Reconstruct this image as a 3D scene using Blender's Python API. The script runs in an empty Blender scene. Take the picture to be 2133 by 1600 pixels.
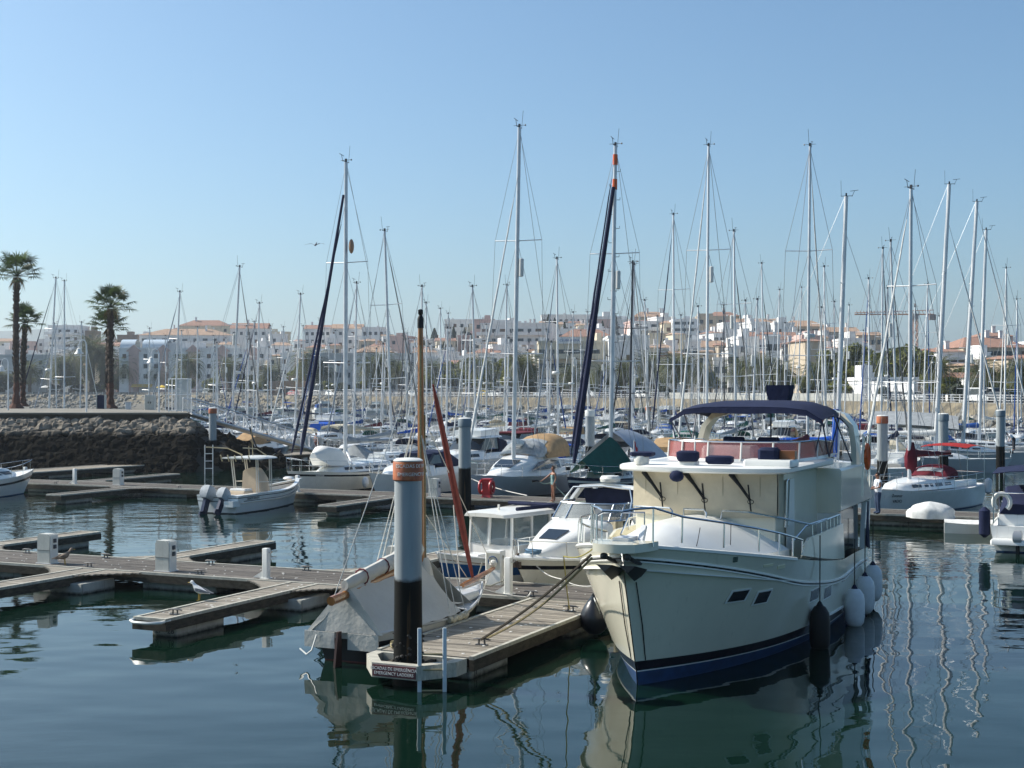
import bpy, math, random
from math import sin, cos, pi, radians as R, sqrt, atan2
from mathutils import Vector as V, Matrix as M
SC = bpy.context.scene
COL = SC.collection
RND = random.Random(7)
F, CX, HY, CH = 2950.0, 1066.5, 810.0, 5.8      # focal length in photo pixels, centre column, horizon row, camera height
TH = R(24.6); CS, SN = cos(TH), sin(TH)

def UV(u, v, z=0.0): return V((u*CS+v*SN, -u*SN+v*CS, z))       # pontoon grid -> world
def pxz(px, py, z=0.0):
    d = (CH-z)*F/(py-HY); return V(((px-CX)/F*d, d, z))
def pxd(px, py, d): return V(((px-CX)/F*d, d, CH-(py-HY)/F*d))
def pxv(px, v):                                                  # world depth on the line v for an image column
    k = (px-CX)/F; d = v/(SN*k+CS); return k*d, d
def touv(x, y): return x*CS-y*SN, x*SN+y*CS

# ---------------------------------------------------------------- mesh builder
class MB:
    def __init__(s): s.v = []; s.f = []; s.m = []; s.cur = 0; s.tone = []; s.t = 0.5
    def mat(s, i): s.cur = i; return s
    def add(s, vs, fs):
        o = len(s.v); s.v += [tuple(p) for p in vs]
        for f in fs: s.f.append([i+o for i in f]); s.m.append(s.cur); s.tone.append(s.t)
        return s
    def box(s, x0, x1, y0, y1, z0, z1):
        s.add([(x0,y0,z0),(x1,y0,z0),(x1,y1,z0),(x0,y1,z0),(x0,y0,z1),(x1,y0,z1),(x1,y1,z1),(x0,y1,z1)],
              [(0,3,2,1),(4,5,6,7),(0,1,5,4),(1,2,6,5),(2,3,7,6),(3,0,4,7)]); return s
    def bbox(s, x0, x1, y0, y1, z0, z1, b=.03):                  # box with chamfered vertical and top edges
        def ring(i, z): return [(x0+b+i*0,y0+i,z),(x1-b,y0+i,z),(x1-i,y0+b,z),(x1-i,y1-b,z),(x1-b,y1-i,z),(x0+b,y1-i,z),(x0+i,y1-b,z),(x0+i,y0+b,z)]
        s.loft([ring(0,z0), ring(0,z1-b), ring(b*.7,z1)]); return s
    def loft(s, rings, caps=True, closed=True):
        n = len(rings[0]); vs = [p for r in rings for p in r]; fs = []
        for i in range(len(rings)-1):
            for j in range(n if closed else n-1):
                a = i*n+j; b = i*n+(j+1) % n
                fs.append((a, b, b+n, a+n))
        if caps and closed:
            fs.append(tuple(reversed(range(n)))); k = (len(rings)-1)*n; fs.append(tuple(range(k, k+n)))
        s.add(vs, fs); return s
    def tube(s, pts, r, n=6, caps=True, flat=1.0):
        pts = [V(p) for p in pts]; k = len(pts); rs = r if isinstance(r, (list, tuple)) else [r]*k
        up = None; rings = []
        for i in range(k):
            t = (pts[min(i+1,k-1)]-pts[max(i-1,0)])
            if t.length < 1e-9: t = V((0,0,1))
            t.normalize()
            if up is None:
                a = V((0,0,1)) if abs(t.z) < .9 else V((1,0,0))
                up = a-t*a.dot(t)
            else: up = up-t*up.dot(t)
            if up.length < 1e-6: up = t.orthogonal()
            up.normalize(); q = t.cross(up)
            rings.append([pts[i]+(q*cos(2*pi*j/n)*flat+up*sin(2*pi*j/n))*rs[i] for j in range(n)])
        s.loft(rings, caps); return s
    def lathe(s, prof, c=(0,0,0), n=16, axis='z'):
        rings = []
        for r, z in prof:
            ring = []
            for j in range(n):
                a = 2*pi*j/n; p = (r*cos(a), r*sin(a), z)
                if axis == 'x': p = (p[2], p[0], p[1])
                if axis == 'y': p = (p[1], p[2], p[0])
                ring.append((p[0]+c[0], p[1]+c[1], p[2]+c[2]))
            rings.append(ring)
        s.loft(rings); return s
    def ell(s, c, rx, ry, rz, n=12, k=8):
        rings = []
        for i in range(k+1):
            a = -pi/2+pi*i/k; rr = max(cos(a), .02); z = sin(a)
            rings.append([(c[0]+rx*rr*cos(2*pi*j/n), c[1]+ry*rr*sin(2*pi*j/n), c[2]+rz*z) for j in range(n)])
        s.loft(rings); return s
    def prism(s, poly, off):
        n = len(poly); p = [V(q) for q in poly]; o = V(off)
        fs = [tuple(range(n)), tuple(reversed(range(n, 2*n)))]
        for i in range(n):
            j = (i+1) % n; fs.append((j, i, i+n, j+n))
        s.add(p+[q+o for q in p], fs); return s
    def sheet(s, rows, th=.012):                                 # a curved sheet given as rows of points, with real thickness
        n = len(rows[0]); k = len(rows); P = [[V(p) for p in r] for r in rows]; vs = []; low = []
        for i in range(k):
            for j in range(n):
                a = P[min(i+1,k-1)][j]-P[max(i-1,0)][j]; b = P[i][min(j+1,n-1)]-P[i][max(j-1,0)]
                q = a.cross(b); q = q.normalized() if q.length > 1e-9 else V((0,0,1))
                vs.append(P[i][j]); low.append(P[i][j]-q*th)
        fs = []; o = k*n
        for i in range(k-1):
            for j in range(n-1):
                a = i*n+j; fs.append((a, a+n, a+n+1, a+1)); fs.append((a+o, a+1+o, a+n+1+o, a+n+o))
        per = [j for j in range(n)]+[i*n+n-1 for i in range(1,k)]+[(k-1)*n+j for j in range(n-2,-1,-1)]+[i*n for i in range(k-2,0,-1)]
        for i in range(len(per)):
            a, b = per[i], per[(i+1) % len(per)]; fs.append((a, b, b+o, a+o))
        s.add(vs+low, fs); return s
    def build(s, name, mats, parent=None, smooth=35, loc=None):
        me = bpy.data.meshes.new(name); me.from_pydata(s.v, [], s.f)
        for m in (mats if isinstance(mats, (list, tuple)) else [mats]): me.materials.append(m)
        if s.m and max(s.m): me.polygons.foreach_set('material_index', s.m)
        if len(set(s.tone)) > 1:
            at = me.attributes.new('tone', 'FLOAT', 'FACE'); at.data.foreach_set('value', s.tone)
        import bmesh
        bm = bmesh.new(); bm.from_mesh(me); bmesh.ops.recalc_face_normals(bm, faces=bm.faces); bm.to_mesh(me); bm.free()
        if smooth:
            me.polygons.foreach_set('use_smooth', [True]*len(me.polygons)); me.set_sharp_from_angle(angle=R(smooth))
        o = bpy.data.objects.new(name, me); COL.objects.link(o)
        if parent: o.parent = parent
        if loc: o.location = loc
        return o

def tag(o, label, cat, group=None, kind=None):
    if label: o['label'] = label
    if cat: o['category'] = cat
    if group: o['group'] = group
    if kind: o['kind'] = kind
    return o
def thing(name, label, cat, loc=(0,0,0), rz=0.0, group=None, lean=0.0):
    o = bpy.data.objects.new(name, None); COL.objects.link(o); o.empty_display_size = .2
    o.location = loc
    o.rotation_euler = (M.Rotation(lean, 3, 'Y') @ M.Rotation(rz, 3, 'Z')).to_euler() if lean else (0,0,rz)
    return tag(o, label, cat, group)
def dup(root, loc, rz=None, label=None, group=None, scale=None):
    r = root.copy(); COL.objects.link(r); r.location = loc
    if rz is not None: r.rotation_euler = (0,0,rz)
    if scale is not None: r.scale = (scale,)*3 if not isinstance(scale, tuple) else scale
    if label: r['label'] = label
    if group: r['group'] = group
    for ch in list(root.children):
        c = ch.copy(); COL.objects.link(c); c.parent = r
        for g in list(ch.children):
            d = g.copy(); COL.objects.link(d); d.parent = c
    return r
ORD = ['first','second','third','fourth','fifth','sixth','seventh','eighth','ninth','tenth','eleventh','twelfth','thirteenth','fourteenth','fifteenth','sixteenth','seventeenth','eighteenth','nineteenth','twentieth',
       'twenty-first','twenty-second','twenty-third','twenty-fourth','twenty-fifth','twenty-sixth','twenty-seventh','twenty-eighth','twenty-ninth','thirtieth','thirty-first','thirty-second','thirty-third','thirty-fourth','thirty-fifth','thirty-sixth','thirty-seventh','thirty-eighth','thirty-ninth','fortieth']
def screen(o): return CX+F*o.location[0]/max(o.location[1], 1)
def label_rows(objs, look):
    """same-looking things: tell them apart by their order along the photo"""
    objs = sorted(objs, key=screen); n = len(objs)
    for i, o in enumerate(objs):
        o['label'] = look if n == 1 else '%s, %s of %d such from left' % (look, ORD[i] if i < 40 else str(i+1)+'th', n)

# ---------------------------------------------------------------- materials
MC = {}
def mat(name, col, rough=.5, metal=0.0, var=.0, scale=2.0, bump=0.0, bscale=30.0, spec=.5, coat=0.0, stretch=(1,1,1), col2=None, coords='Object', detail=4, tone=0.0, alpha=1.0, trans=0.0):
    if name in MC: return MC[name]
    m = bpy.data.materials.new(name); m.use_nodes = True; MC[name] = m
    nt = m.node_tree; N = nt.nodes; L = nt.links; b = N['Principled BSDF']
    b.inputs['Base Color'].default_value = (*col, 1); b.inputs['Roughness'].default_value = rough
    b.inputs['Metallic'].default_value = metal; b.inputs['Specular IOR Level'].default_value = spec
    b.inputs['Coat Weight'].default_value = coat; b.inputs['Coat Roughness'].default_value = .08
    b.inputs['Alpha'].default_value = alpha; b.inputs['Transmission Weight'].default_value = trans
    if var or bump or col2 or tone:
        tc = N.new('ShaderNodeTexCoord'); mp = N.new('ShaderNodeMapping'); mp.inputs['Scale'].default_value = stretch
        L.new(tc.outputs[coords], mp.inputs[0])
    src = None
    if var or col2:
        nz = N.new('ShaderNodeTexNoise'); nz.inputs['Scale'].default_value = scale; nz.inputs['Detail'].default_value = detail; nz.inputs['Roughness'].default_value = .65
        L.new(mp.outputs[0], nz.inputs[0])
        rp = N.new('ShaderNodeValToRGB'); rp.color_ramp.elements[0].position = .36; rp.color_ramp.elements[1].position = .66
        c2 = col2 or tuple(c*(1-var) for c in col)
        rp.color_ramp.elements[0].color = (*c2, 1); rp.color_ramp.elements[1].color = (*[min(1, c*(1+var*.35)) for c in col], 1)
        L.new(nz.outputs[0], rp.inputs[0]); src = rp.outputs[0]
    if tone:
        at = N.new('ShaderNodeAttribute'); at.attribute_name = 'tone'
        mr = N.new('ShaderNodeMapRange'); mr.inputs[3].default_value = 1-tone; mr.inputs[4].default_value = 1+tone
        L.new(at.outputs['Fac'], mr.inputs[0])
        mx = N.new('ShaderNodeMix'); mx.data_type = 'RGBA'; mx.blend_type = 'MULTIPLY'; mx.inputs[0].default_value = 1
        if src: L.new(src, mx.inputs[6])
        else: mx.inputs[6].default_value = (*col, 1)
        L.new(mr.outputs[0], mx.inputs[7]); src = mx.outputs[2]
    if src: L.new(src, b.inputs['Base Color'])
    if bump:
        n2 = N.new('ShaderNodeTexNoise'); n2.inputs['Scale'].default_value = bscale; n2.inputs['Detail'].default_value = 5
        L.new(mp.outputs[0], n2.inputs[0])
        bp = N.new('ShaderNodeBump'); bp.inputs['Strength'].default_value = min(1, bump); bp.inputs['Distance'].default_value = .02 if bump <= 1 else .02*bump
        L.new(n2.outputs[0], bp.inputs['Height']); L.new(bp.outputs[0], b.inputs['Normal'])
    return m
def leafy(m, fac=.45):
    nt = m.node_tree; N = nt.nodes; L = nt.links; b = N['Principled BSDF']; tr = N.new('ShaderNodeBsdfTranslucent'); mx = N.new('ShaderNodeMixShader'); mx.inputs[0].default_value = fac
    L.new(b.inputs['Base Color'].links[0].from_socket, tr.inputs[0]); L.new(b.outputs[0], mx.inputs[1]); L.new(tr.outputs[0], mx.inputs[2]); L.new(mx.outputs[0], N['Material Output'].inputs[0]); return m
def zmask(m, z0, z1, col, rough=.8, noise=.25, nscale=3.0, coords='Object', z2=None):
    """blend to another colour below a noisy height (waterline growth, wet bands)"""
    nt = m.node_tree; N = nt.nodes; L = nt.links; b = N['Principled BSDF']
    tc = N.new('ShaderNodeTexCoord'); sp = N.new('ShaderNodeSeparateXYZ'); L.new(tc.outputs[coords], sp.inputs[0])
    nz = N.new('ShaderNodeTexNoise'); nz.inputs['Scale'].default_value = nscale; nz.inputs['Detail'].default_value = 6; L.new(tc.outputs[coords], nz.inputs[0])
    ma = N.new('ShaderNodeMath'); ma.operation = 'MULTIPLY_ADD'; ma.inputs[1].default_value = noise*2; L.new(nz.outputs[0], ma.inputs[0]); L.new(sp.outputs[2], ma.inputs[2])
    mr = N.new('ShaderNodeMapRange'); mr.inputs[1].default_value = z0+noise; mr.inputs[2].default_value = z1+noise; L.new(ma.outputs[0], mr.inputs[0])
    mx = N.new('ShaderNodeMix'); mx.data_type = 'RGBA'; L.new(mr.outputs[0], mx.inputs[0]); mx.inputs[6].default_value = (*col, 1)
    s = b.inputs['Base Color']
    if s.is_linked: L.new(s.links[0].from_socket, mx.inputs[7])
    else: mx.inputs[7].default_value = s.default_value
    L.new(mx.outputs[2], s); return m

WHITE = mat('gelcoat_white', (.80,.80,.77), .22, var=.06, scale=1.2, coat=.3)
CREAMW = mat('gelcoat_cream', (.74,.72,.65), .3, var=.08, scale=1.5, coat=.2)
DECKW = mat('deck_white', (.78,.78,.75), .55, var=.08, scale=2.0)
GREYW = mat('gelcoat_grey', (.52,.54,.55), .3, var=.06, scale=1.5, coat=.2)
NAVY = mat('gelcoat_navy', (.012,.018,.05), .15, coat=.5)
BLUEH = mat('gelcoat_blue', (.02,.09,.26), .25, coat=.3, var=.15)
BURG = mat('gelcoat_burgundy', (.09,.008,.014), .2, coat=.4)
AFBLUE = mat('antifouling_blue', (.012,.05,.14), .6, var=.3, scale=4)
AFRED = mat('antifouling_red', (.10,.02,.015), .7, var=.3, scale=4)
AFBLK = mat('antifouling_black', (.012,.014,.018), .6, var=.3, scale=4)
BLACK = mat('black_rubber', (.010,.010,.011), .5, spec=.25)
BLKST = mat('black_stripe', (.008,.009,.016), .25)
GLASS = mat('tinted_glass', (.012,.016,.02), .06, spec=.8)
CLEARW = mat('pale_window', (.20,.25,.27), .06, spec=.8, alpha=.5)
VINYL = mat('clear_vinyl', (.42,.44,.44), .15, spec=.6, var=.3, scale=3, alpha=.75)
STEEL = mat('stainless_steel', (.62,.63,.64), .16, 1.0)
ALU = mat('aluminium', (.70,.70,.70), .42, .35, var=.12, scale=2)
MASTW = mat('mast_white', (.82,.82,.81), .35, var=.06)
MASTD = mat('mast_dark', (.035,.037,.045), .4)
WIRE = mat('rigging_wire', (.26,.27,.28), .35, .8)
ROPEW = mat('white_rope', (.66,.64,.58), .8, var=.25, scale=25)
ROPED = mat('dark_rope', (.055,.045,.03), .85, var=.4, scale=25)
ROPEY = mat('weathered_rope', (.30,.25,.13), .85, var=.4, scale=25)
CV = {}
for _n, _c in dict(navy=(.014,.02,.055), blue=(.015,.07,.27), royal=(.008,.08,.42), white=(.68,.68,.65), cream=(.56,.50,.37), grey=(.33,.35,.36), burgundy=(.115,.012,.022), green=(.006,.085,.065), black=(.016,.017,.021), tan=(.38,.25,.13), red=(.32,.02,.018), teal=(.05,.19,.25)).items():
    CV[_n] = mat('canvas_'+_n, _c, .85, var=.2, scale=3, bump=.5, bscale=9, spec=.2)
WOODV = mat('varnished_wood', (.33,.125,.025), .3, var=.35, scale=3, stretch=(6,6,.5), coat=.4)
WOODR = mat('red_spar_cloth', (.20,.028,.018), .7, var=.3, scale=5, bump=.5, bscale=12)
TEAK = mat('teak', (.28,.19,.11), .7, var=.3, scale=4, stretch=(1,8,1))
PLANK = mat('weathered_planks', (.135,.12,.105), .82, var=.34, scale=2.2, stretch=(1.2,14,1), bump=.6, bscale=18, tone=.34, spec=.25)
PLANKP = mat('bleached_planks', (.31,.275,.225), .82, var=.34, scale=2.2, stretch=(1.2,14,1), bump=.6, bscale=18, tone=.30, spec=.25)
EDGE = mat('pale_edge_beam', (.46,.44,.37), .7, var=.3, scale=5, stretch=(1,4,1))
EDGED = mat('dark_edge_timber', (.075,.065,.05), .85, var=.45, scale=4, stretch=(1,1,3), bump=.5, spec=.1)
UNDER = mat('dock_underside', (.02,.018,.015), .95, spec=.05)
CONC = zmask(mat('float_concrete', (.36,.36,.32), .9, spec=.12, var=.25, scale=2.5, bump=.3, bscale=20), .0, .10, (.012,.014,.01), noise=.05, nscale=8)
PLAST = mat('white_plastic', (.74,.73,.68), .4, var=.05)
PEDM = mat('pedestal_plastic', (.58,.57,.51), .45, var=.12, scale=4)
ORANGE = mat('orange_plastic', (.75,.12,.015), .5)
REDP = mat('red_plastic', (.42,.02,.025), .4)
SKIN = mat('skin_tan', (.34,.15,.085), .5)
SKINL = mat('skin_pale', (.45,.25,.17), .5)
HAIRB = mat('hair_brown', (.10,.05,.022), .6)
HAIRD = mat('hair_dark', (.02,.015,.012), .6)
INK = mat('lettering_black', (.015,.015,.018), .5)
INKW = mat('lettering_white', (.75,.72,.68), .5)

# ---------------------------------------------------------------- lettering
def text(name, body, size, m, parent, mw, bend=None, depth=.004):
    cu = bpy.data.curves.new(name, 'FONT'); cu.body = body; cu.size = size; cu.align_x = 'CENTER'; cu.align_y = 'CENTER'; cu.extrude = depth; cu.resolution_u = 3
    t = bpy.data.objects.new(name, cu); COL.objects.link(t)
    dg = bpy.context.evaluated_depsgraph_get(); dg.update()
    me = bpy.data.meshes.new_from_object(t.evaluated_get(dg)); bpy.data.objects.remove(t)
    me.name = name; me.materials.clear(); me.materials.append(m)
    if bend:
        for v in me.vertices:
            a = v.co.x/bend; r = bend+v.co.z; v.co = V((r*sin(a), -r*cos(a), v.co.y))     # wraps round a vertical cylinder, front = -y
    o = bpy.data.objects.new(name, me); COL.objects.link(o); o.parent = parent; o.matrix_local = mw
    return o
def face_m(o, xdir, up):
    x = V(xdir).normalized(); u = V(up); u = (u-x*u.dot(x)).normalized(); n = x.cross(u)
    return M(((x.x,u.x,n.x,o[0]),(x.y,u.y,n.y,o[1]),(x.z,u.z,n.z,o[2]),(0,0,0,1)))

# ---------------------------------------------------------------- camera, light, sky
cam = bpy.data.cameras.new('camera'); co = bpy.data.objects.new('camera', cam); COL.objects.link(co); SC.camera = co
co.location = (0,0,CH); co.rotation_euler = (R(90),0,0); cam.sensor_width = 36; cam.lens = F*36/2133; cam.shift_y = 10/2133; cam.clip_end = 20000; cam.clip_start = .5
SUN_DIR = V((-.944, .330, 0)).normalized(); EL = R(40)
sd = V((SUN_DIR.x*cos(EL), SUN_DIR.y*cos(EL), sin(EL)))
sl = bpy.data.lights.new('sun', 'SUN'); so = bpy.data.objects.new('sun', sl); COL.objects.link(so)
sl.energy = 5.0; sl.angle = R(.55); sl.color = (1,.945,.86); so.rotation_euler = sd.to_track_quat('Z','Y').to_euler(); so.location = (-60,40,80)
w = bpy.data.worlds.new('World'); SC.world = w; w.use_nodes = True
nt = w.node_tree; sk = nt.nodes.new('ShaderNodeTexSky'); sk.sky_type = 'NISHITA'; sk.sun_disc = False
sk.sun_elevation = EL; sk.sun_rotation = atan2(SUN_DIR.x, SUN_DIR.y); sk.altitude = 1000; sk.air_density = 1.0; sk.dust_density = 5.0; sk.ozone_density = 5.0
tn = nt.nodes.new('ShaderNodeMix'); tn.data_type = 'RGBA'; tn.blend_type = 'MULTIPLY'; tn.inputs[0].default_value = 1; tn.inputs[7].default_value = (.85,1.0,.97,1); nt.links.new(sk.outputs[0], tn.inputs[6]); nt.links.new(tn.outputs[2], nt.nodes['Background'].inputs[0]); nt.nodes['Background'].inputs[1].default_value = .122
SC.view_settings.view_transform = 'Standard'; SC.view_settings.look = 'None'; SC.view_settings.exposure = 0.40; SC.view_settings.gamma = 1
SC.cycles.max_bounces = 6; SC.cycles.transparent_max_bounces = 12; SC.cycles.use_denoising = True
SC.cycles.caustics_reflective = False; SC.cycles.caustics_refractive = False; SC.cycles.sample_clamp_indirect = 4

# ---------------------------------------------------------------- water
def make_water():
    m = bpy.data.materials.new('harbour_water'); m.use_nodes = True; N = m.node_tree.nodes; L = m.node_tree.links; b = N['Principled BSDF']
    b.inputs['Base Color'].default_value = (.0025,.013,.008,1); b.inputs['Roughness'].default_value = .015; b.inputs['IOR'].default_value = 1.333
    geo = N.new('ShaderNodeNewGeometry')
    def wave(scale, sx, sy, rot, det):
        mp = N.new('ShaderNodeMapping'); mp.inputs['Scale'].default_value = (sx, sy, 1); mp.inputs['Rotation'].default_value = (0,0,rot)
        L.new(geo.outputs['Position'], mp.inputs[0])
        n = N.new('ShaderNodeTexNoise'); n.inputs['Scale'].default_value = scale; n.inputs['Detail'].default_value = det; n.inputs['Roughness'].default_value = .45
        L.new(mp.outputs[0], n.inputs[0]); return n.outputs[0]
    a = wave(.55, .8, 1.15, .3, 1); c = wave(2.6, .6, 1.1, -.2, 2)
    patch = wave(.055, 1, 1, .5, 2)
    mr = N.new('ShaderNodeMapRange'); mr.inputs[1].default_value = .42; mr.inputs[2].default_value = .62; mr.inputs[3].default_value = .12; mr.inputs[4].default_value = 1; L.new(patch, mr.inputs[0])
    # the wind reaches the open water further out, the pool under the wall lies still
    sp = N.new('ShaderNodeSeparateXYZ'); L.new(geo.outputs['Position'], sp.inputs[0])
    my = N.new('ShaderNodeMapRange'); my.inputs[1].default_value = 24; my.inputs[2].default_value = 75; my.inputs[3].default_value = .10; my.inputs[4].default_value = 1.0; L.new(sp.outputs[1], my.inputs[0])
    k = N.new('ShaderNodeMath'); k.operation = 'MULTIPLY'; L.new(mr.outputs[0], k.inputs[0]); L.new(my.outputs[0], k.inputs[1])
    c2 = N.new('ShaderNodeMath'); c2.operation = 'MULTIPLY'; L.new(c, c2.inputs[0]); L.new(k.outputs[0], c2.inputs[1])
    c3 = N.new('ShaderNodeMath'); c3.operation = 'MULTIPLY'; L.new(c2.outputs[0], c3.inputs[0]); c3.inputs[1].default_value = .038
    a2 = N.new('ShaderNodeMath'); a2.operation = 'MULTIPLY_ADD'; L.new(a, a2.inputs[0]); a2.inputs[1].default_value = .028; L.new(c3.outputs[0], a2.inputs[2])
    bp = N.new('ShaderNodeBump'); bp.inputs['Strength'].default_value = 1.0; bp.inputs['Distance'].default_value = 1.0; L.new(a2.outputs[0], bp.inputs['Height']); L.new(bp.outputs[0], b.inputs['Normal'])
    mb = MB(); mb.add([(-900,-120,0),(900,-120,0),(900,1500,0),(-900,1500,0)], [(0,1,2,3)])
    o = mb.build('water', m, smooth=0); o['kind'] = 'structure'
make_water()
# ---------------------------------------------------------------- pontoons (local x = u, local y = v)
DZ = .5
def planks(mb, x0, x1, y0, y1, along, z=DZ, w=.135, seed=1, seg=3.2):
    r = random.Random(seed)
    if along == 'x':
        n = max(1, round((y1-y0)/w)); ww = (y1-y0)/n
        for i in range(n):
            a = x0; ph = r.uniform(0, seg)
            cuts = [x0]+[x0+ph+seg*k for k in range(int((x1-x0)/seg)+1) if x0+ph+seg*k < x1-.2]+[x1]
            for p, q in zip(cuts[:-1], cuts[1:]):
                mb.t = r.random(); dz = r.uniform(-.004,.004)
                mb.box(p+.004, q-.004, y0+i*ww+.006, y0+(i+1)*ww-.006, z-.035, z+dz)
    else:
        n = max(1, round((x1-x0)/w)) if along == 'xx' else max(1, round((y1-y0)/w)); ww = (y1-y0)/n
        for i in range(n):
            mb.t = r.random(); dz = r.uniform(-.004,.004)
            mb.box(x0, x1, y0+i*ww+.006, y0+(i+1)*ww-.006, z-.035, z+dz)
    mb.t = .5
def beams(x0, x1, y0, y1, sides='wens'):
    e = MB(); d = MB()
    for s in sides:
        a, b, c, f = dict(s=(x0-.09,x1+.09,y0-.09,y0), n=(x0-.09,x1+.09,y1,y1+.09), w=(x0-.09,x0,y0+.002,y1-.002), e=(x1,x1+.09,y0+.002,y1-.002))[s]
        e.box(a, b, c, f, DZ-.05, DZ+.022)
        g = .012
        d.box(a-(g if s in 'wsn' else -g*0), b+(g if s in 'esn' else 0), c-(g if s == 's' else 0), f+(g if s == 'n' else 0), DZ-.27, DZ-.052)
    return e, d
def pontoon(name, label, u0, u1, v0, v1, along, floats, group=None, sides='wens', dm=PLANK, seed=1, taper=None):
    cu, cv = (u0+u1)/2, (v0+v1)/2
    t = thing(name, label, 'pontoon', UV(cu, cv), -TH, group)
    a, b, c, d = u0-cu, u1-cu, v0-cv, v1-cv
    mb = MB(); planks(mb, a, b, c, d, 'x' if along == 'u' else 'y', seed=seed)
    if taper:                                       # widening root where a finger meets the walkway
        s, wid, ln = taper; y0 = d if s > 0 else c
        n = int(ln/.135)
        for i in range(n):
            k = 1-(i+.5)/n; e = wid*k*k; yy = y0-s*(i+.5)*ln/n; mb.t = random.Random(seed*99+i).random()
            mb.box(a-e, a-.093, yy-.06, yy+.06, DZ-.035, DZ+.001); mb.box(b+.093, b+e, yy-.06, yy+.06, DZ-.035, DZ+.001) if e > .12 else None
        mb.t = .5
    mb.build('deck', dm, t, 0)
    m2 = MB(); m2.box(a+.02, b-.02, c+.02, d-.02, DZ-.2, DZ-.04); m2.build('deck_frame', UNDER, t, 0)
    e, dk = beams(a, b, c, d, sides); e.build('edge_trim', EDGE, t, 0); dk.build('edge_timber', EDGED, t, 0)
    for (fx0, fx1, fy0, fy1) in floats:
        f = MB(); f.bbox(fx0-cu, fx1-cu, fy0-cv, fy1-cv, -.35, DZ-.205, .03); f.build('float', CONC, t)
    return t

FL1 = [(x, x+2.6, 32.95, 35.05) for x in (-52.5,-46.6,-40.4,-34.1,-26.9,-21.9,-17.4)]
main_dock = pontoon('main_pontoon', 'long weathered plank pontoon crossing the photo in front, with pale edges and pedestals', -56, -12.31, 32.8, 35.2, 'u', FL1, sides='sn', seed=3)
pier = pontoon('pier_pontoon', 'bleached plank pier running to the foremost piling beside the big motor yacht', -14.4, -12.4, 25.05, 32.69, 'v', [(-14.3,-12.5,25.3,27.1),(-14.3,-12.5,30.6,32.4)], sides='wen', dm=PLANKP, seed=5)
fa = []
for i, (u, lab) in enumerate(((-21.2,'narrow finger pontoon carrying the white gull, floats numbered 27 and 28'), (-28.5,'narrow finger pontoon cut by the left edge below the pedestals'), (-35.9,'narrow finger pontoon off the near side at far left end of the long pontoon'))):
    fa.append(pontoon('finger_pontoon', lab, u-.38, u+.38, 26.3, 32.69, 'v', [(u-.36,u+.36,26.75,28.6),(u-.9,u+.9,31.2,32.6)], 'fingers off the front pontoon', sides='wes', dm=PLANKP, seed=11+i, taper=(1,1.5,1.9)))
for i, (u, lab) in enumerate(((-28.4,'finger pontoon behind the middle pedestal pointing to the centre console boat'), (-36.1,'finger pontoon behind the left pedestal ending over open water'), (-20.9,'finger pontoon behind the pedestal beside the covered dinghy'))):
    fa.append(pontoon('finger_pontoon', lab, u-.38, u+.38, 35.31, 41.2, 'v', [(u-.36,u+.36,38.9,40.8)], 'fingers off the front pontoon', sides='wen', dm=PLANKP, seed=21+i, taper=(-1,1.3,1.7)))
for o in (fa[0],):
    cu, cv = -21.2, 29.495
    for s, k in (('27',-.17),('28',.19)):
        text('number', s, .2, INK, o, face_m((k, 26.75-cv-.006, .14), (1,0,0), (0,0,1)))
    b = MB(); b.tube([(-.45,-3.1,.46),(-.43,-3.42,.45),(-.2,-3.6,.45),(.2,-3.6,.45),(.43,-3.42,.45),(.45,-3.1,.46)], .035, 6); b.build('end_hoop', PLAST, o)
text('number', 'J1', .2, INK, pier, face_m((.904, 25.3-28.87+.25, .12), (0,1,0), (0,0,1)))

# hexagonal pile guide at the pier head, round the piling
t = thing('pile_guide', 'pale hexagonal concrete guide frame round the foot of the foremost piling', 'pile guide', UV(-13.45, 24.45), -TH)
hexo = [(-1.0,.5),(-1.0,.12),(-.45,-.62),(.55,-.62),(1.05,.05),(1.05,.5)]; hexi = [(-.78,.38),(-.78,.17),(-.36,-.42),(.45,-.42),(.83,.1),(.83,.38)]
mb = MB(); n = 6
for z0, z1 in ((.22,.5),):
    for i in range(n):
        j = (i+1) % n
        mb.prism([(hexo[i][0],hexo[i][1],z0),(hexo[j][0],hexo[j][1],z0),(hexi[j][0],hexi[j][1],z0),(hexi[i][0],hexi[i][1],z0)], (0,0,z1-z0))
mb.build('frame', EDGE, t, 0)
mb = MB(); mb.box(-.34,-.24,-.4,.38,.24,.46); mb.box(.34,.44,-.4,.38,.24,.46); mb.build('guide_roller', EDGED, t, 0)
mb = MB(); mb.box(-.42,.52,-.645,-.622,.25,.47); sg = mb.build('sign_plate', mat('sign_plum', (.10,.025,.03), .6), t, 0)
text('lettering', 'ESCADAS DE EMERGÊNCIA', .085, INKW, sg, face_m((.05,-.65,.405), (1,0,0), (0,0,1)))
text('lettering', 'EMERGENCY LADDERS', .085, INKW, sg, face_m((.05,-.65,.315), (1,0,0), (0,0,1)))

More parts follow.
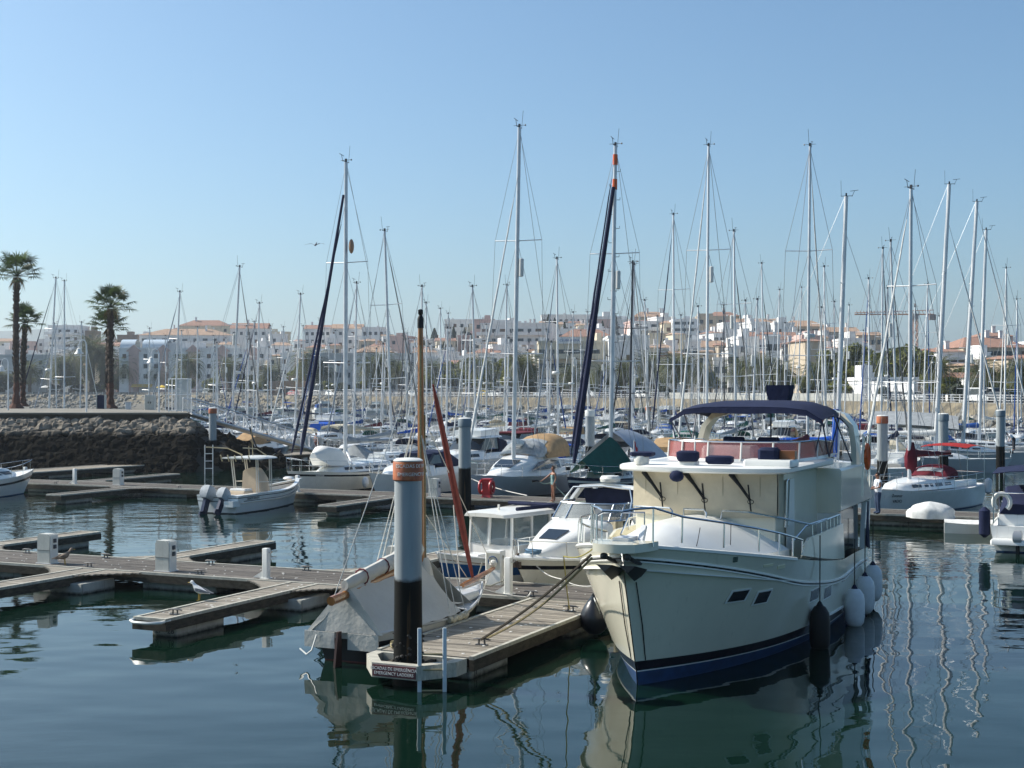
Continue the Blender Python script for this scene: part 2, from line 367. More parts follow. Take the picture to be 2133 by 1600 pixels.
# dock two and its fingers
FL2 = [(-58+8*i, -55+8*i, 61.15, 63.25) for i in range(8)]+[(-12.6,-9.2,61.15,63.25),(-7.5,-5,61.15,63.25)]
dock2 = pontoon('main_pontoon', 'second plank pontoon back, where the woman and the man stand', -78, -3.5, 61, 63.4, 'u', FL2[:-3]+FL2[-2:], sides='sn', seed=31)
for i, (u, lab) in enumerate(((-50.3,'short finger pontoon left of the centre console boat'), (-34.3,'short finger pontoon left of the foremost piling, right of centre console boat'), (-26.3,'short finger pontoon in front of the woman with the hose'))):
    pontoon('finger_pontoon', lab, u-.4, u+.4, 54.9, 60.89, 'v', [(u-.38,u+.38,55.3,57.2)], 'fingers off the second pontoon', sides='wes', seed=41+i, taper=(1,1.4,1.8))
pontoon('finger_pontoon', 'finger pontoon behind the second pontoon with a white pedestal near its root', -56.4, -55.6, 63.51, 71.5, 'v', [(-56.3,-55.7,68.5,71)], 'fingers off the second pontoon', sides='wen', seed=47, taper=(-1,1.4,1.8))

# walkway under the rock wall: a straight run between two pixels of the photograph's plane
a = pxz(40, 986, .5); b = pxz(760, 938, .5); dr = (b-a); ln = Vector_len = dr.length; ang = atan2(dr.y, dr.x)
t = thing('wall_walkway', 'grey walkway pontoon lying along the foot of the dark rock wall', 'pontoon', (a+b)/2*1, ang); t.location.z = 0
mb = MB(); planks(mb, -ln/2, ln/2, 0, 2.6, 'x', seed=60, w=.2); mb.build('deck', PLANKP, t, 0)
e, dk = beams(-ln/2, ln/2, 0, 2.6, 'sn'); e.build('edge_trim', EDGE, t, 0); dk.build('edge_timber', EDGED, t, 0)
for k in range(6):
    x = -ln/2+2.5+k*ln/6.2
    f = MB(); f.bbox(x, x+2.4, .1, 2.5, -.3, .3); f.build('float', CONC, t)

# ---------------------------------------------------------------- pilings
PILEM = zmask(mat('piling_paint', (.36,.39,.40), .7, spec=.15, var=.16, scale=1.2, stretch=(2,2,.25)), 2.05, 2.16, (.005,.005,.004), noise=.28, nscale=1.6)
RUST = mat('piling_band_orange', (.48,.15,.045), .6, var=.5, scale=2.5, col2=(.25,.06,.03))
BANDG = mat('piling_band_grey', (.16,.20,.23), .6)
def piling(label, x, y, r=.27, top=4.4, band='orange', low=-1.2):
    t = thing('mooring_piling', label, 'piling', (x,y,0), 0, 'pilings holding the pontoons')
    mb = MB(); mb.lathe([(r*1.06,low),(r*1.06,.7),(r*1.02,1.5),(r,2.2),(r,top-.36),(r*.98,top-.03)], n=28); mb.build('shaft', PILEM, t)
    mb = MB(); mb.lathe([(r+.012,top-.40),(r+.03,top-.38),(r+.03,top-.05),(r+.012,top-.02)], n=28); bd = mb.build('band', RUST if band == 'orange' else BANDG if band == 'grey' else PLAST, t)
    mb = MB(); mb.lathe([(r+.02,top-.018),(r+.02,top),(r-.04,top+.035),(.01,top+.05)], n=28); mb.build('cap', PLAST, t)
    return t, bd
p0 = UV(-13.45, 24.47)
pl, bd = piling('thick foremost piling with rusty orange band lettered in white, black below', p0.x, p0.y)
for s, z, th_ in (('ESCADAS DE EMERGÊNCIA', 4.29, 62), ('EMERGENCY LADDERS', 4.13, 54)):
    o = text('lettering', s, .096, INKW, bd, M.Translation((0,0,z-.0)) @ M.Rotation(R(th_), 4, 'Z'), bend=.302, depth=.003)
# barnacles and weed round the foot
mb = MB(); r_ = random.Random(4)
for k in range(90):
    a = r_.uniform(0, 2*pi); z = r_.uniform(.35, .62) if k < 60 else r_.uniform(.6,1.0); q = r_.uniform(.015,.045)
    mb.ell((.29*cos(a), .29*sin(a), z), q, q, q*.8, 6, 4)
mb.build('barnacles', mat('mussel_black', (.02,.018,.015), .7), pl)
for lab, x, yb, d, band, r in (
    ('grey banded piling on the second pontoon left of the burgundy cruiser', 968, 0, 66.8, 'grey', .29),
    ('orange topped piling at the tip of the dark rock wall', 443, 0, 103, 'orange', .27),
    ('orange topped piling right of the big yacht behind the man in white', 1838, 0, 73.5, 'orange', .27),
    ('grey topped piling left of the grey awning', 1965, 0, 79, 'grey', .27),
    ('tall white piling behind the green canopy boat', 1229, 0, 92, 'white', .30),
    ('slim piling just behind the grey banded one', 976, 0, 118, 'grey', .25),
    ('grey topped piling seen over the grey awning at right', 2084, 0, 92, 'grey', .27),
    ('pale orange rimmed piling far off between green canopy and blue bimini', 1350, 0, 150, 'orange', .27)):
    piling(lab, (x-CX)/F*d, d, r, 4.4 if d < 110 else 3.9, band)

# rust runs and drips on the painted part of the pilings
def streaks(m, col, amt=.55):
    nt = m.node_tree; N = nt.nodes; L = nt.links; b = N['Principled BSDF']; tc = N.new('ShaderNodeTexCoord'); mp = N.new('ShaderNodeMapping'); mp.inputs['Scale'].default_value = (7,7,.35); L.new(tc.outputs['Object'], mp.inputs[0])
    nz = N.new('ShaderNodeTexNoise'); nz.inputs['Scale'].default_value = 1.6; nz.inputs['Detail'].default_value = 7; L.new(mp.outputs[0], nz.inputs[0])
    mr = N.new('ShaderNodeMapRange'); mr.inputs[1].default_value = .60; mr.inputs[2].default_value = .74; mr.inputs[4].default_value = amt; L.new(nz.outputs[0], mr.inputs[0])
    mx = N.new('ShaderNodeMix'); mx.data_type = 'RGBA'; L.new(mr.outputs[0], mx.inputs[0]); mx.inputs[7].default_value = (*col, 1)
    s = b.inputs['Base Color']
    if s.is_linked: L.new(s.links[0].from_socket, mx.inputs[6])
    else: mx.inputs[6].default_value = s.default_value
    L.new(mx.outputs[2], s)
streaks(PILEM, (.16,.085,.035)); streaks(CONC, (.10,.09,.06), .7); streaks(PEDM, (.25,.20,.12), .5); streaks(WHITE, (.45,.40,.30), .35); streaks(CREAMW, (.40,.35,.26), .35)
mb = MB(); rd = random.Random(12)
def drops(parent, x0, x1, y0, y1, n):
    mb = MB()
    for _ in range(n):
        x, y, r = rd.uniform(x0,x1), rd.uniform(y0,y1), rd.uniform(.012,.045); mb.lathe([(r,DZ+.003),(r*.7,DZ+.011),(.004,DZ+.012)], (x,y,0), 7)
    mb.build('gull_droppings', mat('dropping_white', (.62,.61,.57), .9), parent, 0)['kind'] = 'stuff'
drops(main_dock, -10, 21, -1.1, 1.1, 130); drops(pier, -.9, .9, -3.7, 3.7, 45); drops(fa[0], -.3, .3, -3, 3, 22)
# emergency ladder at the pier head
t = thing('emergency_ladder', 'pale blue ladder with yellow feet on the pier head', 'ladder', UV(-12.68, 24.02), -TH+R(28))
for s in (-.24,.24):
    mb = MB(); mb.bbox(s-.04,s+.04,-.03,.03,-.55,1.22,.012); mb.build('rail', mat('ladder_blue', (.47,.53,.56), .4, var=.08), t)
    mb = MB(); mb.box(s-.046,s+.046,-.036,.036,-.62,-.05); mb.build('rail_foot', mat('ladder_yellow', (.42,.30,.04), .6), t, 0)
mb = MB()
for z in (.02,.42,.72,-.3): mb.tube([(-.2,0,z),(.2,0,z)], .018)
mb.build('rungs', mat('ladder_rung', (.30,.25,.13), .6), t)
t = thing('emergency_ladder', 'pair of thin ladder rails standing beside the wall piling', 'ladder', pxz(435, 985, .1), 0)
for s in (-.27,.27):
    mb = MB(); mb.tube([(s,0,-.4),(s,0,1.9)], .035); mb.build('rail', ALU, t)
mb = MB(); [mb.tube([(-.27,0,z),(.27,0,z)], .03) for z in (.3,.8,1.3)]; mb.build('rungs', ALU, t)

# ---------------------------------------------------------------- service pedestals, posts, cleats
SOCK = mat('socket_black', (.02,.02,.025), .4)
def pedestal(label, u, v, side=1, z=DZ):
    t = thing('service_pedestal', label, 'pedestal', UV(u, v, z), -TH, 'shore power pedestals')
    mb = MB()
    prof = [(-.24,0),(-.24,.80),(-.19,.90),(.19,.90),(.24,.80),(.24,0)]
    mb.loft([[(x, -.17, zz) for x, zz in prof], [(x, .17, zz) for x, zz in prof]]); mb.build('housing', PEDM, t, 0)
    mb = MB(); mb.box(.243,.275,-.15,.15,.02,.88); sp = mb.build('socket_panel', PLAST, t, 0)
    for zz in (.70,.52):
        m2 = MB(); m2.bbox(.276,.32,-.06,.06,zz-.06,zz+.06,.012); m2.build('socket', SOCK, sp)
    mb = MB(); mb.box(-.235,.235,-.178,-.171,.405,.415); mb.build('panel_seam', SOCK, t, 0)
    mb = MB(); mb.box(-.28,.30,-.2,.2,0,.025); mb.build('base_plate', ALU, t, 0)
    return t
pedestal('white service pedestal standing at the middle of the front pontoon', -26.3, 33.25)
pedestal('white service pedestal at the left of the front pontoon near the brown gull', -30.75, 33.25)
pedestal('white service pedestal behind the covered dinghy', -19.45, 34.7)
pedestal('small white pedestal on the second pontoon left of the grey sailboat', -32.4, 61.6)
pedestal('white pedestal at the left of the second pontoon', -52.2, 61.9)
t = thing('water_pedestal', 'cream pedestal with a round blue dial in front of the fishing boat', 'pedestal', UV(-16.4, 34.75, DZ), -TH)
mb = MB(); mb.bbox(-.24,.24,-.16,.16,0,.92,.03); mb.build('housing', PLAST, t)
mb = MB(); mb.box(-.2,.2,-.168,-.162,.42,.86); mb.build('door', mat('cream_door', (.62,.58,.46), .5), t, 0)
mb = MB(); mb.tube([(.13*cos(a*pi/12), -.178, .64+.13*sin(a*pi/12)) for a in range(25)], .012); mb.build('dial_ring', BLUEH, t)
mb = MB(); mb.tube([(.24,-.05,.8),(.4,-.12,.5),(.36,-.3,.15),(.1,-.5,.03),(-.2,-.4,.03),(-.4,-.3,.2),(-.3,-.2,.6)], .018); mb.build('hose', mat('hose_grey', (.25,.25,.2), .6), t)
def post(label, u, v, h=.85):
    t = thing('bollard_light', label, 'bollard', UV(u, v, DZ), -TH, 'white dock posts')
    mb = MB(); mb.bbox(-.09,.09,-.09,.09,.02,h,.02); mb.build('post', PLAST, t)
    mb = MB(); mb.prism([(-.09,-.05,.02),(-.42,-.05,.02),(-.09,-.05,.22)], (0,.1,0)); mb.build('gusset', PLAST, t, 0)
    mb = MB(); mb.box(-.14,.14,-.13,.13,0,.02); mb.build('base_plate', PLAST, t, 0)
    mb = MB(); mb.tube([(.09,0,h-.12),(.17,0,h-.12),(.2,0,h-.06)], .02); mb.build('tap', STEEL, t)
post('slim white post standing on the front pontoon midway to the dinghy', -22.7, 33.1)
post('slim cream post with gusset near the corner of the pier', -15.3, 33.2, .95)
post('slim white post on the second pontoon under the blue striped hull', -40.4, 61.7)
post('slim white post beside the left pedestal of the second pontoon', -55.0, 61.6)
post('slim white post at the far left of the second pontoon', -58.8, 61.8)
post('slim post with yellow foot between lifebuoy stand and woman', -23.9, 61.5)
CL = mat('cleat_dark', (.10,.10,.10), .45, .6)
cl_list = []
def cleat(u, v, rz=0):
    t = thing('cleat', 'x', 'cleat', UV(u, v, DZ+.003), -TH+rz, 'mooring cleats')
    mb = MB(); mb.tube([(-.2,0,.115),(-.12,0,.13),(.12,0,.13),(.2,0,.115)], [.014,.022,.022,.014]); [mb.tube([(s*.07,0,0),(s*.06,0,.12)], .02) for s in (-1,1)]
    mb.build('horn', CL, t); mb = MB(); mb.box(-.13,.13,-.045,.045,0,.02); mb.build('foot', CL, t, 0)
    cl_list.append(t); return t
for u, v in ((-30.0,35.0),(-28.9,33.0),(-26.0,35.0),(-24.9,33.0),(-22.6,35.0),(-20.0,33.0),(-33.2,35.0),(-17.3,33.0),(-14.6,33.05),(-12.75,26.35),(-12.75,31.2),(-21.0,26.9)): cleat(u, v)
for u in (-56,-47.5,-45,-33,-31,-22,-17.5): cleat(u, 61.2)
label_rows(cl_list, 'dark two-horned mooring cleat bolted to the planks')
# ---------------------------------------------------------------- boats
def lerp(a, b, t): return a+(b-a)*t
class Hull:
    def __init__(s, L, B, fb, rb=.8, rs=.2, tr=.8, rw=.86, ent=.55, entw=.8, p=2.2, pw=1.7, fl=.8, N=22, mid=.45, stemp=1.0, shp=1.9):
        s.__dict__.update(locals()); s.Lw = L-rb-rs
    def zs(s, t):
        a, b, c = s.fb
        return a+(b-a)*(t/s.mid)*(2-t/s.mid) if t < s.mid else b+(c-b)*((t-s.mid)/(1-s.mid))**s.shp
    def half(s, t, ent, p):
        r = 1.0
        if t < .42: r = s.tr+(1-s.tr)*sin(pi/2*t/.42)
        if t > 1-ent: q = (1-t)/ent; r *= max(0, 1-(1-q)**p)
        return r
    def P(s, t, z, side=1, off=0.0):
        zz = s.zs(t); f = min(1.0, max(0.0, z/zz)); h = s.B/2
        bs = h*s.half(t, s.ent, s.p); bw = h*s.rw*s.half(t, s.entw, s.pw)
        y = bw+(bs-bw)*f**s.fl if z >= 0 else bw*(1-.55*min(1, -z/.8)**1.5)
        g = f**s.stemp if z >= 0 else 0
        x = lerp(-s.Lw/2-s.rs*f, s.Lw/2+s.rb*g, t)
        return V((x, side*(max(y, .012)+off), z))
    def mesh(s, name, bands, mats, parent):
        """bands: list of (z or ('f',fraction), material index of the band above it), bottom to top"""
        mb = MB(); N = s.N; lev = bands+[(('f',1.0), 0)]; K = len(lev)
        rows = []
        for i in range(N+1):
            t = i/N; t = 1-(1-t)**1.35 if t > .0 else 0
            zz = s.zs(t); zl = [(q[0][1](t, zz) if q[0][0] == 'g' else zz*q[0][1]) if isinstance(q[0], tuple) else q[0] for q in lev]
            rows.append([s.P(t, z, 1) for z in reversed(zl)]+[s.P(t, z, -1) for z in zl])
        n = 2*K; ids = [lev[K-2-j][1] for j in range(K-1)]+[lev[0][1]]+[lev[j][1] for j in range(K-1)]
        for j in range(n-1):
            mb.mat(ids[j]); vs = []
            for r in rows: vs += [r[j], r[j+1]]
            mb.add(vs, [(2*i, 2*i+1, 2*i+3, 2*i+2) for i in range(N)])
        for j in range(K-1):
            mb.mat(ids[j]); mb.add([rows[0][j], rows[0][j+1], rows[0][n-2-j], rows[0][n-1-j]], [(0,1,2,3)])
        o = mb.build(name, mats, parent, 0)
        import bmesh
        bm = bmesh.new(); bm.from_mesh(o.data); bmesh.ops.remove_doubles(bm, verts=bm.verts, dist=.0008); bmesh.ops.recalc_face_normals(bm, faces=bm.faces); bm.to_mesh(o.data); bm.free()
        o.data.polygons.foreach_set('use_smooth', [True]*len(o.data.polygons)); o.data.set_sharp_from_angle(angle=R(40))
        return o
    def find(s, root, px, py, side=1):
        best = None
        for i in range(121):
            for j in range(81):
                t = i/120; z = s.zs(t)*j/80; p = s.P(t, z, side); q = root @ p; d = (CX+F*q.x/q.y-px)**2+(HY+F*(CH-q.z)/q.y-py)**2
                if best is None or d < best[0]: best = (d, t, z)
        return best[1], best[2]
    def deck(s, name, m, parent, drop=.06, camber=.05, t0=0.0, t1=.985, inset=.03, th=.02):
        rows = []
        for i in range(17):
            t = lerp(t0, t1, i/16); q = s.P(t, s.zs(t)*.999, 1); hw = max(.01, q.y-inset)
            z = s.zs(t)-drop
            rows.append([(q.x, hw*k, z+camber*(1-k*k)) for k in (-1,-.6,-.2,.2,.6,1)])
        mb = MB(); mb.sheet(rows, th)
        return mb.build(name, m, parent)
    def rail(s, mb, dz, t0=0, t1=1, n=24, r=.02, off=.0, side=None, frac=None):
        for sd in ((1,-1) if side is None else (side,)):
            mb.tube([s.P(lerp(t0,t1,i/n), (s.zs(lerp(t0,t1,i/n))+dz) if frac is None else s.zs(lerp(t0,t1,i/n))*frac, sd, off) if dz <= 0 or frac else s.P(lerp(t0,t1,i/n), s.zs(lerp(t0,t1,i/n)), sd, off)+V((0,0,dz)) for i in range(n+1)], r, 5)
    def window(s, t0, t1, z0, z1, side, skew=0.0, off=.006, m=None, name='hull_window', parent=None, th=.014):
        rows = []
        for a in (0, .5, 1):
            rows.append([s.P(lerp(t0,t1,a)+skew*b, lerp(z0,z1,b), side, off) for b in (0, .5, 1)])
        if side < 0: rows.reverse()
        mb = MB(); mb.sheet(rows, th); return mb.build(name, m or GLASS, parent)
def ring(x, yb, yt, z0, z1, cr=.05, r=.06, dx=0.0):
    h = z1-z0
    pts = [(x,-yb,z0),(x+dx*.7,-lerp(yb,yt,.75),z0+.7*h),(x+dx*.95,-yt,z1-r),(x+dx,-yt+r,z1),(x+dx,-yt*.5,z1+cr*.8),(x+dx,0,z1+cr)]
    return pts+[(a,-b,c) for a,b,c in reversed(pts[:-1])]
def pane(mb, pts, out, th=.012):
    o = V(out).normalized(); mb.prism([V(p)+o*.004 for p in pts], o*th)
def sprayhood(parent, x, w, z, h, L, cm, name='sprayhood'):
    rows = []
    for i in range(6):
        k = i/5; xx = x-L*k; hh = h*sin(pi/2*min(1, .12+k*1.15)); rows.append([(xx-.0, w*cos(a)*(1 if abs(cos(a)) > .9 else 1), z+hh*max(0, sin(a))**.62) for a in [pi*j/10 for j in range(11)]])
    mb = MB(); mb.sheet(rows, .02); o = mb.build(name, cm, parent)
    mb = MB(); rr = [[V(p)+V((.03,0,.012)) for p in r_[3:8]] for r_ in rows[1:3]]; mb.sheet(rr, .01); mb.build('window', VINYL, o)
    return o
def masthead(mb, top, s=1.0, rnd=None):
    r = rnd or RND
    x, y, z = top
    mb.tube([(x-.28*s,y,z+.02),(x+.34*s,y,z+.04)], .02); mb.tube([(x+.3*s,y,z),(x+.42*s,y,z+.3*s)], .015); mb.tube([(x+.2*s,y,z+.28*s),(x+.62*s,y,z+.34*s)], .016)
    mb.tube([(x-.25*s,y,z),(x-.3*s,y+.05,z+.85*s)], .011); mb.box(x-.05,x+.05,y-.05,y+.05,z,z+.2)
    mb.tube([(x,y-.3*s,z+.12),(x,y+.3*s,z+.12)], .012); mb.ell((x,y+.3*s,z+.12), .05,.05,.05, 6, 4)
def mast_rig(t, x, zb, top, L, bow, stern, bw, mm=ALU, r=.085, spr=2, genoa=None, gr=.07, frac=.97, boom=None, cover=None, inner=None, radar=None, det=1, stay=True, steps=False, rake=.0, bands=None, domes=0, cheap=False, gname='furled_jib', sr=.5):
    """mast, spreaders, wires, furled headsail, boom with its cover; everything is a child of the boat t"""
    H = top-zb
    mb = MB(); mb.tube([(x,0,zb-.1),(x-rake*.5*0,0,zb+H*.5),(x,0,top)], [r,r,r*.82], 10, flat=.72); m = mb.build('mast', mm, t)
    h = MB(); masthead(h, (x,0,top), 1.15); h.build('masthead_gear', MASTD, m, 0)
    if bands:
        b = MB(); [b.tube([(x,0,z),(x,0,z+.55)], r*1.06, 10, flat=.74) for z in bands]; b.build('mast_band', ORANGE, m)
    if steps:
        b = MB(); n = int(H/.75)
        for k in range(3, n): s = 1 if k % 2 else -1; b.tube([(x,s*r*.7,zb+k*.75),(x,s*(r*.7+.12),zb+k*.75),(x,s*(r*.7+.12),zb+k*.75+.12)], .012, 4)
        b.build('mast_steps', MASTD, m, 0)
    sp = []
    for k in range(spr):
        z = zb+H*(k+1)/(spr+1)*(1.0 if spr > 1 else 1.08); w = bw*(.86-.2*k/max(1,spr)); sp.append((z, w))
        b = MB(); b.tube([(x-.12,-w,z+.04),(x,0,z),(x-.12,w,z+.04)], .028, 5); b.build('spreader', mm, m)
    wr = MB(); wt = .011 if not cheap else .014
    for s in (1,-1):
        prev = (x-.1, s*bw, zb-.05); pts = [prev]+[(x-.12, s*w, z+.04) for z, w in sp]+[(x, 0, top-.15)]
        wr.tube(pts, wt, 4)
        if sp: wr.tube([(x-.45, s*bw*.97, zb-.05),(x, 0, sp[0][0]-.05)], wt, 4); wr.tube([(x+.4, s*bw*.95, zb-.05),(x, 0, sp[0][0]-.05)], wt, 4)
        if len(sp) > 1: wr.tube([(x-.12, s*sp[0][1], sp[0][0]+.04),(x, 0, sp[1][0])], wt, 4)
    zt = zb+H*frac
    wr.tube([(bow[0], 0, bow[1]), (x+.06, 0, zt)], wt*1.1, 4)
    if stay: wr.tube([(stern[0], 0, stern[1]), (x-.08, 0, top-.05)], wt*1.1, 4)
    wr.build('rigging_wires', WIRE, t, 0)
    def furl(a, bt, gr, gm, name):
        a = V(a); bt = V(bt); b = MB(); pts = []; rs = []
        rr = random.Random(int(gr*1000)+int(L*10))
        for k in range(15):
            q = k/14; pts.append(a.lerp(bt, .06+q*.86)+V((0,.012*sin(q*40),0))); rs.append(gr*(1.0-.55*q)*(1 if 0 < k < 14 else .5)*(1+.12*rr.uniform(-1,1)))
        b.tube(pts, rs, 7); o = b.build(name, gm, t)
        d = MB(); d.lathe([(.05,0),(.12,.02),(.12,.16),(.05,.18)], a+V((0,0,.25)), 8); d.build('furling_drum', BLACK, o)
    if genoa: furl((bow[0], 0, bow[1]), (x+.06, 0, zt), gr, genoa, gname)
    if inner: furl((inner[0], 0, bow[1]-.05), (x+.06, 0, zb+H*inner[1]), gr*.9, inner[2], 'furled_staysail')
    if boom:
        bl, bz = boom
        b = MB(); b.tube([(x-.15,0,bz),(x-bl,0,bz+.06)], .07, 8); bo = b.build('boom', mm, t)
        if cover:
            b = MB(); rings = []
            for k in range(10):
                q = k/9; hh = lerp(.42, .13, q**.6)*(1+.06*sin(k*2.2)); ww = lerp(.16,.11,q); xx = x-.05-q*(bl-.1)
                rings.append([(xx, ww*sin(a)*(.55+.45*(1-max(0,cos(a)))), bz-.1+hh*(.5+.5*cos(a))*1.15) for a in [2*pi*j/10 for j in range(10)]])
            b.loft(rings); b.build('sail_cover', cover, bo)
    if radar:
        b = MB(); b.lathe([(.05,-.1),(.3,-.08),(.32,.05),(.26,.13),(.02,.15)], (x+.38,0,radar), 14); b.box(x+.05,x+.3,-.05,.05,radar-.16,radar-.09); b.build('radar_dome', PLAST, m)
    if domes:
        b = MB(); b.lathe([(.05,-.5),(.13,-.46),(.13,.46),(.05,.5)], (x+.02,r+.12,domes), 10); b.build('radar_reflector', PLAST, m)
    return m
def lifelines(t, H, z0=.0, t0=.06, t1=.93, h=.62, n=9, r=.013):
    st = MB()
    for s in (1,-1):
        top = []; midl = []
        for k in range(n):
            q = lerp(t0, t1, k/(n-1)); p = H.P(q, H.zs(q)*.999, s, -.06); a = p+V((0,0,h)); st.tube([p, a], r, 4); top.append(a); midl.append(p+V((0,0,h*.5)))
        st.tube(top, r*.7, 4); st.tube(midl, r*.6, 4)
    a = H.P(.93, H.zs(.93)*.999, 1, -.06)+V((0,0,h)); b = H.P(.93, H.zs(.93)*.999, -1, -.06)+V((0,0,h)); c = H.P(1, H.zs(1)*.999, 1); c = V((c.x-.02, 0, c.z+h+.05))
    st.tube([a, (c.x-.1, .12, c.z), (c.x-.1,-.12,c.z), b], r*1.5, 5); st.tube([(c.x-.1,.12,c.z),(c.x-.15,.1,c.z-h)], r*1.3, 4); st.tube([(c.x-.1,-.12,c.z),(c.x-.15,-.1,c.z-h)], r*1.3, 4)
    st.tube([H.P(t0, H.zs(t0)*.999, s, -.06)+V((0,0,h)) for s in (1,-1)], r*1.4, 4)
    return st.build('guard_rail', STEEL, t, 0)
def sailboat(name, label, group, x, y, rz, L, top, hullm=None, stripe=None, anti=AFBLUE, cover=None, genoa=None, hood=None, mm=None, spr=2, radar=False, lean=0.0, big=False, hullc=None, boomc=True, windows=5, dome=False, bim=None, mastx=.07, r=None, cabm=None):
    rr = random.Random(int(abs(x*13+y*7)))
    t = thing(name, label, 'sailboat', (x,y,0), rz, group, lean)
    B = .24*L+.75; fbm = .058*L+.42
    H = Hull(L, B, (fbm*.98, fbm*.93, fbm*1.22), rb=.07*L, rs=.03*L, tr=.72, rw=.86, ent=.68, entw=.85, p=1.9, pw=1.55, N=16)
    H.mesh('hull', [(-.45,0),(.06,1),(.16,2),(('f',.80),3 if stripe else 2),(('f',.88),2)], [anti, stripe or hullm or WHITE, hullm or WHITE, stripe or WHITE], t)
    H.deck('deck', DECKW, t)
    z = fbm*.95; cw = B*.31
    mb = MB(); mb.loft([ring(.27*L, cw*.25, cw*.15, z+.1, z+.17, .02, .03, -.1), ring(.20*L, cw*.62, cw*.5, z, z+.32, .05), ring(.06*L, cw*.95, cw*.8, z, z+.42, .07), ring(-.08*L, cw*1.05, cw*.9, z, z+.46, .08), ring(-.17*L, cw*1.05, cw*.9, z, z+.46, .08)])
    cb = mb.build('coachroof', cabm or WHITE, t)
    for s in (1,-1):
        w = MB()
        for k in range(windows):
            xa = lerp(.17, -.15, k/windows)*L; xb = lerp(.17,-.15,(k+.72)/windows)*L
            def yy(xx, q): f = (.20*L-xx)/(.14*L); f = max(0, min(1, f)); return lerp(cw*lerp(.62,.95,f), cw*lerp(.5,.8,f), q) if xx > .06*L else lerp(cw*lerp(.95,1.05,(.06*L-xx)/(.14*L)), cw*lerp(.8,.9,(.06*L-xx)/(.14*L)), q) if xx > -.08*L else lerp(cw*1.05, cw*.9, q)
            pane(w, [(xa, s*yy(xa,.35), z+.14), (xb, s*yy(xb,.35), z+.14), (xb, s*yy(xb,.72), z+.29), (xa, s*yy(xa,.72), z+.29)][::s], (0,s,.25))
        w.build('cabin_window', GLASS, cb, 0)
    # cockpit, wheel, stern rail
    mb = MB(); mb.box(-.40*L,-.18*L,-cw*.5,cw*.5,z-.02,z+.012); mb.build('cockpit_sole', TEAK if rr.random() < .5 else GREYW, t, 0)
    mb = MB()
    for s in (1,-1): mb.bbox(-.42*L,-.175*L,s*cw*.55 if s > 0 else -cw*.85, cw*.85 if s > 0 else -cw*.55, z-.02, z+.26, .03)
    mb.build('cockpit_coaming', WHITE, t)
    lifelines(t, H, n=8)
    bz = z+1.35+.02*L
    xm = mastx*L
    bowp = H.P(1, H.zs(1)*.999); 
    mast_rig(t, xm, z+.42, top, L, (bowp.x-.12, bowp.z+.05), (-.47*L, z+.1), B*.46, mm or ALU, r or (.07+.0035*L), spr, genoa, .075 if L > 10 else .06, .97 if rr.random() < .6 else .86, (L*.40, bz), cover if boomc else None, None, (z+top)*.42 if radar else None, cheap=not big, domes=(top*.62 if dome else 0))
    if hood: sprayhood(t, -.10*L, cw*1.0, z+.44, .62, .10*L, hood)
    if bim:
        rows = [[(lerp(-.26,-.46,i/4)*L, k*cw*1.1, z+1.95+.1*sin(pi*i/4)-.1*k*k) for k in (-1,-.5,0,.5,1)] for i in range(5)]
        b = MB(); b.sheet(rows, .02); bo = b.build('bimini', bim, t)
        b = MB(); [b.tube([(xx*L, s*cw*1.08, z),(xx*L, s*cw*1.08, z+1.9)], .015, 4) for s in (1,-1) for xx in (-.27,-.45)]; b.build('bimini_frame', STEEL, bo, 0)
    return t, H
def outboard(parent, x, y, z, cm=PLAST, lm=BLACK, s=1.0, tilt=0.0):
    mb = MB(); c, sn = cos(tilt), sin(tilt)
    def q(px, pz): return (x+(px*c-pz*sn)*s, z+(px*sn+pz*c)*s)
    rings = []
    for px0, px1, w, zz in ((-.42,.05,.13,.05),(-.48,.10,.19,.2),(-.45,.10,.19,.45),(-.34,.02,.13,.6)):
        a = q(px0, zz); b = q(px1, zz)
        rings.append([(a[0],y-w*s,a[1]),(b[0],y-w*s,b[1]),(b[0],y+w*s,b[1]),(a[0],y+w*s,a[1])])
    mb.loft(rings); o = mb.build('outboard_motor', cm, parent, 50)
    mb = MB(); mb.loft([[(q(px,zz)[0], y+w*s, q(px,zz)[1]) for px, w in ((-.30,-.07),(.0,-.07),(.0,.07),(-.30,.07))] for zz in (.05,-.5)]+[[(q(px,zz)[0], y+w*s, q(px,zz)[1]) for px, w in ((-.42,-.03),(.0,-.05),(.0,.05),(-.42,.03))] for zz in (-.55,-.75)]); mb.build('motor_leg', lm, o, 0)
    return o
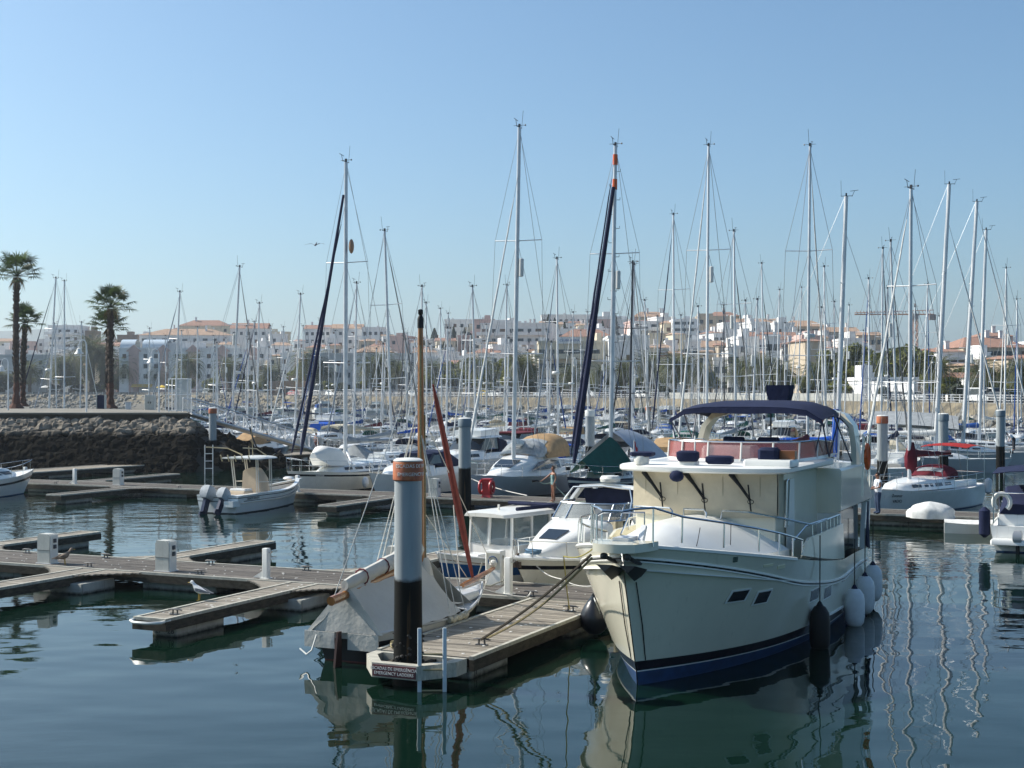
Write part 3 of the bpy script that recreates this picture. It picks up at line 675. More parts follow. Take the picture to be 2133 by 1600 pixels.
def motorboat(name, label, group, x, y, rz, L, hullm=None, stripe=None, canopy=None, kind='cruiser', anti=AFBLUE, lean=0):
    t = thing(name, label, 'motorboat', (x,y,0), rz, group, lean)
    B = .26*L+.75; fb = .065*L+.45
    H = Hull(L, B, (fb*.95, fb, fb*1.35), rb=.1*L, rs=.0, tr=.93, rw=.84, ent=.6, entw=.78, p=2.2, pw=1.7, fl=.7, N=16)
    H.mesh('hull', [(-.45,0),(.05,1),(('f',.62),2),(('f',.74),1)], [anti, hullm or WHITE, stripe or hullm or WHITE], t)
    H.deck('deck', DECKW, t, t0=.0)
    z = fb*.97; cw = B*.40
    mb = MB(); mb.loft([ring(.36*L, cw*.2, cw*.1, z+.18, z+.26, .02, .03), ring(.24*L, cw*.75, cw*.55, z+.02, z+.5, .06), ring(.08*L, cw*1.0, cw*.85, z, z+.62, .08), ring(-.02*L, cw*1.0, cw*.85, z, z+.62, .05)]); cb = mb.build('cabin', WHITE, t)
    mb = MB()
    zt = z+.62
    hh = .62 if kind != 'fly' else .95
    rows = []
    for i in range(3):
        q = i/2; rows.append([(lerp(.10,.0,q)*L-.05*abs(k)**2*L, k*cw*lerp(.86,.8,q), zt+hh*q*.9) for k in (-1,-.7,-.35,0,.35,.7,1)])
    mb.sheet(rows, .02); mb.build('windscreen', GLASS, t)
    for s in (1,-1):
        w = MB(); pane(w, [(.05*L, s*cw*.88, zt+.02), (-.22*L, s*cw*.88, zt+.02), (-.22*L, s*cw*.8, zt+hh*.8), (-.04*L, s*cw*.8, zt+hh*.8)][::s], (0,s,.1)); w.build('side_window', GLASS, t, 0)
        w = MB(); pane(w, [(.26*L, s*cw*.62, z+.22), (.08*L, s*cw*.95, z+.22), (.08*L, s*cw*.88, z+.42), (.24*L, s*cw*.57, z+.4)][::s], (.3,s,.2)); w.build('cabin_window', GLASS, cb, 0)
    mb = MB(); mb.bbox(-.40*L,-.02*L,-cw*.98,cw*.98,z-.03,z+.42,.04) ; mb.build('cockpit_side', WHITE, t)
    if kind in ('cruiser','fly','hard'):
        mb = MB(); mb.loft([ring(.02*L, cw*.8, cw*.74, zt+hh*.82, zt+hh*.9, .05, .03), ring(-.12*L, cw*.95, cw*.9, zt+hh*.84, zt+hh*.95, .06, .03), ring(-.28*L, cw*.9, cw*.85, zt+hh*.84, zt+hh*.95, .05, .03)]); mb.build('hardtop', canopy if kind == 'cruiser' and canopy else WHITE, t)
        mb = MB(); [mb.tube([(-.27*L, s*cw*.85, z+.3),(-.25*L, s*cw*.82, zt+hh*.86)], .04) for s in (1,-1)]; mb.build('pillar', WHITE, t)
        if canopy:
            mb = MB(); mb.loft([ring(-.24*L, cw*.92, cw*.86, z+.35, zt+hh*.8, .02), ring(-.38*L, cw*.92, cw*.8, z+.35, zt+hh*.55, .02)]); mb.build('aft_canopy', canopy, t)
    if kind == 'fly':
        mb = MB(); mb.loft([ring(-.0*L, cw*.7, cw*.75, zt+hh*.95, zt+hh+.35, .0, .03), ring(-.26*L, cw*.8, cw*.8, zt+hh*.95, zt+hh+.45, .0, .03)]); mb.build('flybridge', WHITE, t)
    if kind == 'open' and canopy:
        mb = MB(); mb.loft([ring(.02*L, cw*.8, cw*.7, zt, zt+hh*.9, .05), ring(-.2*L, cw, cw*.88, z+.4, zt+hh*1.05, .08), ring(-.40*L, cw*.95, cw*.7, z+.36, zt+.1, .02)]); mb.build('boat_cover', canopy, t)
    st = MB()
    for s in (1,-1):
        pts = [H.P(q, H.zs(q)*.999, s, -.08)+V((0,0,.55)) for q in (.5,.6,.7,.8,.9,.97)]; st.tube(pts, .016, 4)
        for q in (.5,.65,.8,.93): p = H.P(q, H.zs(q)*.999, s, -.08); st.tube([p, p+V((0,0,.55))], .014, 4)
    st.build('bow_rail', STEEL, t, 0)
    return t, H
HD = atan2(-CS, -SN)                # heading of boats lying bow towards the camera
HA = HD+pi                          # and stern towards the camera
def sm0(t): t = max(0, min(1, t)); return t*t*(3-2*t)
# ---------------------------------------------------------------- the big motor yacht
c = UV(-9.3, 32.65)
yt = thing('motor_yacht', 'big cream white motor yacht with navy bimini and canvas covered windscreen, bow forward', 'motor yacht', (c.x, c.y, 0), HD)
H = Hull(13.75, 4.62, (1.5, 1.65, 2.86), rb=1.05, rs=0.0, tr=.9, rw=.93, ent=.36, entw=.58, p=2.5, pw=1.75, fl=.62, N=40, mid=.30, stemp=.85, shp=1.25)
def RZ(t, zz): return zz-lerp(.32, lerp(.52,.27,sm0((t-.6)/.38)), sm0(t/.5))
YW = mat('yacht_gelcoat', (.74,.70,.56), .16, var=.05, scale=.8, coat=.35)
YWH = mat('yacht_white', (.80,.79,.74), .3, var=.04, scale=1.0, coat=.2)
streaks(YW, (.40,.36,.27), .20)
H.mesh('hull', [(-.6,0),(.27,1),(.295,2),(.49,3),(('g',lambda t, zz: RZ(t, zz)-.035),4),(('g',RZ),3)], [AFBLUE, WHITE, BLKST, YW, BLKST], yt)
mb = MB(); [mb.tube([H.P(i/40, RZ(i/40, H.zs(i/40))+dz, s, .012) for i in range(41)], r_, 5) for s in (1,-1) for dz, r_ in ((.02,.028),(-.055,.02))]; mb.build('rub_rail', YWH, yt)
mb = MB(); H.rail(mb, -.0, .67, 1, 30, .045, -.02, frac=.998); mb.build('bulwark_cap', YWH, yt)
mb = MB(); H.rail(mb, -1, .05, .52, 20, .03, .02, frac=.28); mb.build('rub_strake', YWH, yt)
mb = MB()
for s in (1,-1):
    mb.tube([H.P(.985, .5, s, .004), H.P(.985, 1.2, s, .004), H.P(.988, 2.1, s, .004)], .012, 4)
mb.build('stem_line', BLKST, yt, 0)
H.deck('deck', DECKW, yt, drop=.46, camber=.04, inset=.10, t0=.3)
# inner face of the bulwark
mb = MB(); 
for s in (1,-1):
    rows = [[H.P(t, H.zs(t)-.52, s, -.1), H.P(t, H.zs(t)-.01, s, -.1)] for t in [lerp(.3,.985,i/24) for i in range(25)]]; mb.sheet(rows if s > 0 else [list(reversed(q)) for q in rows], .02)
mb.build('bulwark_lining', YWH, yt)
# foredeck trunk
TS = [(6.15,.35,2.58,2.5),(5.7,.75,2.86,2.52),(5.1,1.12,3.02,2.5),(4.2,1.5,3.05,2.44),(3.2,1.78,3.04,2.38),(1.9,1.92,3.0,2.34)]
def trk(x, hw, zc, ze): return [(x,-hw,1.9),(x,-hw*.99,ze-.06),(x,-hw*.94,ze)]+[(x, hw*.94*k, lerp(ze, zc, cos(pi/2*abs(k))**1.0)) for k in (-.8,-.6,-.4,-.2,0,.2,.4,.6,.8)]+[(x,hw*.94,ze),(x,hw*.99,ze-.06),(x,hw,1.9)]
mb = MB(); mb.loft([trk(*q) for q in TS])
tk = mb.build('trunk_cabin', YWH, yt)
mb = MB()
for a, b in (((5.35,.74,2.15),(5.1,.86,3.0)),((4.3,1.22,1.95),(4.05,1.2,3.0))): mb.tube([a, V(a).lerp(V(b), .7)+V((0,.01,0)), b], .009, 4)
mb.build('deck_seam', SOCK, tk, 0)
# pilothouse
PF = mat('canvas_windscreen', (.56,.49,.36), .85, var=.10, scale=2.5, bump=.5, bscale=6, spec=.2)
mb = MB(); fr = [(-1.62,2.0),(-1.0,2.2),(0,2.28),(1.0,2.2),(1.62,2.0)]
out = fr+[(1.66,-1.95),(-1.66,-1.95)]
mb.loft([[(x, y, 1.7) for y, x in out], [(x, y, 3.94) for y, x in out]]); ph = mb.build('pilothouse', YW, yt, 0)
rows = [[(x+.03+.02*sin(k*1.7), y*1.0, z) for k, z in enumerate((2.97,3.2,3.45,3.7,3.93))] for y, x in [(-1.66,1.99),(-1.3,2.13),(-1.0,2.215),(-.5,2.26),(0,2.30),(.5,2.26),(1.0,2.215),(1.3,2.13),(1.66,1.99)]]
mb = MB(); mb.sheet(rows, -.012); mb.sheet([[(1.99,1.685,z),(1.55,1.685,z)] for z in (2.97,3.4,3.93)], .01); sc = mb.build('windscreen_cover', PF, ph)
mb = MB(); [mb.tube([(xx,y_,2.98),(xx+.015,y_,3.92)], .007, 4) for y_, xx in ((-.52,2.285),(.52,2.285),(-1.32,2.15),(1.32,2.15))]; mb.tube([(2.02,-1.66,3.0),(2.24,-1.0,3.0),(2.33,0,3.0),(2.24,1.0,3.0),(2.02,1.66,3.0)], .008, 4)
for k_ in range(18): y_ = -1.6+3.2*k_/17; mb.ell((2.33-.30*(y_/1.64)**2*1.05,y_,3.9), .012,.012,.012, 5, 4)
mb.build('cover_seams', mat('seam_tan', (.33,.29,.21), .8), sc)
mb = MB()
for y0 in (-1.0,-.02,1.02):                      # wipers
    mb.tube([(2.33,y0-.32,3.93),(2.38,y0-.1,3.68),(2.36,y0+.12,3.36)], [.055,.03,.014], 6); mb.tube([(2.34,y0-.24,3.92),(2.36,y0+.16,3.36)], .012, 5)
    mb.tube([(2.335,y0+.08,3.70),(2.345,y0+.15,3.10)], .018, 5); mb.tube([(2.35,y0+.14+.07*cos(a),3.33+.05*sin(a)) for a in [i*pi/4 for i in range(9)]], .008, 4)
mb.build('wipers', BLACK, sc, 0)
for s in (1,-1):
    mb = MB(); pane(mb, [(1.2,s*1.66,2.15),(.45,s*1.66,2.15),(.45,s*1.66,3.75),(1.2,s*1.66,3.75)][::s], (0,s,0)); d = mb.build('side_door', YWH, ph, 0)
    mb = MB(); mb.tube([(1.52,s*1.72,2.72),(1.52,s*1.75,3.72),(1.47,s*1.76,3.78),(1.33,s*1.76,3.78),(1.28,s*1.75,3.72),(1.28,s*1.72,2.72)], .02, 6); mb.build('grab_rail', STEEL, ph)
# roof brow
mb = MB(); br = [(-1.95,2.15),(-1.7,2.42),(-1.0,2.62),(0,2.7),(1.0,2.62),(1.7,2.42),(1.98,2.15),(2.02,-2.2),(-2.02,-2.2)]
mb.loft([[(x-.03*(x>0), y*.985, 3.945) for y, x in br], [(x, y, 3.98) for y, x in br], [(x, y, 4.06) for y, x in br], [(x-.05, y*.975, 4.095) for y, x in br]]); rf = mb.build('roof', YWH, yt)
# raised side bulwark beside the pilothouse, with the walk-through
for s in (1,-1):
    rows = []
    for i in range(13):
        x = lerp(2.35, -2.1, i/12); t = (x+H.Lw/2)/H.Lw; top = lerp(H.zs(t), 2.52, min(1, max(0, (2.35-x)/.7))**.7)
        q0 = H.P(t, H.zs(t)*.995, s, .004); q0.x = x; rows.append([q0, V((x, q0.y-s*.01, lerp(q0.z, top, .5))), V((x, q0.y-s*.03, top))])
    if s < 0: rows = [list(reversed(q)) for q in rows]
    mb = MB(); mb.sheet(rows, .06); mb.build('raised_bulwark', YW, yt)
    mb = MB(); mb.tube([(2.0,s*1.98,2.45),(1.2,s*2.1,2.74),(.2,s*2.18,2.74),(-1.75,s*2.2,2.74),(-1.95,s*2.2,2.74)], .026, 6); [mb.tube([(x, s*2.19, 2.45),(x, s*2.18, 2.74)], .02, 5) for x in (.9,.0,-.6,-1.0,-1.4,-1.8)]
    mb.build('side_rail', STEEL, yt)
# upper deck box (full beam) and saloon below it
mb = MB(); prof = [(-1.95,2.08),(-1.95,-2.08)]
mb.loft([[(-1.95,-2.1,2.76),(-1.95,2.1,2.76),(-6.5,2.05,2.76),(-6.5,-2.05,2.76)],[(-1.95,-2.24,2.84),(-1.95,2.24,2.84),(-6.6,2.16,2.84),(-6.6,-2.16,2.84)],[(-1.95,-2.26,3.80),(-1.95,2.26,3.80),(-5.0,2.2,3.80),(-5.0,-2.2,3.80)],[(-1.98,-2.2,3.86),(-1.98,2.2,3.86),(-4.9,2.14,3.86),(-4.9,-2.14,3.86)]])
ub = mb.build('upper_deck', YW, yt, 30)
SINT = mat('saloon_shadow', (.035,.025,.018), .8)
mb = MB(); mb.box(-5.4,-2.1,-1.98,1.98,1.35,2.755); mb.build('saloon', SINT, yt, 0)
for s in (1,-1):
    mb = MB(); pane(mb, [(-2.15,s*1.985,1.45),(-5.35,s*1.985,1.45),(-5.35,s*1.985,2.72),(-2.15,s*1.985,2.72)][::s], (0,s,0)); mb.build('saloon_window', GLASS, yt, 0)
    mb = MB(); mb.box(-2.08,-1.95,min(s*1.5,s*2.22),max(s*1.5,s*2.22),1.4,2.77); mb.build('deck_bulkhead', YWH, yt, 0)
    for x in (-5.45,-5.95): mb = MB(); mb.prism([(x,s*2.02,1.55),(x-.16,s*2.02,1.55),(x-.30,s*2.05,2.78),(x-.14,s*2.05,2.78)], (0,s*.12,0)); mb.build('deck_post', YWH, yt, 0)
    mb = MB(); mb.sheet([[(-5.75,s*2.14,2.78),(-6.1,s*2.14,2.76)],[(-5.7,s*2.17,2.2),(-6.0,s*2.17,2.2)],[(-5.75,s*2.18,1.6),(-6.1,s*2.18,1.5)]], .05); mb.build('side_curtain', CV['navy'], yt)
    mb = MB(); mb.tube([(-4.9,s*2.2,3.0),(-5.0,s*2.2,4.6),(-5.6,s*2.2,4.6),(-6.4,s*2.1,4.5),(-6.5,s*2.1,2.9)], .024, 6); [mb.tube([(x, s*2.15, 2.85),(x, s*2.18, 4.55)], .018, 5) for x in (-5.3,-5.6,-5.95,-6.2)]; mb.build('aft_rail', STEEL, yt)
mb = MB(); mb.ell((-3.2,1.9,1.75), .3,.12,.25, 10, 6); mb.box(-4.1,-3.3,1.62,1.98,1.36,1.62); mb.build('deck_chair', TEAK, yt)
# flybridge
PINK = mat('smoked_red_plexi', (.40,.13,.12), .08, spec=.7, alpha=.55)
fb = [(y_, x_-.95) for y_, x_ in [(-1.72,-2.6),(-1.75,-.6),(-1.6,.65),(-1.1,1.15),(-.4,1.36),(.4,1.36),(1.1,1.15),(1.6,.65),(1.75,-.6),(1.72,-2.6)]]
mb = MB(); mb.sheet([[(x-.1*k, y*(1-.0*k), 4.13+.42*k-(.10*k if x < -3 else 0)) for k in (0,.5,1)] for y, x in fb], .012); fw = mb.build('flybridge_screen', PINK, yt, 60)
mb = MB(); mb.tube([(x-.1, y, 4.555-(.1 if x < -3 else 0)) for y, x in fb], .022, 6); mb.build('screen_rail', STEEL, fw)
mb = MB(); [mb.tube([(x+.012, y, 4.12),(x-.08, y, 4.54)], .024, 5) for y, x in fb[1:-1]]; mb.build('screen_post', CREAMW, fw)
mb = MB(); mb.sheet([[(x+.02, y*1.01, 4.085),(x, y, 4.16)] for y, x in fb], .05); mb.build('flybridge_coaming', YWH, yt)
mb = MB(); mb.box(-4.6,1.0,-1.65,1.65,4.097,4.11); mb.build('flybridge_sole', GREYW, yt, 0)
mb = MB(); mb.bbox(-1.4,-.7,-.9,.4,4.11,4.42,.08); mb.build('helm_console', YWH, yt)
for y in (-.6,.3): mb = MB(); mb.bbox(-2.5,-2.0,y-.28,y+.28,4.11,4.4,.08); mb.bbox(-2.66,-2.52,y-.28,y+.28,4.2,4.58,.05); mb.build('helm_seat', CV['navy'], yt)
mb = MB(); mb.bbox(-4.2,-3.4,-1.6,1.6,4.11,4.45,.06); mb.build('settee', CV['tan'], yt)
# arch
for_arch = [(a_, b_, c_-1.3) for a_, b_, c_ in [(-2.12,3.7,-3.2),(-2.08,4.3,-3.35),(-1.98,4.8,-3.5),(-1.75,5.08,-3.6),(-1.3,5.2,-3.65),(0,5.24,-3.68),(1.3,5.2,-3.65),(1.75,5.08,-3.6),(1.98,4.8,-3.5),(2.08,4.3,-3.35),(2.12,3.7,-3.2)]]
rings = []
for i, (y, z, x) in enumerate(for_arch):
    a = for_arch[max(i-1,0)]; b = for_arch[min(i+1,10)]; tv = V((0,b[0]-a[0],b[1]-a[1])).normalized(); nv = V((0,-tv.z,tv.y)); w = lerp(.30,.22,1-abs(y)/2.12)
    rings.append([V((x,y,z))+nv*p*.07+V((q*w,0,0)) for p, q in ((-1,-1),(-1,1),(1,1),(1,-1))])
mb = MB(); mb.loft(rings); ar = mb.build('arch', YW, yt, 50)
mb = MB(); mb.loft([[(x, y*w_, z) for x, y in ((-5.25,-.30),(-4.7,-.30),(-4.7,.30),(-5.25,.30))] for z, w_ in ((5.46,.8),(5.68,1.0),(5.88,1.03),(5.9,.98))]); mb.build('radar_cover', CV['navy'], yt)
mb = MB(); mb.tube([(-4.95,0,5.2),(-4.95,0,5.5)], .09, 8); mb.tube([(-4.95,1.0,5.2),(-5.0,1.05,6.0)], .012, 4); mb.build('radar_stand', YWH, yt)
# bimini
rows = []
for i in range(13):
    q = i/12; x = lerp(-1.35, -5.4, q); zz = 5.40+.09*sin(pi*q)-.06*(1-q)**4
    rows.append([(x-(.0 if abs(k) < .9 else .05), 1.92*k, zz-lerp(.20,.85 if k > 0 else .38,q*q)*abs(k)**4.5-(.10*(abs(k) > .92))) for k in (-1,-.95,-.8,-.55,-.25,0,.25,.55,.8,.95,1)])
mb = MB(); mb.sheet(rows, .018); bi = mb.build('bimini', CV['navy'], yt, 60)
mb = MB(); mb.sheet([[(-1.35+.02*a, 1.92*k, 5.34-.20*abs(k)**4.5-(.10*(abs(k) > .92))-.16*a*(1-.4*abs(k))) for k in (-1,-.8,-.55,-.25,0,.25,.55,.8,1)] for a in (0,.5,1)], .012); mb.build('valance', CV['navy'], bi)
mb = MB()
for s in (1,-1):
    mb.tube([(-2.7,s*1.8,4.1),(-1.45,s*1.9,5.0)], .018, 5); mb.tube([(-2.7,s*1.8,4.1),(-3.6,s*1.9,5.2)], .018, 5); mb.tube([(-4.3,s*2.05,3.9),(-2.6,s*1.93,5.15)], .02, 5); mb.tube([(-1.5,s*1.7,4.15),(-1.45,s*1.9,5.0)], .016, 5)
mb.tube([(-3.4,.15,4.15),(-3.4,.15,5.45)], .022, 5)
mb.build('bimini_frame', mat('navy_tube', (.02,.03,.07), .4), bi)
# covers and lights on the brow
mb = MB(); mb.lathe([(.16,0),(.18,.12),(.15,.2)], (2.35,-1.35,4.09), 12); b = mb.build('search_light', CREAMW, rf)
for x, y, sx, sy, z0, z1 in ((2.3,-1.35,.2,.26,4.27,4.38),(2.3,-.28,.13,.24,4.18,4.42),(2.2,.42,.14,.3,4.13,4.32),(1.75,1.42,.2,.22,4.11,4.5)):
    mb = MB(); mb.loft([[(x+sx*a*w_, y+sy*b_*w_, z) for a, b_ in ((-1,-.7),(-.7,-1),(.7,-1),(1,-.7),(1,.7),(.7,1),(-.7,1),(-1,.7))] for z, w_ in ((z0,.8),(lerp(z0,z1,.3),1),(lerp(z0,z1,.85),1),(z1,.75))]); mb.build('canvas_cover', CV['navy'], rf)
mb = MB(); mb.bbox(2.0,2.35,-.5,-.1,4.09,4.2,.03); mb.build('light_base', YWH, rf)
mb = MB(); mb.bbox(1.35,2.05,.9,2.0,4.09,4.24,.05); mb.build('locker_lid', YWH, rf)
mb = MB(); mb.box(1.45,1.7,1.62,1.98,4.245,4.43); mb.build('side_light', mat('amber_lens', (.25,.09,.03), .3), rf, 0)
mb = MB(); mb.tube([(2.2,-.15,4.1),(2.2,-.15,4.75)], .02, 5); mb.build('flag_staff', YWH, rf)
mb = MB(); mb.ell((2.68,-.42,3.87), .1,.17,.13, 10, 6); mb.build('horn_cover', CV['navy'], rf)
# hull windows, lights
MWY = M.Translation((c.x, c.y, 0)) @ M.Rotation(HD, 4, 'Z')
def port(px0, px1, py0, py1, sk, side=1):
    t0, z0 = H.find(MWY, px0, py1, side); t1, z1 = H.find(MWY, px1, py1, side); _, z2 = H.find(MWY, (px0+px1)/2, py0, side)
    f = H.window(t0+.004, t1-.004, z0-.03, z2+.03, side, sk, m=YWH, name='portlight', parent=yt, off=.004); H.window(t0, t1, z0, z2, side, sk*.9, name='pane', parent=f, off=.012)
port(1518, 1550, 1231, 1254, -.010); port(1567, 1596, 1236, 1258, -.010); port(1686, 1702, 1229, 1254, -.006); port(1715, 1729, 1224, 1248, -.006)
for a, b in ((.80,.83),(.70,.73)):
    f = H.window(a-.003,b+.003,1.04,1.34,-1,.010,m=YWH,name='portlight',parent=yt,off=.004); H.window(a,b,1.08,1.31,-1,.009,name='pane',parent=f,off=.012)
def spot(px0, px1, py0, py1, m, name):
    t0, z0 = H.find(MWY, px0, py1); t1, z1 = H.find(MWY, px1, py0); H.window(t0, t1, min(z0,z1), max(z0,z1), 1, 0, m=m, name=name, parent=yt, off=.012, th=.03)
spot(1523, 1538, 1161, 1172, STEEL, 'hawse_hole'); WL = mat('warm_lens', (.80,.74,.52), .3); spot(1590, 1608, 1175, 1183, WL, 'deck_light'); spot(1618, 1633, 1177, 1185, WL, 'deck_light')
spot(1753, 1759, 1201, 1212, INK, 'hull_number')
# pulpit with anchor
mb = MB(); mb.loft([[(7.0,-.62,zz),(7.4,-.56,zz),(7.78,-.42,zz),(7.9,-.2,zz),(7.9,.2,zz),(7.78,.42,zz),(7.4,.56,zz),(7.0,.62,zz)] for zz in (2.74,2.76,2.87,2.9)]); pp = mb.build('bow_pulpit', YW, yt, 40)
mb = MB()
for y in (-.2,.26):
    mb.tube([(7.6,y,2.62),(7.2,y,2.5),(6.8,y,2.42)], .04, 6)
    mb.loft([[(7.75,y-.16,2.50),(7.75,y+.16,2.50),(7.75,y,2.36)],[(7.35,y-.26,2.40),(7.35,y+.26,2.40),(7.35,y,2.16)],[(6.95,y-.05,2.30),(6.95,y+.05,2.30),(6.95,y,2.2)]])
    mb.lathe([(.05,-.06),(.07,0),(.05,.06)], (7.75,y,2.66), 8, 'y')
mb.build('anchor', mat('anchor_dark', (.045,.045,.045), .5, .3), pp, 30)
mb = MB(); mb.lathe([(.16,0),(.17,.16),(.12,.2),(.16,.3),(.16,.36)], (6.45,.12,2.42), 12); mb.lathe([(.1,-.2),(.14,-.15),(.06,0),(.14,.15),(.1,.2)], (6.4,.1,2.58), 10, 'y'); mb.tube([(6.5,.35,2.62),(6.5,.62,2.6)], .03); mb.tube([(6.6,-.2,2.5),(6.9,.05,2.78),(6.9,.25,2.66)], .03); mb.box(6.2,6.7,-.1,.45,2.4,2.46); mb.build('windlass', mat('windlass_black', (.015,.015,.018), .35), yt)
mb = MB(); mb.box(6.75,7.3,-.2,.12,2.86,2.96); mb.prism([(6.7,.14,2.86),(6.85,.14,2.86),(6.62,.14,3.16),(6.54,.14,3.12)], (0,.1,0)); mb.build('anchor_chock', ALU, yt, 0)
# rails forward
mb = MB()
for s in (1,-1):
    top = [(7.65,s*.35,3.55),(7.3,s*.62,3.56)]
    for t in (.93,.87,.80,.74,.68,.62): p = H.P(t, H.zs(t), s, -.05); top.append((p.x, p.y, lerp(p.z, 0, 0)+lerp(.62,.42,(.93-t)/.31)))
    mb.tube(top, .024, 6)
    for p in top[1:]: 
        tt = min(.97, max(.0, (p[0]+H.Lw/2)/(H.Lw+.0))); zz = H.zs(min(1,tt/1.02)) if tt < .95 else 2.85
        mb.tube([(p[0]+.03,p[1],zz-.02), p], .02, 5)
mb.tube([(7.65,-.35,3.55),(7.82,-.2,3.52),(7.82,.2,3.52),(7.65,.35,3.55)], .024, 6)
for y in (-.5,-.4): mb.tube([(7.35,y,2.88),(7.35,y,3.4)], .02, 5)
mb.tube([(7.35,-.5,3.38),(6.9,-.55,3.4),(6.6,.2,3.4),(6.6,.2,2.9)], .02, 5)
mb.build('bow_rail', STEEL, yt)
for pts in ([(2.4,-1.55,2.9),(2.4,-1.5,3.14),(2.6,-1.25,3.16),(2.75,-.55,3.16),(2.75,-.5,3.1),(2.75,-.5,2.98)], [(2.85,-.2,2.98),(2.85,-.2,3.17),(2.85,.25,3.17),(2.85,.3,3.1),(2.85,.3,2.98)], [(2.8,.62,2.98),(2.8,.65,3.16),(2.7,1.2,3.14),(1.9,1.78,2.95),(1.0,2.15,2.76),(-.5,2.2,2.76)]):
    mb = MB(); mb.tube(pts, .024, 6); mb.build('trunk_rail', STEEL, yt)
mb = MB(); mb.tube([(-5.5+.18*cos(a),2.22,4.0+.3*sin(a)) for a in [i*pi/6 for i in range(13)]], .06, 8); mb.build('life_ring', ORANGE, yt)
yacht_H = H

# fenders
def fender(name, label, loc, m, ln=.95, r=.24, rz=0, rope=1.2, capm=None, ball=False, tilt=0):
    t = thing(name, label, 'fender', loc, rz, 'fenders hanging along the big motor yacht')
    mb = MB()
    if ball: mb.lathe([(.03,-.36),(.15,-.34),(.28,-.22),(.345,-.02),(.33,.14),(.24,.32),(.12,.48),(.07,.56)], (0,0,0), 20)
    else: mb.lathe([(.04,-ln*.5),(r*.55,-ln*.46),(r*.9,-ln*.34),(r,-ln*.2),(r,ln*.2),(r*.9,ln*.34),(r*.55,ln*.46),(.04,ln*.5)], (0,0,0), 20)
    mb.build('body', m, t)
    mb = MB(); e = .56 if ball else ln*.5
    mb.lathe([(.1,e-.1),(.085,e-.02),(.04,e+.06),(.02,e+.08)], (0,0,0), 10)
    if not ball: mb.lathe([(.02,-e-.06),(.05,-e-.02),(.09,-e+.07)], (0,0,0), 10)
    mb.build('cap', capm or CV['navy'], t)
    mb = MB(); mb.tube([(0,0,e+.05),(-.03+tilt,.0,e+rope)], .014, 5); mb.build('rope', ROPED, t)
    return t
FW = mat('fender_white', (.66,.67,.68), .35, var=.1, scale=4)
def hp(t, z, out): p = yacht_H.P(t, max(z, .6), 1, out); q = V((c.x, c.y, 0))+M.Rotation(HD, 3, 'Z') @ V((p.x, p.y, z)); return q
for lab, t, z in (('foremost white fender with navy caps on the yacht side',.30,.42),('second white fender with navy caps along the yacht side',.17,.52),('aftmost white fender with navy caps by the yacht stern',.05,.62)): fender('fender', lab, hp(t, z, .27), FW, 1.0, .25, HD)
fender('fender', 'long black fender hanging from the yacht side by a dark rope', hp(.56, .42, .24), BLACK, 1.1, .23, HD, 1.55, BLACK)
q = UV(-12.02, 30.9, .42); fender('fender', 'black ball fender squeezed between the pier and the yacht bow', q, mat('fender_black', (.012,.014,.02), .3), rz=HD, capm=BLACK, ball=True, rope=.9)

# ---------------------------------------------------------------- covered dinghy sailboat by the pier
c2 = UV(-15.62, 28.85)
db = thing('covered_dayboat', 'small black hulled wooden dayboat under a pale tent cover with varnished mast', 'sailboat', (c2.x, c2.y, 0), HA)
H = Hull(6.5, 2.12, (.70,.64,.92), rb=.45, rs=.1, tr=.72, rw=.80, ent=.62, entw=.85, p=2.0, pw=1.5, fl=.6, N=22)
H.mesh('hull', [(-.4,0),(.03,1),(('f',.72),2)], [AFRED, mat('tarred_black', (.010,.010,.012), .35), mat('dayboat_white', (.62,.61,.57), .5)], db)
H.deck('deck', GREYW, db, t0=.62)
mb = MB(); H.rail(mb, -.0, 0, 1, 24, .03, .01, frac=.99); mb.build('gunwale', GREYW, db)
mb = MB(); mb.tube([(.02,0,.3),(0,0,4),(-.02,0,7.3)], [.085,.08,.06], 12); ms = mb.build('mast', WOODV, db); ms.location = (0,-.10,0)
mb = MB(); mb.lathe([(.075,0),(.075,.22),(.04,.3),(.06,.34),(.06,.42),(.01,.44)], (-.02,0,7.2), 10); mb.build('masthead_cap', BLACK, ms)
mb = MB(); mb.tube([(.1,.05,1.0),(.09,.05,7.1)], .02, 5); mb.tube([(-.1,-.04,1.0),(-.1,-.04,6.8)], .022, 5); mb.tube([(.06,-.09,1.2),(.05,-.07,5.2)], .02, 5); mb.build('halyard', ROPEY, ms)
mb = MB(); mb.tube([(-.1,-.06,1.82),(-3.45,0,1.42)], [.09,.09], 10); mb.tube([(-3.3,0,1.44),(-3.75,0,1.40)], .10, 10); bm_ = mb.build('boom', WOODV, db)
CANV = mat('tent_canvas', (.54,.525,.475), .85, var=.09, scale=1.2, bump=1.6, bscale=2.6, spec=.2)
rows = []; rr = random.Random(9)
for i in range(17):
    q = i/16; x = lerp(.15, -3.12, q); zr = lerp(2.02, 1.62, q)+.03*sin(q*9); t = (x+H.Lw/2)/H.Lw; gw = H.P(max(0,min(1,t)), .7, 1).y+.05; zg = .70-.05*q
    row = []
    for k in range(-8,9):
        a = abs(k)/8; sg = 1 if k > 0 else -1
        row.append((x-.12*a*(q > .9), sg*gw*a, lerp(zr, zg, a**.9)-.10*sin(pi*a)*(1-.5*abs(sin(q*7)))+.018*sin(k*2.3+i*1.9)))
    rows.append(row)
mb = MB(); mb.sheet(rows, .01); tc_ = mb.build('tent_cover', CANV, db, 50)
mb = MB(); mb.sheet([[( -3.15-.05*k, y*lerp(.12,1,k), lerp(1.58,.66,k)+.0) for k in (0,.35,.7,1)] for y in (-.92,-.5,-.2,0,.2,.5,.92)], .01); mb.build('tent_back', CANV, tc_)
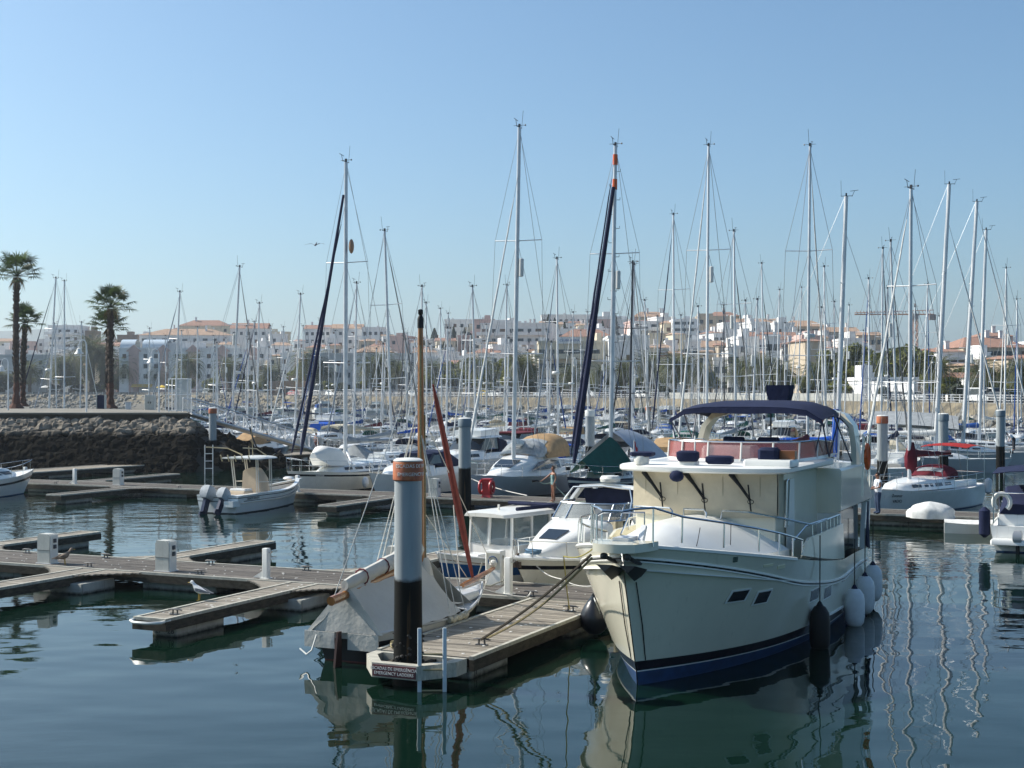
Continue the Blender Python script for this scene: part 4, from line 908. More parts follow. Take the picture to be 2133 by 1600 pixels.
mb = MB(); mb.sheet([[(.15+.75*k, y*lerp(.08,.98,k), lerp(2.0,.78,k)-.06*sin(pi*k)) for k in (0,.35,.7,1)] for y in (-1,-.6,-.25,0,.25,.6,1)], .01); mb.build('tent_front', CANV, tc_)
rings = []
for k in range(12):
    q = k/11; x = lerp(.0,-3.2,q); z = lerp(2.1,1.66,q); r0 = lerp(.24,.12,q**.8)*(1+.08*sin(k*2.7)); rings.append([(x, r0*cos(a)*.8, z+r0*sin(a)) for a in [2*pi*j/10 for j in range(10)]])
mb = MB(); mb.loft(rings); mb.build('furled_mainsail', CANV, bm_)
mb = MB(); [mb.tube([(x,.17*cos(a)+0,lerp(2.1,1.66,-x/3.2)+.17*sin(a)) for a in [2*pi*j/10 for j in range(11)]], .018, 4) for x in (-1.6,-2.5)]; mb.build('sail_tie', CV['burgundy'], bm_)
# transom flaps, rudder
for s in (1,-1):
    mb = MB(); mb.sheet([[(-3.33+.06*(z-.2)*0, s*y, z) for z in (.34,.48,.68)] for y in (.16,.4,.7,.9)][::s], .02); mb.build('transom_flap', CANV, db)
mb = MB(); mb.prism([(-3.36,-.025,-.5),(-3.36,-.025,.72),(-3.5,-.025,.72),(-3.62,-.025,.0),(-3.6,-.025,-.5)], (0,.05,0)); mb.build('rudder', mat('rudder_dark', (.05,.02,.016), .6), db, 0)
mb = MB(); mb.lathe([(.26,0),(.3,.3),(.2,.75),(.13,.95)], (.1,0,.95), 10); mb.build('mast_wrap', CANV, ms)
# red cloth wrapped yard, bowsprit, wires
mb = MB(); a = V((2.95,0,.98)); b = V((.75,-.02,5.9)); mb.tube([a.lerp(b, k/12) for k in range(13)], [.03,.05,.062,.08,.09,.092,.088,.085,.08,.07,.065,.055,.02], 8); mb.build('furled_jib', WOODR, db)
mb = MB(); mb.tube([(2.2,-.06,.98),(3.1,-.02,1.05),(4.15,0,1.18)], [.06,.07,.045], 8); bs = mb.build('bowsprit', WOODV, db)
mb = MB(); mb.ell((4.1,0,1.3), .11,.11,.10, 8, 5); mb.build('block', ROPEW, bs)
mb = MB()
for s in (1,-1):
    for x, zt in ((-.5,5.2),(-.2,5.2),(.25,5.0)): mb.tube([(x, s*1.1, .75),(0, s*.03, zt)], .012, 4)
mb.tube([(4.1,0,1.2),(.05,0,5.4)], .012, 4); mb.tube([(4.0,0,1.15),(3.0,0,.2)], .012, 4); mb.tube([(.0,.0,6.4),(-3.6,0,1.5)], .012, 4); mb.tube([(0,0,3.2),(3.4,.4,1.0)], .011, 4)
mb.tube([(2.9,.35,.95),(2.6,.38,2.9)], .016, 4)
mb.build('rigging_wires', ROPEW, db, 0)
mb = MB(); mb.bbox(1.0,2.2,-.55,.55,.72,.9,.05); mb.tube([(1.2,-.4,.92),(1.6,.3,.95),(2.1,-.1,.95)], .025); mb.build('foredeck_hatch', GREYW, db)
mb = MB(); mb.tube([(-3.42,.55,.62),(-3.5,.62,.30),(-3.5,.75,.20),(-3.45,.95,.3)], .02, 5); mb.build('boarding_hook', PLAST, db)

# ---------------------------------------------------------------- small fishing boat, blue band
bow = UV(-19.0, 36.2); stn = UV(-17.9, 41.6); dv = bow-stn; hd = atan2(dv.y, dv.x); c3 = (bow+stn)/2
fbt = thing('fishing_boat', 'small white fishing boat with wide blue band and wheelhouse, numbered 1148LG5', 'fishing boat', (c3.x+.3, c3.y, 0), hd)
H = Hull(5.9, 2.3, (.86,.74,1.12), rb=.45, rs=0, tr=.85, rw=.86, ent=.6, entw=.8, p=2.1, pw=1.6, fl=.6, N=20)
H.mesh('hull', [(-.4,0),(.05,1),(('f',.34),2),(('f',.74),1)], [AFBLUE, WHITE, BLUEH], fbt)
H.deck('deck', TEAK, fbt, drop=.16)
mb = MB(); H.rail(mb, 0, 0, 1, 20, .03, .01, frac=.99); mb.build('gunwale', WHITE, fbt)
mb = MB()
pts_b = [(.75,.62),(.55,.82),(-1.35,.85)]
for s in (1,-1):
    for x, y in ((.62,.80),(-.35,.84),(-1.3,.85)): mb.tube([(x,s*y,.6),(x-.05,s*y*.95,1.98)], .05, 6)
mb.box(-1.3,.62,-.83,.83,.55,1.12); mb.tube([(.7,0,1.1),(.62,0,1.95)], .045, 6)
wh = mb.build('wheelhouse', WHITE, fbt, 30)
mb = MB(); mb.loft([ring(.95, .75,.7,1.97,2.05,.04,.02), ring(.6,.95,.9,1.97,2.08,.06,.02), ring(-1.5,.98,.92,1.97,2.08,.06,.02)]); rf2 = mb.build('roof', CREAMW, wh)
for s in (1,-1):
    for x0, x1 in ((.55,-.3),(-.4,-1.22)):
        mb = MB(); pane(mb, [(x0,s*.80,1.14),(x1,s*.83,1.14),(x1-.03,s*.79,1.94),(x0-.03,s*.77,1.94)][::s], (0,s,0), .008); mb.build('window', CLEARW, wh, 0)
    mb = MB(); pane(mb, [(.66,s*.05,1.14),(.62,s*.76,1.14),(.57,s*.74,1.94),(.62,s*.05,1.94)][::-s], (1,0,0), .008); mb.build('windscreen', CLEARW, wh, 0)
mb = MB(); mb.tube([(-1.5,.9,2.2),(.5,.9,2.22)], .06, 6); mb.tube([(-1.55,-.9,2.2),(-1.55,.9,2.2)], .07, 6); mb.tube([(-1.75,.6,2.1),(-1.5,1.0,2.12)], .13, 8); mb.build('rolled_awning', CV['navy'], rf2)
mb = MB(); mb.tube([(-1.5,.95,2.0),(-1.95,1.02,.85)], .03, 5); mb.tube([(.2,0,2.1),(.2,0,2.3)], .04); mb.build('awning_pole', CREAMW, fbt)
mb = MB(); mb.bbox(1.0,1.6,-.3,.3,.78,.92,.03); mb.build('fore_hatch', WHITE, fbt)
mb = MB(); mb.ell((-2.0,.2,.9), .3,.4,.22, 10, 6); mb.ell((-1.7,.6,.85), .15,.15,.15, 8, 5); mb.build('net_pile', CV['black'], fbt)
k = H.P(.80, H.zs(.80)*.86, 1, .012); k2 = H.P(.64, H.zs(.64)*.86, 1, .012)
text('hull_number', '1148LG5', .19, INK, fbt, face_m((k+k2)/2+V((0,.016,0)), k2-k, (0,0,1)))
outboard(fbt, -2.75, -.3, .45, BLACK, BLACK, .7)

# ---------------------------------------------------------------- white cabin cruiser behind the yacht
bow = V((.42, 39.0, 0)); hd = atan2(-cos(R(33)), -sin(R(33)))
c4 = bow-V((cos(hd), sin(hd), 0))*3.3
cr = thing('cabin_cruiser', 'white cabin cruiser with raked windscreen and radar arch, nosed up to the pier end', 'cabin cruiser', (c4.x, c4.y, 0), hd)
H = Hull(7.2, 2.7, (.95,1.0,1.25), rb=.95, rs=0, tr=.92, rw=.76, ent=.62, entw=.8, p=2.3, pw=1.6, fl=.85, N=24, stemp=1.2)
H.mesh('hull', [(-.4,0),(.05,1),(('f',.70),2),(('f',.80),1)], [AFBLUE, CREAMW, BLKST], cr)
mb = MB(); H.rail(mb, 0, 0, 1, 24, .045, .0, frac=.97); mb.build('rub_rail', WHITE, cr)
H.deck('deck', WHITE, cr, drop=.0)
mb = MB(); mb.loft([ring(3.1,.3,.2,1.12,1.24,.02,.03), ring(2.3,.72,.55,1.05,1.5,.05,.08), ring(1.3,1.0,.85,1.0,1.78,.08,.12), ring(.55,1.15,1.02,.95,1.95,.08,.14), ring(.35,1.15,1.05,.95,1.95,.05,.1)]); cb = mb.build('foredeck_cabin', WHITE, cr, 50)
mb = MB(); pane(mb, [(2.25,-.28,1.56),(2.25,.28,1.56),(1.6,.34,1.77),(1.6,-.34,1.77)], (.3,0,1), .02); mb.build('deck_hatch', GLASS, cb, 0)
ws = [(-1.12,.05),(-.95,.42),(-.4,.62),(.4,.62),(.95,.42),(1.12,.05),(1.14,-.7)]; ws = [(-1.14,-.7)]+ws
mb = MB(); mb.sheet([[(x-.42*k, y*(1-.06*k), 1.96+.46*k) for k in (0,.5,1)] for y, x in ws], .01); wn = mb.build('windscreen', mat('clear_screen', (.30,.32,.32), .06, spec=.7, alpha=.55), cr, 60)
mb = MB(); mb.tube([(x, y, 1.97) for y, x in ws], .022, 5); mb.tube([(x-.42, y*.94, 2.43) for y, x in ws], .026, 5); [mb.tube([(x, y, 1.97),(x-.42, y*.94, 2.43)], .022, 5) for y, x in ws]; mb.build('screen_frame', STEEL, wn)
mb = MB(); mb.bbox(-3.0,.3,-1.2,1.2,.9,1.35,.05); mb.build('cockpit', CREAMW, cr)
mb = MB(); mb.bbox(-.6,-.2,-.9,-.3,1.35,2.0,.06); mb.bbox(-.6,-.2,.3,.9,1.35,2.0,.06); mb.build('seat', CV['cream'], cr)
ac = [(-1.22,1.2,-.3),(-1.2,1.9,-.75),(-1.12,2.5,-1.15),(-.95,2.82,-1.35),(0,2.88,-1.4),(.95,2.82,-1.35),(1.12,2.5,-1.15),(1.2,1.9,-.75),(1.22,1.2,-.3)]
rings = []
for i, (y, z, x) in enumerate(ac):
    a = ac[max(i-1,0)]; b = ac[min(i+1,8)]; tv = V((0,b[0]-a[0],b[1]-a[1])).normalized(); nv = V((0,-tv.z,tv.y)); rings.append([V((x,y,z))+nv*p*.05+V((q*.13,0,0)) for p, q in ((-1,-1),(-1,1),(1,1),(1,-1))])
mb = MB(); mb.loft(rings); aa = mb.build('radar_arch', WHITE, cr, 50)
mb = MB(); mb.tube([(x+.5, y*1.02, z) for y, z, x in ac], .03, 6); mb.build('arch_tube', STEEL, aa)
mb = MB(); mb.lathe([(.1,0),(.3,.02),(.32,.12),(.27,.2),(.02,.22)], (-1.4,0,2.96), 14); mb.build('radar_dome', PLAST, aa)
mb = MB(); mb.sheet([[(-1.5-.35*k, y, 2.75-.9*k) for k in (0,.5,1)] for y in (-1,0,1)], .02); mb.build('furled_canopy', CV['navy'], cr)
st = MB()
for s in (1,-1):
    pts = [H.P(q, H.zs(q), s, -.06)+V((0,0,.45)) for q in (.55,.68,.8,.9,.97)]+[V((3.9,0,1.72))]; st.tube(pts, .018, 5)
    for q in (.62,.78,.92): p = H.P(q, H.zs(q), s, -.06); st.tube([p, p+V((.05,0,.45))], .014, 4)
st.tube([(3.9,.0,1.72),(3.85,0,1.25)], .016, 4); st.build('bow_rail', STEEL, cr)
mb = MB(); mb.tube([(3.75,0,1.3),(4.0,-.05,1.18),(3.95,0,.95)], .04); mb.tube([(3.7,-.2,1.02),(4.05,.15,1.12)], .03); mb.box(3.85,3.95,-.16,.16,.95,1.1); mb.build('anchor', mat('anchor_brown', (.12,.09,.07), .6, .5), cr)
mb = MB(); r9 = random.Random(3)
pts = [(3.2+.16*cos(a*1.3)+r9.uniform(-.04,.04), .12+.24*sin(a*1.3), 1.27+.004*a) for a in range(26)]; mb.tube(pts, .022, 5); mb.build('blue_rope_coil', mat('rope_blue', (.10,.19,.28), .8), cr)
k = H.P(.60, H.zs(.60)*.55, 1, .02); k2 = H.P(.44, H.zs(.44)*.55, 1, .02); text('boat_name', 'TRISTAN', .17, mat('ink_brown', (.16,.11,.08), .6), cr, face_m((k+k2)/2+V((0,.02,0)), k2-k, (0,-.3,1)))

# ---------------------------------------------------------------- centre console boat
bow = UV(-40.0, 60.4); c5 = UV(-39.85, 57.3)
cc = thing('centre_console_boat', 'white open fishing boat with cream console, T-top and two covered outboards', 'motorboat', (c5.x, c5.y, 0), HA)
H = Hull(6.9, 2.5, (.82,.86,1.22), rb=.6, rs=0, tr=.94, rw=.82, ent=.6, entw=.78, p=2.1, pw=1.6, fl=.8, N=22)
H.mesh('hull', [(-.4,0),(.05,1),(('f',.66),2),(('f',.70),1),(('f',.88),2),(('f',.92),1)], [AFBLK, WHITE, BLKST], cc)
H.deck('deck', mat('console_tan', (.62,.52,.42), .6), cc, drop=.34, t0=.03)
mb = MB()
for s in (1,-1):
    rows = [[H.P(i/16, H.zs(i/16), s, .0), H.P(i/16, H.zs(i/16), s, -.22)+V((0,0,.02))] for i in range(17)]; mb.sheet(rows if s > 0 else [r_[::-1] for r_ in rows], .03)
mb.box(-3.05,-2.7,-1.15,1.15,.5,.86); mb.build('gunwale', WHITE, cc)
CTAN = mat('cover_tan', (.60,.49,.36), .8, var=.12, scale=3, bump=.4)
mb = MB(); mb.loft([ring(.75,.3,.2,.5,1.0,.03), ring(.35,.5,.42,.5,1.55,.05,.1), ring(-.1,.55,.45,.5,1.95,.05,.1), ring(-.5,.55,.45,.5,1.9,.05,.1)]); mb.build('console_cover', CTAN, cc, 50)
mb = MB(); mb.bbox(-1.7,-.95,-.5,.5,.5,.95,.05); mb.build('leaning_seat', CTAN, cc); mb = MB(); mb.bbox(-1.6,-1.0,-.45,.45,.96,1.05,.04); mb.build('cushion', WHITE, cc)
mb = MB(); mb.loft([ring(.9,.55,.5,2.45,2.5,.03,.02), ring(.3,1.0,.95,2.45,2.52,.05,.02), ring(-1.4,1.0,.95,2.45,2.52,.05,.02), ring(-1.75,.85,.8,2.47,2.52,.03,.02)]); tt = mb.build('t_top', CREAMW, cc, 50)
mb = MB()
for s in (1,-1):
    for x0, x1 in ((.35,.15),(.2,0),(-.75,-.95),(-.9,-1.1)): mb.tube([(x0,s*.62,.55),(x0-.05,s*.66,1.2),(x1,s*.72,2.45)], .028, 6)
    mb.tube([(.35,s*.63,1.3),(-.8,s*.66,1.35)], .022, 5)
mb.build('t_top_frame', CREAMW, cc)
mb = MB()
for y in (-.7,.7): mb.tube([(-.2,y,2.6),(-1.2,y*1.2,2.95),(-2.6,y*1.5,3.05)], [.03,.025,.03], 5)
mb.tube([(-.6,-.2,2.5),(-.9,-.3,4.3)], [.02,.008], 4); mb.tube([(.1,.5,2.5),(.12,.55,3.0)], .018, 4)
for y in (-.8,-.4,0,.4,.8): mb.tube([(-1.7,y,2.35),(-1.82,y,2.65)], .03, 5)
mb.build('rod_holder', mat('rod_tan', (.42,.36,.22), .5), tt)
OBC = mat('motor_cover_grey', (.42,.45,.47), .85, var=.2, scale=4, bump=.5)
OBN = mat('motor_navy', (.02,.03,.07), .3)
a = outboard(cc, -3.25, .42, .55, OBC, OBN, 1.15, R(-22)); a = outboard(cc, -3.25, -.42, .55, OBC, OBN, 1.0, R(-30))
mb = MB(); mb.box(-3.55,-2.95,-1.15,-.65,.35,.62); mb.build('swim_step', WHITE, cc, 0)
mb = MB(); mb.ell((2.75,0,1.3), .25,.3,.1, 10, 6); mb.build('bow_pad', WHITE, cc)
k = H.P(.07, H.zs(.07)*.80, -1, .01); k2 = H.P(.27, H.zs(.27)*.80, -1, .01); text('boat_name', 'GRADY-WHITE', .14, INK, cc, face_m((k+k2)/2+V((0,-.012,0)), k2-k, (0,0,1)))

# ---------------------------------------------------------------- ropes
def rope(label, pts, m=ROPEW, r=.018, sag=0.0, n=14, name='mooring_line'):
    P = [V(p) for p in pts]; o = []
    for a, b in zip(P[:-1], P[1:]):
        for k in range(n): q = k/n; o.append(a.lerp(b, q)+V((0,0,-sag*sin(pi*q))))
    o.append(P[-1]); mb = MB(); mb.tube(o, r, 5); x = mb.build(name, m); tag(x, label, 'rope'); return x
yb = V((c.x, c.y, 0))+M.Rotation(HD, 3, 'Z') @ V((7.35,-.62,2.62))
rope('dark doubled mooring line from yacht bow to the pier cleat', [yb, UV(-12.77,26.35,.62)], ROPED, .028, .10)
rope('weathered tan mooring line beside the dark one on the pier', [yb+V((.02,.02,-.06)), UV(-12.72,26.5,.62)], ROPEY, .024, .18)
rope('thin yellow line hanging from the yacht bow', [yb+V((.1,.1,.15)), yb+V((-.5,.6,-.1)), UV(-12.7,31.0,.6)], mat('rope_yellow', (.45,.38,.10), .8), .014, .1)
rope('pale line from the cruiser bow drooping to the yacht', [V((.5,39.1,1.1)), V((1.3,37.6,.75)), V((2.3,36.4,.78))], ROPEW, .016, .12)
rope('white mooring line from dayboat bow to the front pontoon', [UV(-15.7,32.3,.75), UV(-14.55,32.6,.55), UV(-14.6,33.05,.62)], ROPEW, .02, .04)
o = MB(); o.tube([UV(-14.52,28.3+.9*k/10,.6+.03*sin(k*2)) for k in range(11)], .075, 8); o = o.build('rope_fender', mat('padding_cream', (.55,.50,.38), .8, var=.4, scale=12)); tag(o, 'cream padded roll tied along the pier edge', 'padding')
o = MB(); o.tube([UV(-14.1+.2*cos(k*.7),25.35+.2*sin(k*.7),.53+.004*k) for k in range(24)], .03, 6); o = o.build('rope_coil', ROPEY); tag(o, 'coiled tan rope at the pier head beside the dayboat stern', 'rope')
# ---------------------------------------------------------------- shore, land, hill
def interp(tab, x):
    if x <= tab[0][0]: return tab[0][1]
    for (a, b), (c_, d_) in zip(tab[:-1], tab[1:]):
        if x <= c_: return b+(d_-b)*(x-a)/(c_-a)
    return tab[-1][1]
SHORE = [(-900,500),(0,440),(300,425),(700,345),(1000,305),(1270,280),(1600,228),(2000,183),(2133,172),(2900,140)]
HILL = [(-900,14),(0,17),(250,18),(400,24),(560,20),(700,20),(850,17),(950,20),(1100,21),(1300,22),(1450,20),(1600,18),(1750,12),(1850,5),(2133,5),(2900,5)]
def shore(px): return interp(SHORE, px)
def sm(t): t = max(0, min(1, t)); return t*t*(3-2*t)
def ground(px, d):
    s = d-shore(px)
    if s < 0: return lerp(-1.5, 4.0, max(0, min(1, (s+11)/11)))
    return 4.0+interp(HILL, px)*sm((s-50)/250)
rl = random.Random(5)
mb = MB(); rows = []; PXS = [-900+i*38 for i in range(101)]
offs = [-12,-9,-6.5,-4,-2,-.6,0,10,30,50,80,120,165,215,270,330,420,700,1400,2400]
vs = []; fs = []
for px in PXS:
    for j, s in enumerate(offs):
        d = shore(px)+s; z = ground(px, d)+(rl.uniform(-.35,.35) if 0 < j < 5 else 0)
        vs.append(((px-CX)/F*d, d, z))
n = len(offs)
for i in range(len(PXS)-1):
    for j in range(n-1): a = i*n+j; fs.append((a, a+1, a+n+1, a+n))
mb.add(vs, fs)
LAND = zmask(mat('dry_bank', (.21,.175,.115), .95, var=.45, scale=.45, col2=(.085,.075,.055), bump=1, bscale=1.5, coords='Object'), 1.3, 2.2, (.14,.13,.11), noise=.9, nscale=.35)
nt = LAND.node_tree; b_ = nt.nodes['Principled BSDF']; tc_n = nt.nodes.new('ShaderNodeTexCoord'); sp_n = nt.nodes.new('ShaderNodeSeparateXYZ'); nt.links.new(tc_n.outputs['Object'], sp_n.inputs[0])
mr_n = nt.nodes.new('ShaderNodeMapRange'); mr_n.inputs[1].default_value = 3.94; mr_n.inputs[2].default_value = 4.0; nt.links.new(sp_n.outputs[2], mr_n.inputs[0])
mx_n = nt.nodes.new('ShaderNodeMix'); mx_n.data_type = 'RGBA'; nt.links.new(mr_n.outputs[0], mx_n.inputs[0]); nt.links.new(b_.inputs['Base Color'].links[0].from_socket, mx_n.inputs[6]); mx_n.inputs[7].default_value = (.25,.24,.21,1); nt.links.new(mx_n.outputs[2], b_.inputs['Base Color'])
o = mb.build('ground', LAND, smooth=60); o['kind'] = 'structure'
# boulders along the water line of the far bank
ROCK = zmask(mat('boulder', (.25,.22,.18), .9, var=.5, scale=1.4, bump=.9, bscale=4, spec=.04), 2.45, 2.95, (.007,.006,.004), noise=.55, nscale=.5)
ROCKF = mat('bank_boulder', (.30,.28,.24), .9, var=.5, scale=.8, bump=.9, bscale=3)
def boulder(mb, c, r, rr):
    rings = []; k = 4; n = 6; s = [rr.uniform(.75,1.25) for _ in range(3)]; a0 = rr.uniform(0,6)
    for i in range(k+1):
        a = -pi/2+pi*i/k; q = max(cos(a), .12)
        rings.append([(c[0]+r*s[0]*q*cos(a0+2*pi*j/n)*rr.uniform(.72,1.2), c[1]+r*s[1]*q*sin(a0+2*pi*j/n)*rr.uniform(.72,1.2), c[2]+r*.72*s[2]*sin(a)*rr.uniform(.8,1.15)) for j in range(n)])
    mb.loft(rings)
mb = MB()
for i in range(1900):
    px = rl.uniform(-60, 2180) if i < 1100 else rl.uniform(-60, 760); s = rl.uniform(-9,-3.5) if px > 760 else rl.uniform(-9,-.4); d = shore(px)+s; boulder(mb, ((px-CX)/F*d, d, ground(px,d)+rl.uniform(-.1,.25)), rl.uniform(.35,.8), rl)
o = mb.build('shore_boulders', ROCKF, smooth=0); tag(o, 'grey boulders heaped along the far bank waterline', 'boulders', kind='stuff')

# ---------------------------------------------------------------- the near quay spit with its rock wall (left)
def qp(px, d, z): return V(((px-CX)/F*d, d, z))
QZ = 4.05
t = thing('quay_spit', 'stone quay on the left with dark weedy rock wall, palms standing on it', 'quay', (0,0,0))
poly = [qp(-500,104,0), qp(300,104,0), qp(392,104,0), qp(396,109,0), qp(330,116,0), qp(180,127,0), qp(-500,131,0)]
mb = MB(); mb.prism([V((p.x,p.y,QZ-.62)) for p in poly], (0,0,.5)); mb.build('coping', mat('coping_dark', (.085,.068,.05), .95, var=.4, scale=.8, spec=.05), t, 0)  # quay front under the slab, its shade put into a darker colour
mb = MB(); mb.prism([V((p.x,p.y-(.15 if i < 3 else 0),QZ-.118)) for i, p in enumerate(poly)], (0,0,.118)); mb.build('paving', mat('quay_concrete', (.22,.20,.165), .9, var=.3, scale=.6, bump=.4, bscale=3), t, 0)
mb = MB(); mb.prism([V((p.x,p.y+(.5 if i < 3 else -.5),-1)) for i, p in enumerate(poly)], (0,0,QZ-.4)); mb.build('core', mat('core_dark', (.03,.027,.02), .95), t, 0)
mb = MB(); rk = random.Random(77)
for i in range(1500):
    q = rk.random()
    if rk.random() < .78: px = rk.uniform(-60, 400); d = 104-q*6.6; z = 3.35-q*3.9
    else:                                                     # the nose running down to the right
        k = rk.random(); px = lerp(388, 640, k); w = rk.uniform(-1,1); d = 106+w*(5.5-2*k)-2*k; z = lerp(3.5,.1,k**.85)-abs(w)*2.2
    boulder(mb, ((px-CX)/F*d, d, z), rk.uniform(.28,.62), rk)
o = mb.build('rock_facing', ROCK, t, 0)
rows = [[qp(px, d, z) for d, z in ((105,3.45),(103.2,2.8),(100.5,1.0),(98.5,-.4),(97,-1.2))] for px in range(-300, 420, 40)]
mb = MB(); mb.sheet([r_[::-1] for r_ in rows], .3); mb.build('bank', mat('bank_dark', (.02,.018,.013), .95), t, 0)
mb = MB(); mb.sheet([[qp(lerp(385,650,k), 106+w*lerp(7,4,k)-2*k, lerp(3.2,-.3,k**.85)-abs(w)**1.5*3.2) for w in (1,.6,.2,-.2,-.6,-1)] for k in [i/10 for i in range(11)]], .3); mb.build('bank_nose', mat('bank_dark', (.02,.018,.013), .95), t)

# ---------------------------------------------------------------- palms and trees
FROND = leafy(mat('palm_green', (.06,.095,.022), .6, var=.4, scale=.6, tone=.45), .3)
FRONDD = mat('palm_dry', (.22,.15,.06), .8, var=.3, scale=1)
TRUNKM = mat('palm_trunk', (.075,.052,.038), .95, var=.5, scale=3, stretch=(1,1,3), bump=1, bscale=9)
zmask(TRUNKM, 2.2, 2.5, (.095,.04,.025), noise=.3, nscale=2)
def fan_palm(label, px, yb, d, htop, seed, lean=0, crown=1.0):
    rr = random.Random(seed); z0 = QZ
    t = thing('fan_palm', label, 'palm tree', ((px-CX)/F*d, d, z0), 0, 'fan palms on the quay')
    H_ = htop-z0; k = 26; mb = MB(); pts = []; rs = []
    for i in range(k+1):
        q = i/k; pts.append((lean*q*q+.04*sin(q*7), 0, H_*q)); r = lerp(.27,.21,min(1,q*1.4))+.38*max(0, 1-q*9)**2; rs.append(r*(1+.13*(-1)**i)*(1.15 if q > .5 else 1))
    mb.tube(pts, rs, 11); 
    for i in range(150):
        q = rr.uniform(.25,1); a = rr.uniform(0,2*pi); p = V((lean*q*q, 0, H_*q)); mb.tube([p+V((.18*cos(a),.18*sin(a),-.1)), p+V((.33*cos(a),.33*sin(a),.16))], [.06,.03], 4)
    mb.build('trunk', TRUNKM, t, 0)
    mb = MB(); top = V((lean, 0, H_))
    def fan(a, el, L_, fr):
        mb.t = rr.random(); dv = V((cos(a)*cos(el), sin(a)*cos(el), sin(el))); base = top+V((0,0,.1)); droop = V((0,0,-.10*L_*(1-sin(el)*.5)))
        hub = base+dv*L_+droop*.4; side = dv.cross(V((0,0,1))); side = side.normalized() if side.length > .1 else V((1,0,0)); up = side.cross(dv)
        mb.tube([base, base+dv*L_*.5, hub], [.035,.025,.02], 3)
        n = 15
        for j in range(n):
            b = (j/(n-1)-.5)*R(230); ln = fr*(.75+.3*cos(b*.6))*rr.uniform(.85,1.1); dd = dv*cos(b)+side*sin(b); tip = hub+dd*ln+V((0,0,-.24*ln*abs(rr.uniform(.5,1.4))*(.4+.6*abs(sin(b))))); md = hub+dd*ln*.55+up*.05
            w = side*cos(b)-dv*sin(b); wd = .055
            mb.add([hub+w*.015, hub-w*.015, md-w*wd, tip, md+w*wd], [(0,1,2,3,4)])
    for i in range(32): fan(i*2.4+rr.uniform(-.3,.3), lerp(1.4,-.12,(i/31)**.9)+rr.uniform(-.12,.12), rr.uniform(1.05,1.6)*crown, rr.uniform(.75,1.0)*crown)
    mb.build('crown', FROND, t, 0)
    mb = MB()
    for i in range(40): a = rr.uniform(0,2*pi); p = top+V((.3*cos(a),.3*sin(a),-.1)); e = p+V((.45*cos(a),.45*sin(a),-rr.uniform(.5,1.3))); mb.add([p, p+V((.06,.06,0)), e], [(0,1,2)])
    mb.build('dry_skirt', FRONDD, t, 0)
fan_palm('tallest fan palm at the left edge of the quay', 33, 850, 126, 5.8+(810-578)*126/F, 1, .1, 1.18)
fan_palm('shorter fan palm just right of the tallest one', 47, 842, 142, 5.8+(810-675)*142/F, 2, .25, 1.0)
fan_palm('fan palm standing alone right on the quay beside the blue bin', 230, 848, 128, 5.8+(810-643)*128/F, 3, .02, 1.1)
fan_palm('lower fan palm hidden behind the lone one', 226, 846, 133, 5.8+(810-684)*133/F, 6, .05, 1.0)
DATEL = leafy(mat('date_palm_green', (.12,.135,.045), .6, var=.4, scale=.5, tone=.5))
def date_mesh(seed, R_=4.6, n=84):
    rr = random.Random(seed); mb = MB()
    for i in range(n):
        a = i*2.399+rr.uniform(-.2,.2); el = lerp(1.4,-.25,(i/(n-1))**.75); L_ = R_*rr.uniform(.85,1.15); mb.t = rr.random()
        P = []; p = V((0,0,0)); e = el
        for k in range(9): P.append(p.copy()); p = p+V((cos(a)*cos(e), sin(a)*cos(e), sin(e)))*(L_/8); e -= .17+.05*k*.4
        side = V((-sin(a), cos(a), 0))
        for k in range(1,9):
            wd = .85*sin(pi*min(1,(k+.6)/9.2))+.08
            for s in (1,-1):
                for h in (0,.5):
                    q = P[k-1].lerp(P[k], h); f = (P[k]-P[k-1]).normalized(); tip = q+side*s*wd+f*wd*.7+V((0,0,-.16*wd)); mb.add([q-f*.04, q+f*.07, tip], [(0,1,2)])
        mb.tube(P, [.04,.035,.03,.028,.025,.02,.018,.012,.008], 3)
    return mb
def date_palm_proto():
    t = thing('date_palm', 'x', 'palm tree', (0,0,0), 0, 'date palms along the promenade')
    rr = random.Random(8); mb = MB(); mb.tube([(0,0,4.6*i/12) for i in range(13)], [lerp(.42,.36,i/12)*(1.08 if i % 2 else .94) for i in range(12)]+[.62], 9); mb.build('trunk', mat('date_trunk', (.12,.09,.06), .95, var=.5, scale=3, bump=1), t, 0)
    o = date_mesh(3).build('crown', DATEL, t, 0); o.location = (0,0,4.8)
    return t
dp = date_palm_proto(); dps = []
for i, (px, s, yt_) in enumerate(((0,10,770),(62,14,752),(128,10,742),(150,30,735),(192,12,700),(214,12,718),(262,10,745),(330,18,760),(392,12,738),(478,10,745),(560,12,760),(648,12,730),(672,16,755),(775,10,745),(790,14,735),(832,12,752),(905,14,752),(1002,20,745),(1088,10,735),(1100,16,745),(1190,12,760),(1252,10,760),(1300,14,748),(1352,10,735),(1405,10,735),(1428,20,742),(1462,14,755),(1545,12,745),(1585,12,740),(1632,10,752),(1700,10,755),(1958,12,745),(2045,12,748),(2092,14,760),(2128,10,750))):
    d = shore(px)+s; top = 5.8+(810-yt_)*d/F; sc = max(.55, (top-4.0)/6.9); loc = ((px-CX)/F*d, d, 4.0)
    if i == 0: o = dp; o.location = loc; o.scale = (sc,)*3
    else: o = dup(dp, loc, rl.uniform(0,6), scale=(sc*rl.uniform(.8,1.0), sc*rl.uniform(.8,1.0), sc))
    dps.append(o)
label_rows(dps, 'feathery date palm on the far promenade')
LEAF = leafy(mat('leaf_green', (.19,.205,.045), .6, var=.45, scale=.35, tone=.5))
LEAFD = leafy(mat('leaf_dark', (.055,.07,.035), .7, var=.4, scale=.4, tone=.5), .3)
